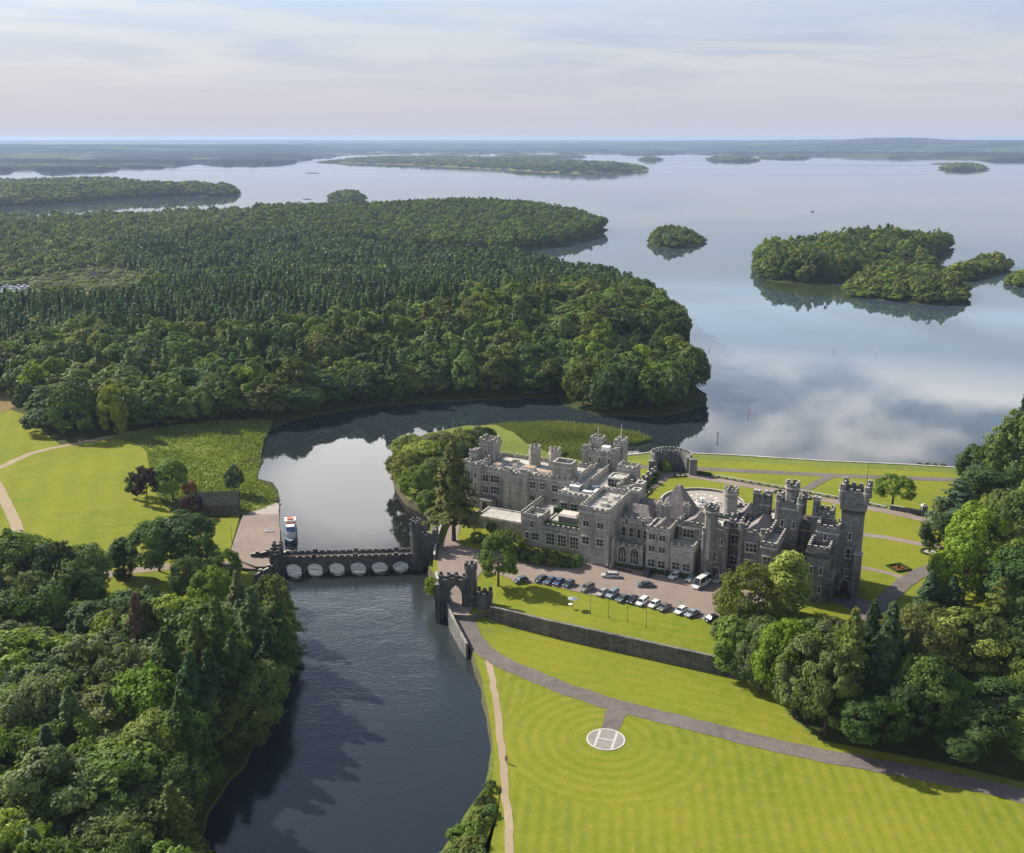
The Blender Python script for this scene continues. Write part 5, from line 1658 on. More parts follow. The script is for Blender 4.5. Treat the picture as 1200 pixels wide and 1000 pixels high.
# corbel table under the head
mb = MB(); mb.box(57.25, 63.35, -1.55, 6.75, 13.0, 13.5, 4, 4)
for i in range(11): mb.box(57.5 + i * .55, 57.75 + i * .55, -1.56, -1.15, 12.3, 13.0, 4)
mb.build('corbel_table', SD, castle)
for z in (3.0, 8.0): win(fy_, 'slit', 59.0, -1.35, z); win(fy_, 'slit', 61.4, -1.35, z)
y2 = wing('second_tower', 58.6, 64.2, 5.0, 10.6, 19.0, mats=SD, step=True, par=2.0)
win(y2, 'slit', 61, 4.85, 15)
y3 = wing('third_tower', 56.4, 61.6, 10.8, 15.6, 20.6, mats=SD, step=True, par=1.8)
wing('chimney_stack', 56.2, 57.8, 12.6, 14.2, 23.4, mats=SD, merl=False, par=.6, z0=18)
zt = wing('tall_tower', 64.1, 69.2, 8.2, 13.4, 25.2, mats=SD, merl=False, par=.4)
mb = MB()
for i in range(9):
    for (x0, x1, y0, y1) in ((63.98 + i * .6, 64.3 + i * .6, 7.75, 8.15), (69.25, 69.65, 8.1 + i * .58, 8.42 + i * .58)):
        mb.box(x0, x1, y0, y1, 21.8, 23.0, 4)
mb.build('corbel_table', SD, castle)
th = wing('tower_head', 63.6, 69.8, 7.7, 13.9, 28.6, mats=SD, par=2.2, z0=23.0, step=True, course=False)
for (u, v) in ((63.7, 7.8), (69.7, 7.8), (69.7, 13.8), (63.7, 13.8)): turret('bartizan', u, v, .75, 29.7, mats=SD, n=8, mer=4, z0=25)
for z in (5.0, 10.0, 15.0): win(zt, 'arch' if z == 10 else 'slit', 66.6, 8.05, z); win(zt, 'slit', 69.35, 10.8, z, 'r')
win(zt, 'door', 66.4, 8.03, 0)
mb = MB(); mb.tube((69.0, 12.8, 28), (69.0, 12.8, 35), .09, .04); mb.build('flagpole', M['pole'], castle)
wing('buttress', 68.2, 70.0, 6.8, 8.3, 12.0, mats=SD, merl=False, par=.3)
wing('link_wall', 63.05, 64.05, .6, 8.0, 8.0, mats=SD, sides='r')

# garden front: the paved half circle with a low wall, and the fountain
FC = at(823, 590, 6.0)
mb = MB(); k = 48
vs = [(FC[0], FC[1], 6.05)] + [(FC[0] + 13.0 * math.cos(2 * math.pi * i / k), FC[1] + 13.0 * math.sin(2 * math.pi * i / k), 6.05) for i in range(k)]
mb.add(vs, [(0, 1 + i, 1 + (i + 1) % k) for i in range(k)])
mb.build('gravel_circle', M['pale_gravel'])['kind'] = 'structure'
mb = MB()
for i in range(60):
    a0 = -.5 + 4.2 * i / 60; a1 = -.5 + 4.2 * (i + 1) / 60
    q = [(FC[0] + r * math.cos(a), FC[1] + r * math.sin(a)) for r, a in ((13.0, a0), (13.6, a0), (13.6, a1), (13.0, a1))]
    mb.prism(q, 5.6, 6.75, 0, 1)
o = mb.build('garden_wall', [M['stone_dk'], M['stone_trim']])
tag(o, 'low curved wall round the gravel circle behind the castle', 'wall')
ft = empty('fountain', (FC[0], FC[1], 6.05), 0, 'pale stone fountain with a ring of small urns in the gravel circle behind the castle', 'fountain')
mb = MB(); mb.cyl(0, 0, 2.2, 0, .5, 20, 0); mb.cyl(0, 0, 1.9, .5, .53, 20, 1); mb.build('basin', [M['white'], M['glass']], ft)
mb = MB(); mb.cyl(0, 0, .45, .53, 1.6, 10); mb.cyl(0, 0, .3, 1.6, 1.8, 10, r1=1.0); mb.cyl(0, 0, .25, 1.8, 2.8, 10); mb.ball((0, 0, 3.0), .35); mb.build('centrepiece', M['white'], ft)
for i in range(12):
    a = 2 * math.pi * i / 12 + .2
    mb = MB(); mb.cyl(4.6 * math.cos(a), 4.6 * math.sin(a), .28, 0, .7, 8); mb.cyl(4.6 * math.cos(a), 4.6 * math.sin(a), .2, .7, 1.4, 8, r1=.5); mb.build('urn', M['white'], ft)
# ------------------------------------------------------------------ walls that follow a line
def wall_line(name, pts, th, z0, z1, mats, label=None, cat='wall', parent=None, mer=0, cap=True, group=None, step=1.0):
    """a straight-sided wall along a line; z0, z1 = numbers or one value per point; mer = height of its merlons"""
    pts = [Vector((p[0], p[1])) for p in pts]
    n = len(pts)
    zb = z0 if isinstance(z0, (list, tuple)) else [z0] * n
    zt = z1 if isinstance(z1, (list, tuple)) else [z1] * n
    nr = []
    for i in range(n):
        d = (pts[min(n - 1, i + 1)] - pts[max(0, i - 1)]).normalized()
        nr.append(Vector((-d.y, d.x)))
    mb = MB()
    vs = []
    for i in range(n):
        for s, z in ((-1, zb[i]), (-1, zt[i]), (1, zt[i]), (1, zb[i])):
            q = pts[i] + nr[i] * s * th / 2
            vs.append((q.x, q.y, z))
    fs = []; ms = []
    for i in range(n - 1):
        for k in range(3):
            fs.append((4 * i + k, 4 * i + k + 1, 4 * i + 5 + k, 4 * i + 4 + k)); ms.append(1 if k == 1 and cap else 0)
    fs += [(3, 2, 1, 0), (4 * n - 4, 4 * n - 3, 4 * n - 2, 4 * n - 1)]; ms += [0, 0]
    mb.add(vs, fs, ms)
    if mer:
        for i in range(n - 1):
            d = pts[i + 1] - pts[i]; L = d.length; d.normalize(); q = Vector((-d.y, d.x))
            k = max(1, int(L / (1.7 * step)))
            for j in range(k):
                s0 = (j + .2) * L / k; s1 = s0 + .95 * step
                if s1 > L: continue
                za = zt[i] + (zt[i + 1] - zt[i]) * (s0 / L)
                c = [pts[i] + d * s0 - q * th * .46, pts[i] + d * s1 - q * th * .46, pts[i] + d * s1 + q * th * .46, pts[i] + d * s0 + q * th * .46]
                mb.prism([(p.x, p.y) for p in c], za - .03, za + mer, 0, 1)
    o = mb.build(name, mats, parent)
    if label: tag(o, label, cat, group)
    return o


M['deck'] = plain('blue_grey_deck', (.16, .20, .26), .7)
WB = [M['stone_black'], M['stone_trim']]
WD = [M['stone_dk'], M['stone_trim']]
WR = [M['rubble'], M['stone_dk']]

# ------------------------------------------------------------------ the bridge
BA = at(330, 672.5, 0)
BB = at(492, 666.5, 0)
BTH = math.atan2(BB[1] - BA[1], BB[0] - BA[0])
bridge = empty('bridge', (BA[0], BA[1], 0), BTH, 'dark stone battlemented bridge of six arches across the river between two towers', 'bridge')
ARC = [3.3, 9.35, 15.6, 21.7, 27.9, 34.0]
mb = MB()
xs = np.arange(-2.6, 39.01, 0.2)


def arch_z(x):
    for c in ARC:
        if abs(x - c) < 2.4:
            return .7 + (4.2 - .012 * x - 1.4 - .7) * math.sqrt(max(0, 1 - (abs(x - c) / 2.4) ** 1.7)) ** .9
    return -1.5


deck = lambda x: 4.2 - .012 * x
W = 4.3
prev = None
for x in xs:
    zb = arch_z(x); zt = deck(x)
    cur = [(x, 0, zb), (x, 0, zt), (x, W, zt), (x, W, zb)]
    if prev:
        mb.add(prev + cur, [(0, 4, 5, 1), (1, 5, 6, 2), (2, 6, 7, 3), (3, 7, 4, 0)], [0, 1, 0, 0])
    prev = cur
for c in [(ARC[i] + ARC[i + 1]) / 2 for i in range(5)] + [.25, 37.0]:
    mb.prism([(c - .48, .05), (c, -1.15), (c + .48, .05)], -1.2, 1.0, 0, 2)
    mb.prism([(c + .48, W - .05), (c, W + 1.15), (c - .48, W - .05)], -1.2, 1.0, 0, 2)
    mb.box(c - .3, c + .3, -.18, .02, 1.0, 3.1, 0)
mb.build('arches', [M['stone_black'], M['gravel'], M['stone_dk']], bridge)
for y in (.0, W - .4):
    mb = MB()
    for i in range(20):
        x0 = -1.2 + i * 1.95
        z = deck(x0 + .9)
        mb.box(x0, x0 + 1.95 - .004, y + .002, y + .398, z - .1, z + .62, 0, 1)
        mb.box(x0 + .18, x0 + 1.6, y + .003, y + .397, z + .62, z + 1.12 + (.35 if i % 6 == 5 else 0), 0, 1)
    mb.build('parapet', [M['stone_black'], M['stone_dk']], bridge)


def tower_mb(x0, x1, y0, y1, z0, z1, step=True, m=0):
    mb = wing_mb(x0, x1, y0, y1, z1, z0=z0, par=1.3, step=step, course=False)
    mb.box(x0 - .15, x1 + .15, y0 - .15, y1 + .15, z1 - 1.5, z1 - 1.2, 0)
    return mb


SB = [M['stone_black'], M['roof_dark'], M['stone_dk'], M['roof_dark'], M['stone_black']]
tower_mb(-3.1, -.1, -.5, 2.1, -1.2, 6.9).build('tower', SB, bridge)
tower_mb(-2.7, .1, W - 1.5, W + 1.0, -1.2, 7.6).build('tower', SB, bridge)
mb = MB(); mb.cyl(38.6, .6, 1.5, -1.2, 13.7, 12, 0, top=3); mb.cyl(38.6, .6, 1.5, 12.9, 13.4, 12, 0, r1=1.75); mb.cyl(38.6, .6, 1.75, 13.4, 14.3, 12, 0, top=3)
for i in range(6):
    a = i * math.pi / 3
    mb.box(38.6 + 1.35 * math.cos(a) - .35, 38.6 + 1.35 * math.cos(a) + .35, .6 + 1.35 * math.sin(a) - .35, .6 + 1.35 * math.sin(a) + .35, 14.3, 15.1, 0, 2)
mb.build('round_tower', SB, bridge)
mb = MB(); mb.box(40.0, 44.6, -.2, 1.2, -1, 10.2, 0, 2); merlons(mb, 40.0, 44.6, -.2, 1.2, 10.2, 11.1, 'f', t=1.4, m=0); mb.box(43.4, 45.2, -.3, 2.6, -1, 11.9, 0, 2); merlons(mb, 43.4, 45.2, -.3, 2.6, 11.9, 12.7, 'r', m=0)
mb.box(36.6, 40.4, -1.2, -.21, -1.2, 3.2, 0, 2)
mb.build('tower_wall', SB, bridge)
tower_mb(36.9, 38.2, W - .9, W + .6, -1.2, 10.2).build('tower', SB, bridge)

wall_line('approach_wall', [at(318.5, 652, 2), at(306, 652, 2), at(294, 652.5, 2)], .6, .5, [3.9, 3.2, 3.0], WB, 'dark low wall on the far side of the quay road at the bridge', mer=.5)
wall_line('approach_wall', [at(320, 676, 2), at(310, 677, 2), at(298, 679, 2)], .7, .5, [5.4, 4.4, 3.2], WB, 'dark stepped wall on the near side of the quay road at the bridge', mer=.6)

# ------------------------------------------------------------------ gatehouse on the drive
gate = empty('gatehouse', (GATE[0] - .6, GATE[1], 3.2), 0, 'dark battlemented gateway with a pointed arch and one round turret over the drive', 'gatehouse')
mb = MB()
hw = 1.55
prof = [(-hw, 0), (-hw, 4.2), (-1.35, 5.3), (-.8, 6.3), (0, 7.0), (.8, 6.3), (1.35, 5.3), (hw, 4.2), (hw, 0)]
mb.box(-4.3, -hw, 0, 2.8, -1.2, 4.2, 0); mb.box(hw, 2.6, 0, 2.8, -1.2, 4.2, 0)
for y, fl in ((0, False), (2.8, True)):
    v_ = [(-4.3, y, 4.2)] + [(x, y, z) for x, z in prof[1:8]] + [(2.6, y, 4.2), (2.6, y, 8.0), (-4.3, y, 8.0)]
    f = tuple(range(len(v_)))
    mb.add(v_, [f if not fl else tuple(reversed(f))], 0)
for i in range(1, 7):
    (xa, za), (xb, zb) = prof[i], prof[i + 1]
    mb.add([(xa, 0, za), (xb, 0, zb), (xb, 2.8, zb), (xa, 2.8, za)], [(3, 2, 1, 0)], 0)
mb.add([(-4.3, 0, 4.2), (-4.3, 0, 8), (-4.3, 2.8, 8), (-4.3, 2.8, 4.2)], [(0, 1, 2, 3)], 0)
mb.add([(2.6, 0, 4.2), (2.6, 0, 8), (2.6, 2.8, 8), (2.6, 2.8, 4.2)], [(3, 2, 1, 0)], 0)
mb.add([(-4.3, 0, 8), (2.6, 0, 8), (2.6, 2.8, 8), (-4.3, 2.8, 8)], [(0, 1, 2, 3)], 2)
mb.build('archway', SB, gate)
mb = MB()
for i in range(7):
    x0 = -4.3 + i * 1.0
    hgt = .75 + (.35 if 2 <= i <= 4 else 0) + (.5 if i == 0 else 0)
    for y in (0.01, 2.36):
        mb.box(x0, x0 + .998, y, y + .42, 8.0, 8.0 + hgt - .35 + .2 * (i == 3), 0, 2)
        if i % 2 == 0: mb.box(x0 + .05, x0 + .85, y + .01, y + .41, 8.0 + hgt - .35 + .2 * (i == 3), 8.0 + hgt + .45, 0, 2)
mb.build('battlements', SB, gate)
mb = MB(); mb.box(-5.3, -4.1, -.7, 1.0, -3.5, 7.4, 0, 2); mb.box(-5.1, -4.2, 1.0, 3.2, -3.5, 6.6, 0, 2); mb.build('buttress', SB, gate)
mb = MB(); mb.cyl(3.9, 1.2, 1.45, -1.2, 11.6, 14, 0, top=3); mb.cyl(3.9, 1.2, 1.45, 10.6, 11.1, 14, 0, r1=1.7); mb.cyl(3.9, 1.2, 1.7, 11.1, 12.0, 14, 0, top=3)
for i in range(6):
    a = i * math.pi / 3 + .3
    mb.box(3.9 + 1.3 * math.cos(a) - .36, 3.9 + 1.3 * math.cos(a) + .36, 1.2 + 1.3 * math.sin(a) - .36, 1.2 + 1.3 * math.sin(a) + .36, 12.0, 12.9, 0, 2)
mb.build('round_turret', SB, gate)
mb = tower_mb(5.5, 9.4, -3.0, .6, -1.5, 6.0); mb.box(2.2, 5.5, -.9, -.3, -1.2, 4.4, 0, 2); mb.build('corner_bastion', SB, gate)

# walls by the drive and the river
RW = P([(576, 713), (600, 718.3), (640, 728.3), (700, 741.3), (760, 754.3), (838, 771.3), (900, 785.3), (1000, 812.3)], 6)
wall_line('retaining_wall', densify([(x - .17, y - .36) for x, y in RW], 4, False), .85, 1.6, 6.75, WR, 'long dark rubble wall holding up the forecourt lawn above the mown field')
wall_line('river_wall', P([(522, 706), (528, 724), (536, 739), (547, 757)], 3.4), .6, -.5, [5.6, 5.0, 4.6, 4.0], [M['stone_dk'], M['stone']], 'sunlit pale parapet between the drive below the gatehouse and the river')
wall_line('river_wall', P([(511, 676), (514, 690), (518, 706)], 5), .6, -.5, [6.6, 6.8, 7.2], WD, 'short river parapet between the bridge tower and the gatehouse')
wall_line('river_wall', smooth_line(P([(509, 656), (511, 640), (516, 622), (524, 606), (534, 598)], 6), 2), .6, 0, 7.6, WD, 'curved parapet along the drive above the river, behind the bridge tower')
wall_line('garden_wall', P([(731, 583), (741, 577), (752, 569.5), (762, 562), (770, 556.5)], 6), .7, 5, 8.3, WD, 'battlemented garden wall running from the castle to the ruined round bastion', mer=1.3, step=1.6)
bl = empty('balustrade', (*at(930, 575, 6), 6.0), 0, 'low stone balustrade along the terrace above the lakeside lawn', 'balustrade')
bp = P([(834, 558.6), (860, 563.2), (920, 573.6), (1000, 588.6), (1038, 596.2)], 6)
ox, oy = at(930, 575, 6)
bp = [(x - ox, y - oy) for x, y in bp]
wall_line('coping', bp, .5, .75, .95, [M['stone'], M['stone_trim']], parent=bl)
wall_line('plinth', bp, .55, -3.4, .22, WD, parent=bl)
mb = MB()
for x, y in densify(bp, 2.6, False):
    mb.box(x - .35, x + .35, y - .3, y + .3, .22, .75, 0)
mb.build('baluster', WD, bl)
wall_line('shore_wall', P([(729, 539), (770, 534.2), (860, 538.2), (960, 544.7), (1060, 549.2), (1119, 553)], 1.0), .9, -1.2, 2.8, [M['stone'], M['stone_trim']], 'low pale stone wall along the edge of the lake below the castle lawns')
wall_line('terrace_hedge', P([(811, 555), (822, 556.6), (833, 558.4)], 6), 1.2, 5, 7.2, [mottled('box_hedge', (.02, .045, .012), (.035, .065, .016), (.05, .08, .02), .5, 3.0, bd=.2)] * 2, 'dark clipped hedge between the round bastion and the terrace balustrade', 'hedge')
wall_line('terrace_wall', P([(1043, 596.5), (1060, 599.5), (1078, 603)], 6), .7, 2, 7.4, WD, 'dark terrace wall under the spreading tree beside the garden gate pier')
mb = MB(); q = at(1082, 604, 6); mb.box(q[0] - .8, q[0] + .8, q[1] - .8, q[1] + .8, 3, 9.2, 0, 1); mb.prism([(q[0] - 1, q[1] - 1), (q[0] + 1, q[1] - 1), (q[0] + 1, q[1] + 1), (q[0] - 1, q[1] + 1)], 9.2, 9.9, 1, scale_top=.3)
tag(mb.build('gate_pier', WD), 'stone gate pier with a capstone at the right end of the terrace wall', 'gate pier')

# round bastion, open towards us
bc = (56.6, 348.0)
bst = empty('ruined_bastion', (bc[0], bc[1], 4.5), 0, 'ruined round stone bastion with small battlements, open on the castle side', 'ruin')
mb = MB()
k = 40; a0 = R(-28); a1 = R(208)
vs = []; fs = []; ms = []
for i in range(k + 1):
    a = a0 + (a1 - a0) * i / k
    for r, z in ((7.4, -2), (7.4, 7.4), (5.9, 7.4), (5.9, -2)):
        vs.append((r * math.cos(a), r * math.sin(a), z + (.3 * math.sin(i * 1.7) if z > 0 else 0)))
for i in range(k):
    for j in range(3):
        fs.append((4 * i + j, 4 * i + 4 + j, 4 * i + 5 + j, 4 * i + j + 1)); ms.append(2 if j == 1 else 0)
fs += [(0, 1, 2, 3), (4 * k + 3, 4 * k + 2, 4 * k + 1, 4 * k)]; ms += [0, 0]
mb.add(vs, fs, ms)
mb.build('curved_wall', [M['stone_dk'], M['roof_dark'], M['stone']], bst)
mb = MB()
for i in range(22):
    a = a0 + (a1 - a0) * (i + .5) / 22
    c, s = math.cos(a), math.sin(a); t2 = .42
    pl_ = [(7.35 * c - t2 * s, 7.35 * s + t2 * c), (6.9 * c - t2 * s, 6.9 * s + t2 * c), (6.9 * c + t2 * s, 6.9 * s - t2 * c), (7.35 * c + t2 * s, 7.35 * s - t2 * c)]
    mb.prism(list(reversed(pl_)), 7.0, 8.5, 0, 1)
mb.build('merlons', WD, bst)
mb = MB(); mb.box(6.0, 8.6, -4.6, -2.4, -2, 7.3, 0, 2); mb.box(-8.4, -6.2, -4.4, -2.2, -2, 6.6, 0, 2); mb.build('end_pier', [M['stone_dk'], M['roof_dark'], M['stone']], bst)
plant_px('bush', 780, 552, 12, 14, 'fresh', 'green bush growing inside the ruined round bastion', h_up)

# ruined gate in the grove
rq = at(1110, 836, 4)
ruin = empty('ruined_gate', (rq[0], rq[1], 3), R(18), 'dark ruined stone gateway with a small turret in the shade of the grove', 'ruin')
mb = MB(); mb.cyl(0, 0, 1.4, -1, 8.4, 10, 0, top=3); mb.cyl(0, 0, 1.4, 7.6, 8.2, 10, 0, r1=1.7); mb.cyl(0, 0, 1.7, 8.2, 9.0, 10, 0, top=3)
for i in range(5):
    a = i * 1.257; mb.box(1.3 * math.cos(a) - .35, 1.3 * math.cos(a) + .35, 1.3 * math.sin(a) - .35, 1.3 * math.sin(a) + .35, 9.0, 9.8, 0)
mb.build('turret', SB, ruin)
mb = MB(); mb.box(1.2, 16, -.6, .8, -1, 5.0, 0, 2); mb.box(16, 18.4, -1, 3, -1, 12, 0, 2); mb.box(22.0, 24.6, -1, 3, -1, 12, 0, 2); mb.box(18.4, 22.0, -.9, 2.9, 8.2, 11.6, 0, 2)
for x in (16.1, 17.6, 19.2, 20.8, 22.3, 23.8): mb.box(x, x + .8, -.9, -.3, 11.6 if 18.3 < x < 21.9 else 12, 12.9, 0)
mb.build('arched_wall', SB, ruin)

# ------------------------------------------------------------------ stone boathouse, quay and jetty
bq = at(256, 603, 1.7)
bh = empty('boathouse', (bq[0], bq[1], 1.6), R(7), 'long low stone boathouse with a mossy roof between the marsh and the quay', 'boathouse')
mb = MB(); mb.box(-6.3, 6.3, 0, 6.4, -.6, 3.6, 0); mb.add([(-6.3, 0, 3.6), (-6.3, 6.4, 3.6), (-6.3, 3.2, 6.6)], [(0, 2, 1)], 0); mb.add([(6.3, 0, 3.6), (6.3, 6.4, 3.6), (6.3, 3.2, 6.6)], [(0, 1, 2)], 0); mb.build('wall', [M['rubble'], M['stone_dk']], bh)
mb = MB(); mb.add([(-6.6, -.4, 3.35), (6.6, -.4, 3.35), (6.6, 3.2, 6.9), (-6.6, 3.2, 6.9), (-6.6, 6.8, 3.35), (6.6, 6.8, 3.35), (-6.6, -.4, 3.1), (6.6, -.4, 3.1), (6.6, 3.2, 6.62), (-6.6, 3.2, 6.62), (-6.6, 6.8, 3.1), (6.6, 6.8, 3.1)],
                  [(0, 1, 2, 3), (3, 2, 5, 4), (1, 0, 6, 7), (4, 5, 11, 10), (0, 3, 9, 6), (3, 4, 10, 9), (2, 1, 7, 8), (5, 2, 8, 11)], 0)
mb.build('roof', mottled('mossy_slates', (.06, .065, .045), (.09, .09, .065), (.13, .125, .10), .3, 1.5, bd=.08), bh)
mb = MB(); mb.box(-.6, .6, -.06, .05, -.4, 1.9, 0); mb.build('door', M['door'], bh)
jq = at(306, 590, 0)
mb = MB(); mb.box(-1, 6.6, -.7, .7, .75, .95)
for x in (0, 3, 6): mb.tube((x, -.5, -1.5), (x, -.5, 1.2), .12); mb.tube((x, .5, -1.5), (x, .5, 1.2), .12)
o = mb.build('jetty', M['pole']); o.location = (jq[0], jq[1], 0); o.rotation_euler = (0, 0, R(10)); tag(o, 'small dark plank jetty at the marsh corner beside the quay slip', 'jetty')
sheet('slipway', P([(288, 601), (305, 597), (322, 589), (327, 590), (327, 602), (300, 603)], 1.0), flat(.9), M['pale_gravel'], 0, 4, skirt=-1)
q = at(1165, 520, 0)
mb = MB(); mb.box(-2.6, 2.6, -6, 7, 1.3, 1.6, 1, 1)
for x in (-2.2, 2.2):
    for y in (-5, -1, 3, 6): mb.tube((x, y, -2), (x, y, 1.3), .18, m=0)
mb.box(-2.7, -2.5, -6, 7, 1.0, 2.1, 0)
o = mb.build('jetty', [M['pole'], M['tan']]); o.location = (q[0] + 2, q[1], 0); o.rotation_euler = (0, 0, R(-16)); tag(o, 'tan decked jetty jutting into the lake from the trees at the right edge', 'jetty')
for bx, by, tp, lb in ((329.5, 640, 600, 'thin tall mast standing on the quay edge beside the moored boat'), (272, 638, 618, 'thin lamp pole on the grass strip left of the quay')):
    x, y = at(bx, by, 2.1); d = math.hypot(x, y, CAMZ)
    mb = MB(); hh_ = (by - tp) * d / FPX / .91; mb.tube((0, 0, -.2), (0, 0, hh_), .09, .05); mb.ball((0, 0, hh_), .16, 8, 5)
    o = mb.build('pole', M['pole']); o.location = (x, y, 2.0); tag(o, lb, 'pole')
mb = MB(); mb.box(-1.3, 1.3, -.3, .3, 0.38, .46); mb.box(-1.2, -1.05, -.25, .25, 0, .4); mb.box(1.05, 1.2, -.25, .25, 0, .4); mb.box(-1.3, 1.3, .25, .31, .46, .9)
o = mb.build('bench', M['white']); o.location = (*at(315.5, 623, 2.1), 2.0); tag(o, 'white bench on the quay facing the moored boat', 'bench')


# ------------------------------------------------------------------ boats
def hull_mesh(L, B, D, bow=.35, n=14, mats=None, name='hull'):
    """a boat's hull: stations from stern (x=0) to bow (x=L)"""
    mb = MB(); st = []
    for i in range(n + 1):
        t_ = i / n
        wv = B / 2 * (1 - max(0, (t_ - (1 - bow)) / bow) ** 2.1) * (.88 + .12 * min(1, t_ * 4))
        wv = max(wv, .02)
        sh = D + .35 * D * max(0, t_ - .55) ** 2 * 3
        x = L * t_
        st.append([(x, -wv, sh), (x - (.04 * L * max(0, t_ - .6)), -wv * .82, .1), (x - .07 * L * max(0, t_ - .6), 0, -.5), (x - .04 * L * max(0, t_ - .6), wv * .82, .1), (x, wv, sh)])
    vs = [p for s in st for p in s]
    fs = []; ms = []
    for i in range(n):
        for j in range(4):
            fs.append((5 * i + j, 5 * i + j + 1, 5 * i + 6 + j, 5 * i + 5 + j)); ms.append(0)
        fs.append((5 * i + 4, 5 * i, 5 * i + 5, 5 * i + 9)); ms.append(1)
    fs.append((0, 4, 3, 2, 1)); ms.append(0)
    mb.add(vs, fs, ms)
    for i in range(n):     # white rubbing strake
        for s in (0, 4):
            a = st[i][s]; b = st[i + 1][s]; sg = -1 if s == 0 else 1
            mb.add([(a[0], a[1], a[2] - .35), (b[0], b[1], b[2] - .35), (b[0], b[1] + sg * .05, b[2] + .12), (a[0], a[1] + sg * .05, a[2] + .12)], [(0, 1, 2, 3) if sg < 0 else (3, 2, 1, 0)], 1)
    return mb.mesh(name, mats)


s0 = at(341, 620, 0); b0 = at(341, 643, 0)
bd = math.atan2(b0[1] - s0[1], b0[0] - s0[0])
LB = math.dist(s0, b0)
M['offwhite'] = plain('aged_white_paint', (.52, .52, .50), .6)
boat = empty('cruise_boat', (s0[0], s0[1], 0), bd, 'white and navy two deck cruise boat with orange trim moored behind the bridge', 'boat')
boat.scale = (.88, .88, .88)
link('hull', hull_mesh(LB, 4.5, 1.5, mats=[M['navy'], M['deck']]), boat)
mb = MB(); mb.prism([(1.2, -2.05), (LB * .72, -1.9), (LB * .78, -1.2), (LB * .78, 1.2), (LB * .72, 1.9), (1.2, 2.05)], 1.5, 3.6, 0, 1); mb.box(1.0, LB * .5, -1.7, 1.7, 3.6, 3.66, 1); mb.build('cabin', [M['offwhite'], M['deck']], boat)
mb = MB()
for i in range(7):
    for s in (-1, 1):
        x = 2.2 + i * (LB * .62 / 7)
        mb.box(x, x + 1.2, s * 2.04 - .03, s * 2.04 + .03, 2.2, 3.1)
mb.build('window', M['glass'], boat)
mb = MB(); mb.prism([(LB * .52, -1.75), (LB * .70, -1.5), (LB * .70, 1.5), (LB * .52, 1.75)], 3.6, 5.2, 0, 1, scale_top=.86); mb.build('wheelhouse', [M['blue_screen'], M['white']], boat)
mb = MB(); mb.box(LB * .2, LB * .42, -2.0, 2.0, 5.7, 5.85, 0)
for x in (LB * .21, LB * .41):
    for s in (-1.85, 1.85): mb.tube((x, s, 3.6), (x, s, 5.7), .05)
mb.build('canopy', M['white'], boat)
mb = MB(); mb.box(LB * .24, LB * .38, -1.0, 1.0, 5.86, 6.25, 0); mb.box(.4, 1.2, -.9, .9, 3.0, 4.6, 0); mb.box(LB * .5 - .4, LB * .5, -1.6, 1.6, 5.3, 5.7, 0); mb.build('trim', M['rust'], boat)
mb = MB()
for i in range(4):
    for s in (-1.2, .4): mb.box(2.4 + i * 1.3, 2.7 + i * 1.3, s, s + .8, 3.6, 4.4)
mb.build('seat', M['navy'], boat)
mb = MB(); mb.tube((LB * .6, 0, 5.2), (LB * .6, 0, 8.2), .06, .03); mb.build('mast', M['pole'], boat)
q = at(337.5, 650, 0)
cbt = empty('covered_boat', (q[0], q[1], 0), bd, 'small boat under a round cream canvas cover, moored just behind the bridge', 'boat')
link('hull', hull_mesh(5.2, 2.9, .8, mats=[M['navy'], M['white']]), cbt)
mb = MB()
for i in range(8):
    x0 = .3 + i * .5; x1 = x0 + .5
    q0 = [(x0, 1.35 * math.cos(math.pi * k / 6), .8 + 1.3 * math.sin(math.pi * k / 6) * (.6 + .4 * math.sin(math.pi * (i) / 8))) for k in range(7)]
    q1 = [(x1, 1.35 * math.cos(math.pi * k / 6), .8 + 1.3 * math.sin(math.pi * k / 6) * (.6 + .4 * math.sin(math.pi * (i + 1) / 8))) for k in range(7)]
    mb.add(q0 + q1, [(k, k + 1, 8 + k, 7 + k) for k in range(6)])
mb.build('cover', M['cream'], cbt, True)

small_hull = hull_mesh(7.5, 2.6, .9, mats=[M['white'], M['white']])
cabm = MB(); cabm.prism([(1.5, -.9), (4.6, -.8), (5.2, 0), (4.6, .8), (1.5, .9)], .9, 2.1, 0, 1, scale_top=.85)
cab_me = cabm.mesh('cabin', [M['blue_screen'], M['white']])
for i, (bx, by, a) in enumerate([(3, 337, .3), (11, 339, .1), (17, 337.5, .2), (21, 340, .5), (25, 336.6, -.2), (29, 339.3, .3), (35, 337.4, .15), (39, 338.2, .9), (8, 342, 0)]):
    x, y = at(bx, by, 3)
    z = float(h_left(x, y)) + .15
    e = empty('motor_boat', (x, y, z), a, 'small white motor boat berthed in the little harbour far left, behind the conifers', 'boat', 'boats in the little harbour')
    link('hull', small_hull, e); link('cabin', cab_me, e)
q = at(950, 248.5, 0)
e = empty('rowing_boat', (q[0], q[1], 0), .1, 'dark rowing boat far out on the open lake above the large island', 'boat')
link('hull', hull_mesh(7.0, 2.0, .7, mats=[M['navy'], M['door']]), e)
mb = MB(); mb.tube((3, -4.5, .4), (3.1, 4.5, .4), .08); mb.build('oar', M['door'], e)
mb = MB(); mb.box(2.6, 3.4, -.5, .5, .4, 2.6); mb.build('outboard_cover', M['pole'], e)
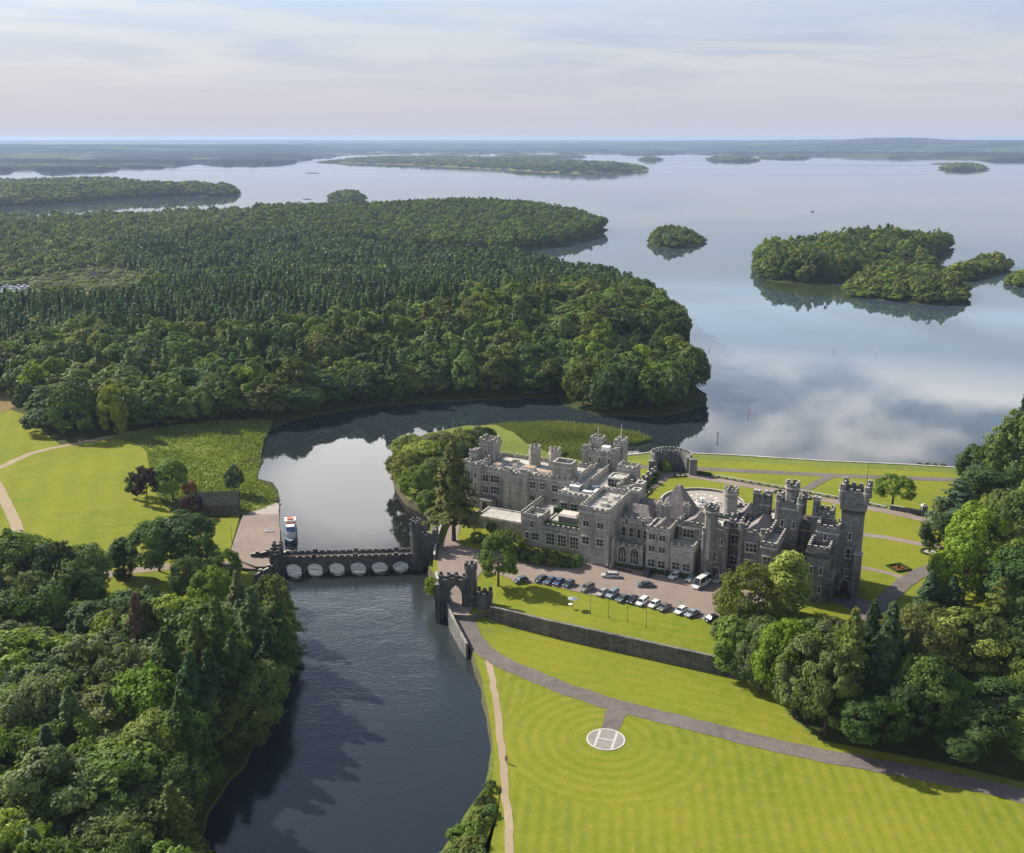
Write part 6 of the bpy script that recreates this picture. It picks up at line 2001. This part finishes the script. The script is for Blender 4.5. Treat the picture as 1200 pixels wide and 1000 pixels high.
for bx, by, hgt, mt, lb in ((841, 514, 2.6, 'pole', 'dark marker post in the water off the lakeside lawn'), (877, 486, 2.4, 'rust', 'orange marker post in the lake farther out than the dark post'), (831, 412, 1.2, 'pole', 'small dark buoy off the wooded point'), (977, 412, 2.0, 'metal', 'grey marker post out on the calm lake'), (1026, 413, 2.2, 'white', 'white marker post out on the calm lake')):
    x, y = at(bx, by, 0)
    mb = MB(); mb.tube((0, 0, -2), (0, 0, hgt), .16, .12, 8, 0); mb.cyl(0, 0, .3, hgt * .75, hgt, 8); o = mb.build('marker_post', M[mt]); o.location = (x, y, 0); tag(o, lb, 'marker post')

# ------------------------------------------------------------------ helipad
hp_ = empty('helipad', (PAD[0], PAD[1], 2.53), 0, None, None)
hp_['kind'] = 'structure'
a_ = at(696.7, 873.3, 2.5); b_ = at(703.3, 855.8, 2.5)
hp_.rotation_euler = (0, 0, math.atan2(b_[1] - a_[1], b_[0] - a_[0]) - math.pi / 2)
mb = MB(); mb.cyl(0, 0, 3.95, -.3, .10, 48); mb.build('pad_surface', M['pad'], hp_)
mb = MB(); k = 64
vs = [(r * math.cos(2 * math.pi * i / k), r * math.sin(2 * math.pi * i / k), .112) for r in (3.62, 3.95) for i in range(k)]
mb.add(vs, [(i, k + i, k + (i + 1) % k, (i + 1) % k) for i in range(k)])
o = mb.build('white_ring', M['road_white'], hp_)
mb = MB()
for x in (-1.75, 1.75):
    mb.add([(x - .24, -3.1, .114), (x + .24, -3.1, .114), (x + .24, 3.1, .114), (x - .24, 3.1, .114)], [(0, 1, 2, 3)])
mb.add([(-1.51, -.2, .114), (1.51, -.2, .114), (1.51, .2, .114), (-1.51, .2, .114)], [(0, 1, 2, 3)])
mb.build('letter_marking', M['road_white'], hp_)

# ------------------------------------------------------------------ poles and the board on the forecourt lawn
for i, (bx, by, tp) in enumerate(((692, 720, 694), (713, 724, 702), (735, 728, 706), (757, 736, 714))):
    x, y = at(bx, by, 6); d = math.hypot(x, y, CAMZ - 6); hgt = (by - tp) * d / FPX / .9
    mb = MB(); mb.cyl(0, 0, .14, -.2, .3, 8); mb.tube((0, 0, .2), (0, 0, hgt), .06, .045); mb.ball((0, 0, hgt), .1, 8, 5)
    o = mb.build('pole', M['pole']); o.location = (x, y, float(h_up(x, y))); tag(o, 'thin dark pole on the forecourt lawn, %s from the left of the row of four' % ('first', 'second', 'third', 'last')[i], 'pole', 'poles on the forecourt lawn')
x, y = at(671, 713, 6)
e = empty('lawn_stand', (x, y, float(h_up(x, y))), .3, 'post with a pale oval top and a small pale panel on the forecourt lawn', 'stand')
mb = MB(); mb.tube((0, 0, -.2), (0, 0, 2.7), .07); mb.build('post', M['pole'], e)
mb = MB(); mb.cyl(0, 0, 1.25, 2.7, 2.95, 14, 0, r1=.15); mb.build('top', M['metal'], e)
mb = MB(); mb.box(-1.1, -.1, -.45, .45, 1.2, 1.28); mb.build('panel', M['white'], e)

# ------------------------------------------------------------------ cars


def car_parts(L=4.3, Wd=1.8, H=1.46, belt=.92, hood=.26, rear=.10, boxy=0.0):
    mb = MB()
    w_ = Wd / 2
    st = [(0, .42, .62, .80), (.04, .30, belt * .72, .92), (.16, .24, belt * .86, .98), (hood, .24, belt * .97, 1), (.5, .24, belt, 1), (1 - rear - .06, .24, belt * 1.02, 1), (.965, .26, belt * .98, .95), (1, .40, belt * .85, .86)]
    vs = []
    for t_, zb, zt, k in st:
        x = L / 2 - t_ * L
        vs += [(x, -w_ * k * .94, zb), (x, -w_ * k, (zb + zt) / 2), (x, -w_ * k * .93, zt), (x, w_ * k * .93, zt), (x, w_ * k, (zb + zt) / 2), (x, w_ * k * .94, zb)]
    fs = []
    for i in range(len(st) - 1):
        for j in range(6):
            fs.append((6 * i + j, 6 * i + (j + 1) % 6, 6 * i + 6 + (j + 1) % 6, 6 * i + 6 + j))
    fs += [(5, 4, 3, 2, 1, 0)]
    n = 6 * (len(st) - 1); fs += [tuple(n + i for i in range(6))]
    mb.add(vs, fs)
    x0 = L / 2 - (hood + .13) * L; x1 = L / 2 - (1 - rear - .10 + boxy * .08) * L
    rw = w_ * .76
    mb.add([(x0, -rw, H - .04), (x0, rw, H - .04), (x1, rw, H - .05), (x1, -rw, H - .05), (x0 - .2, -rw * .9, H), (x0 - .2, rw * .9, H), (x1 + .2, rw * .9, H), (x1 + .2, -rw * .9, H)],
           [(4, 7, 6, 5), (0, 4, 5, 1), (1, 5, 6, 2), (2, 6, 7, 3), (3, 7, 4, 0)])
    bx0 = L / 2 - hood * L; bx1 = L / 2 - (1 - rear + boxy * .05) * L
    for sx, tx in ((bx0, x0), (bx1, x1), ((bx0 + bx1) / 2 - .1, (x0 + x1) / 2 - .1)):
        for s in (-1, 1): mb.tube((sx, s * w_ * .915, belt - .03), (tx, s * rw, H - .05), .05, .05, 5)
    body = mb.mesh('body', M['paint'], False)
    g = MB()
    c = [(bx0, -w_ * .90, belt - .02), (bx0, w_ * .90, belt - .02), (bx1, w_ * .90, belt - .02), (bx1, -w_ * .90, belt - .02), (x0, -rw * .97, H - .05), (x0, rw * .97, H - .05), (x1, rw * .97, H - .06), (x1, -rw * .97, H - .06)]
    g.add(c, [(0, 1, 5, 4), (1, 2, 6, 5), (2, 3, 7, 6), (3, 0, 4, 7)])
    glass = g.mesh('windows', M['glass'])
    wh = MB()
    def ring(r, y0, y1, m):
        k = 14
        vs = [(r * math.cos(2 * math.pi * i / k), y, r * math.sin(2 * math.pi * i / k)) for y in (y0, y1) for i in range(k)]
        wh.add(vs, [tuple(range(k)), tuple(range(2 * k - 1, k - 1, -1))] + [(i, k + i, k + (i + 1) % k, (i + 1) % k) for i in range(k)], m)
    ring(.33, -.11, .11, 0); ring(.20, -.12, .12, 1)
    wheel = wh.mesh('wheel', [M['rubber'], M['metal']])
    hl = MB(); hl.box(L / 2 - .16, L / 2 - .01, -.22, .22, .58, .74); head = hl.mesh('headlight', M['lamp_glass'])
    tl = MB(); tl.box(-L / 2 - .012, -L / 2 + .1, -.18, .18, .68, .86); tail = tl.mesh('tail_light', plain('tail_lamp_red', (.25, .01, .01), .3))
    return dict(body=body, glass=glass, wheel=wheel, head=head, tail=tail, L=L, W=Wd)


CAR = {'hatch': car_parts(4.1, 1.78, 1.48, .93, .25, .06), 'saloon': car_parts(4.6, 1.82, 1.43, .90, .27, .16), 'suv': car_parts(4.5, 1.88, 1.72, 1.02, .24, .05, 1.0), 'estate': car_parts(4.7, 1.84, 1.5, .93, .25, .02, 1.0),
       'van': car_parts(5.0, 1.95, 2.0, 1.08, .17, .01, 1.0), 'minibus': car_parts(7.2, 2.15, 2.75, 1.35, .10, .0, 1.0)}


def car(kind, px_, py_, col, hd, label, name='car', cat='car', group=None):
    x, y = at(px_, py_, 6.4)
    d = CAR[kind]
    e = empty(name, (x, y, float(h_up(x, y)) + .05), hd, label, cat, group)
    o = link('body', d['body'], e); o.color = tuple(col) + (1,)
    link('windows', d['glass'], e)
    for sx in (.31, -.30):
        for s in (-1, 1):
            wv = link('wheel', d['wheel'], e); wv.location = (sx * d['L'], s * (d['W'] / 2 - .1), .33)
    for s in (-1, 1):
        h_ = link('headlight', d['head'], e); h_.location = (0, s * d['W'] * .33, .04 if kind not in ('minibus', 'van') else .15)
        t_ = link('tail_light', d['tail'], e); t_.location = (0, s * d['W'] * .34, .04 if kind not in ('minibus', 'van') else .2)
    return e


ROW = math.atan2(-.82, -.60)
G_ = 'cars parked in the row beside the forecourt lawn'
for kd, a, b, c, h, lb in [
    ('hatch', 610, 680, (.03, .055, .065), ROW - .35, 'dark teal car parked alone at the left end of the row beside the round tree'),
    ('saloon', 634.5, 679, (.02, .028, .035), ROW - .2, 'near black car, first of the four parked close together'),
    ('saloon', 645, 681, (.055, .08, .12), ROW - .05, 'steel blue car, second of the four parked close together'),
    ('hatch', 655, 683, (.045, .075, .16), ROW, 'bright blue car, third of the four parked close together'),
    ('hatch', 666.5, 685, (.03, .06, .07), ROW, 'dark blue green car, last of the four parked close together'),
    ('suv', 688, 690, (.15, .15, .13), ROW - .15, 'olive grey car parked alone in the middle of the row'),
    ('hatch', 706, 695.5, (.33, .33, .31), ROW - .1, 'silver grey car just right of the lone olive grey one'),
    ('suv', 717.5, 697, (.22, .28, .33), ROW, 'pale blue grey car beside the silver grey one'),
    ('saloon', 730, 702, (.10, .115, .13), ROW - .1, 'dark grey car between the pale blue car and the black one'),
    ('hatch', 741.5, 704, (.018, .02, .028), ROW, 'black car just left of the two white ones'),
    ('estate', 752.5, 706, (.70, .70, .68), ROW, 'white estate car, left of the two whites parked near each other'),
    ('hatch', 767, 709, (.74, .74, .72), ROW - .08, 'small white car between the white estate and the brownish grey car'),
    ('saloon', 778.5, 712.5, (.14, .135, .12), ROW - .1, 'brownish grey car right of the small white one'),
    ('hatch', 798, 716.5, (.74, .74, .72), ROW - .12, 'white car near the right end of the row, left of a silver blue one'),
    ('saloon', 811, 719.5, (.27, .31, .36), ROW - .2, 'silver blue car near the right end of the row'),
    ('hatch', 834, 726, (.02, .022, .024), ROW - .45, 'black car at the right end of the row under the olive green tree')]:
    car(kd, a, b, c, h, lb, group=G_)
for kd, a, b, c, h, lb, nm, ct_ in [
    ('estate', 714.5, 675, (.42, .42, .40), R(176), 'silver car stopped in front of the castle porch', 'car', 'car'),
    ('saloon', 756, 686, (.07, .095, .11), R(186), 'dark blue grey car driving across the middle of the forecourt', 'car', 'car'),
    ('suv', 760, 672, (.02, .02, .022), R(60), 'black car by the flower bed right of the porch', 'car', 'car'),
    ('estate', 791, 675.5, (.66, .66, .63), R(228), 'silver white car parked against the castle front', 'car', 'car'),
    ('saloon', 810.5, 679, (.10, .13, .14), R(228), 'grey green car tucked beside the minibus against the castle', 'car', 'car'),
    ('suv', 672, 657, (.02, .022, .025), R(235), 'black car beside the cream roofed van at the castle corner', 'car', 'car'),
    ('suv', 986, 699, (.02, .022, .026), R(150), 'dark car in the shade at the foot of the tall tower', 'car', 'car'),
    ('van', 686, 654.5, (.55, .53, .40), R(232), 'cream roofed green van left of the castle porch', 'van', 'van'),
    ('van', 843, 679.5, (.36, .30, .23), R(232), 'brown van half hidden by the olive green tree', 'van', 'van'),
    ('minibus', 822, 685, (.70, .69, .66), R(230), 'large white minibus standing in front of the dark south range', 'minibus', 'minibus')]:
    car(kd, a, b, c, h, lb, nm, ct_)

# ------------------------------------------------------------------ people
SKIN = plain('skin', (.45, .27, .19), .6)


def skin_obj(name, nodes, edges, mat, parent, sub=1):
    me = bpy.data.meshes.new(name)
    me.from_pydata([n[0] for n in nodes], edges, [])
    o = link(name, me, parent)
    me.materials.append(mat)
    sk = o.modifiers.new('skin', 'SKIN')
    if not me.skin_vertices: me.skin_vertices.new()
    for i, n in enumerate(nodes):
        me.skin_vertices[0].data[i].radius = (n[1], n[1] * (n[2] if len(n) > 2 else 1))
    me.skin_vertices[0].data[0].use_root = True
    sb2 = o.modifiers.new('smooth', 'SUBSURF'); sb2.levels = sub; sb2.render_levels = sub
    return o


def person(x, y, z, rz, top, legs, hair, label, stride=.16):
    e = empty('person', (x, y, z), rz, label, 'person')
    N = [((0, 0, .95), .13, .8), ((0, 0, 1.2), .14, .75), ((0, 0, 1.42), .16, .65), ((0, 0, 1.52), .06), ((.01, 0, 1.60), .085, .95), ((.015, 0, 1.70), .09, .95),
         ((-.02, .2, 1.42), .055), ((.03, .27, 1.15), .042), ((.14, .27, .93), .032), ((-.02, -.2, 1.42), .055), ((-.05, -.27, 1.15), .042), ((-.02, -.28, .92), .032),
         ((0, .10, .90), .10), ((stride * .6, .10, .50), .07), ((stride, .10, .08), .05), ((stride + .15, .10, .04), .04),
         ((0, -.10, .90), .10), ((-stride * .2, -.10, .50), .07), ((-stride, -.10, .08), .05), ((-stride + .15, -.10, .04), .04), ((.2, .27, .86), .028), ((.03, -.28, .84), .028)]
    E_ = [(0, 1), (1, 2), (2, 3), (3, 4), (4, 5), (2, 6), (6, 7), (7, 8), (2, 9), (9, 10), (10, 11), (0, 12), (12, 13), (13, 14), (14, 15), (0, 16), (16, 17), (17, 18), (18, 19), (8, 20), (11, 21)]
    skin_obj('body', N, E_, SKIN, e)
    sh = [((N[i][0]), N[i][1] + .022) + tuple(N[i][2:]) for i in (0, 1, 2, 6, 7, 9, 10)]
    skin_obj('shirt', sh, [(0, 1), (1, 2), (2, 3), (3, 4), (2, 5), (5, 6)], top, e)
    tr = [((N[i][0]), N[i][1] + .02) + tuple(N[i][2:]) for i in (0, 12, 13, 14, 16, 17, 18)]
    skin_obj('trousers', tr, [(0, 1), (1, 2), (2, 3), (0, 4), (4, 5), (5, 6)], legs, e)
    mb = MB(); mb.ball((-.01, 0, 1.735), .105, 10, 6); mb.build('hair', hair, e, True)
    return e


CW = plain('white_cloth', (.7, .69, .66), .8); CD = plain('dark_cloth', (.03, .03, .035), .8); CB = plain('blue_cloth', (.06, .09, .16), .8); CR = plain('tan_cloth', (.35, .26, .18), .8)
HB = plain('brown_hair', (.05, .03, .02), .6)
for bx, by, a, tp, lg, lb in ((711.5, 667, 2.2, CW, CD, 'person in a white top and dark trousers standing by the castle porch, left of two'), (715.5, 665.5, 2.9, CR, CW, 'person in a tan top and pale trousers by the castle porch, right of two'),
                              (709.5, 655, 4.5, CD, CD, 'person in dark clothes standing in the doorway of the castle porch')):
    x, y = at(bx, by, 6); person(x, y, float(h_up(x, y)) + .06, a, tp, lg, HB, lb)
x, y = at(593, 894, 2.6); person(x, y, 2.6, 1.5, CD, CB, HB, 'person in dark clothes walking alone on the tan footpath by the river', .28)


# ------------------------------------------------------------------ garden beds
BEDS = mottled('clipped_box_edging', (.02, .045, .012), (.035, .065, .016), (.05, .08, .02), .5, 3.0, bd=.2)


def bed(px_, py_, r, hf, label, square=False, rz=0, ry=None, white=True):
    x, y = at(px_, py_, 6); z = float(hf(x, y))
    e = empty('flower_bed', (x, y, z), rz, label, 'flower bed')
    ry = ry or r
    k = 4 if square else 24; ph = math.pi / 4 if square else 0; q = 1.414 if square else 1
    pt = lambda f: [(r * q * f * math.cos(ph + 2 * math.pi * i / k), ry * q * f * math.sin(ph + 2 * math.pi * i / k)) for i in range(k)]
    mb = MB(); a, b = pt(1.0), pt(.78)
    vs = [(u, v, zz2) for zz2, L_ in ((-.1, a), (.45, a), (.45, b), (-.1, b)) for u, v in L_]
    mb.add(vs, [(j * k + i, j * k + (i + 1) % k, (j + 1) * k + (i + 1) % k, (j + 1) * k + i) for j in range(3) for i in range(k)])
    mb.build('edging', BEDS, e)
    mb = MB(); mb.add([(u, v, .14) for u, v in pt(.8)], [tuple(range(k))]); mb.build('planting', M['pale_gravel'] if white else M['soil'], e)
    mb = MB(); mb.cyl(0, 0, .3, .12, .8, 8); mb.ball((0, 0, 1.0), .42, 8, 5); mb.build('topiary', BEDS, e)


bed(797, 558, 2.4, h_up, 'round flower bed in front of the ruined bastion', ry=1.6)
bed(758, 579, 3.4, h_up, 'long narrow pale flower bed beside the garden walk', True, R(62), .8)
bed(914, 578, 2.0, h_up, 'ring shaped flower bed left of the dark turret tower', ry=2.0)
bed(944, 583.5, 1.9, h_up, 'ring shaped flower bed right of the dark turret tower', ry=2.0)
bed(1053, 666, 2.4, h_up, 'square flower bed with dark edging beside the garden road', True, R(20), white=False)
bed(1089, 647.5, 2.5, h_up, 'round pale flower bed at the bend of the garden road')
bed(1094, 633, 1.6, h_up, 'small pale round flower bed beside the pale young tree')
sheet('red_flower_bed', P([(718, 665), (741, 670.5), (742, 672.5), (719, 667.5)], 6), h_up, mottled('red_flowers', (.33, .03, .015), (.26, .05, .02), (.12, .06, .02), .8, 3), .12, 2)
sheet('grass_strip', P([(719, 668), (742, 673), (741, 675), (718, 669.8)], 6), h_up, M['lawn'], .07, 2)
sheet('red_flower_bed', P([(592, 651), (620, 657), (655, 662.5), (668, 663), (664, 665.5), (640, 662), (610, 657.5), (592, 653)], 6), h_up, mottled('dark_red_flowers', (.16, .03, .015), (.10, .03, .015), (.05, .05, .02), .8, 3), .09, 2)
sheet('west_lawn', P([(530, 640), (535, 628), (548, 622), (560, 620), (600, 629), (614, 640), (600, 650), (562, 645.5), (541, 642)], 6), h_up, M['lawn'], .11, 3)
mb = MB()
for i in range(9):
    u = 7.0 + i * .85
    mb.ball((u, -.9 + .1 * math.sin(i * 2.1), .45), .62, 8, 5)
hd_ = mb.build('porch_hedge', BEDS)
hd_.location = (C0[0], C0[1], 6.0); hd_.rotation_euler = (0, 0, CTH)
tag(hd_, 'low dark hedge along the foot of the porch wing behind the red flowers', 'hedge')
mb = MB()
for i in range(16):
    mb.ball((15.5 + i * .82, -.9 + .15 * math.sin(i * 1.7), .5), .7 + .15 * math.sin(i * 2.9), 8, 5)
hd_ = mb.build('wall_hedge', BEDS)
hd_.location = (C0[0], C0[1], 6.0); hd_.rotation_euler = (0, 0, CTH)
tag(hd_, 'dark bushy hedge at the foot of the castle wall behind the parked silver car', 'hedge')

# ------------------------------------------------------------------ cottages among the far woods
for bx, by, sz, hh_, lb in ((110, 321, 7, 3.2, 'small white cottage at the edge of the scrub meadow far left'), (287, 300, 9, 10.0, 'pale house showing among the trees of the far wood')):
    x, y = at(bx, by, 8)
    z = float(h_left(x, y))
    e = empty('cottage', (x, y, z), .3, lb, 'cottage')
    mb = MB(); mb.box(-sz / 2, sz / 2, -3, 3, -1, hh_); mb.add([(-sz / 2, -3, hh_), (-sz / 2, 3, hh_), (-sz / 2, 0, hh_ + 3)], [(0, 2, 1)]); mb.add([(sz / 2, -3, hh_), (sz / 2, 3, hh_), (sz / 2, 0, hh_ + 3)], [(0, 1, 2)]); mb.build('wall', M['white'], e)
    mb = MB(); mb.add([(-sz / 2 - .3, -3.3, hh_ - .3), (sz / 2 + .3, -3.3, hh_ - .3), (sz / 2 + .3, 0, hh_ + 3.1), (-sz / 2 - .3, 0, hh_ + 3.1), (-sz / 2 - .3, 3.3, hh_ - .3), (sz / 2 + .3, 3.3, hh_ - .3)], [(0, 1, 2, 3), (3, 2, 5, 4)]); mb.build('roof', M['slate'], e)
    mb = MB(); mb.box(-1, 0, -3.06, -2.98, hh_ - 2.5, hh_ - 1); mb.build('window', M['glass'], e)
# ------------------------------------------------------------------ haze over the lake
m = bpy.data.materials.new('haze_air'); m.use_nodes = True
for nd in list(m.node_tree.nodes): m.node_tree.nodes.remove(nd)
t = NT(m.node_tree)
out = t.n('ShaderNodeOutputMaterial')
vol = t.n('ShaderNodeVolumePrincipled')
vol.inputs['Color'].default_value = (0.46, 0.58, 0.82, 1)
vol.inputs['Density'].default_value = 0.00006
vol.inputs['Anisotropy'].default_value = 0.2
t.link(vol.outputs[0], out.inputs['Volume'])
mb = MB(); mb.box(-28000, 28000, -2600, 28000, -7.0, 152)
hz_ = mb.build('haze', m)
tag(hz_, 'thin bluish haze lying over the lake and the far shores', 'haze', kind='stuff')
hz_.visible_shadow = True
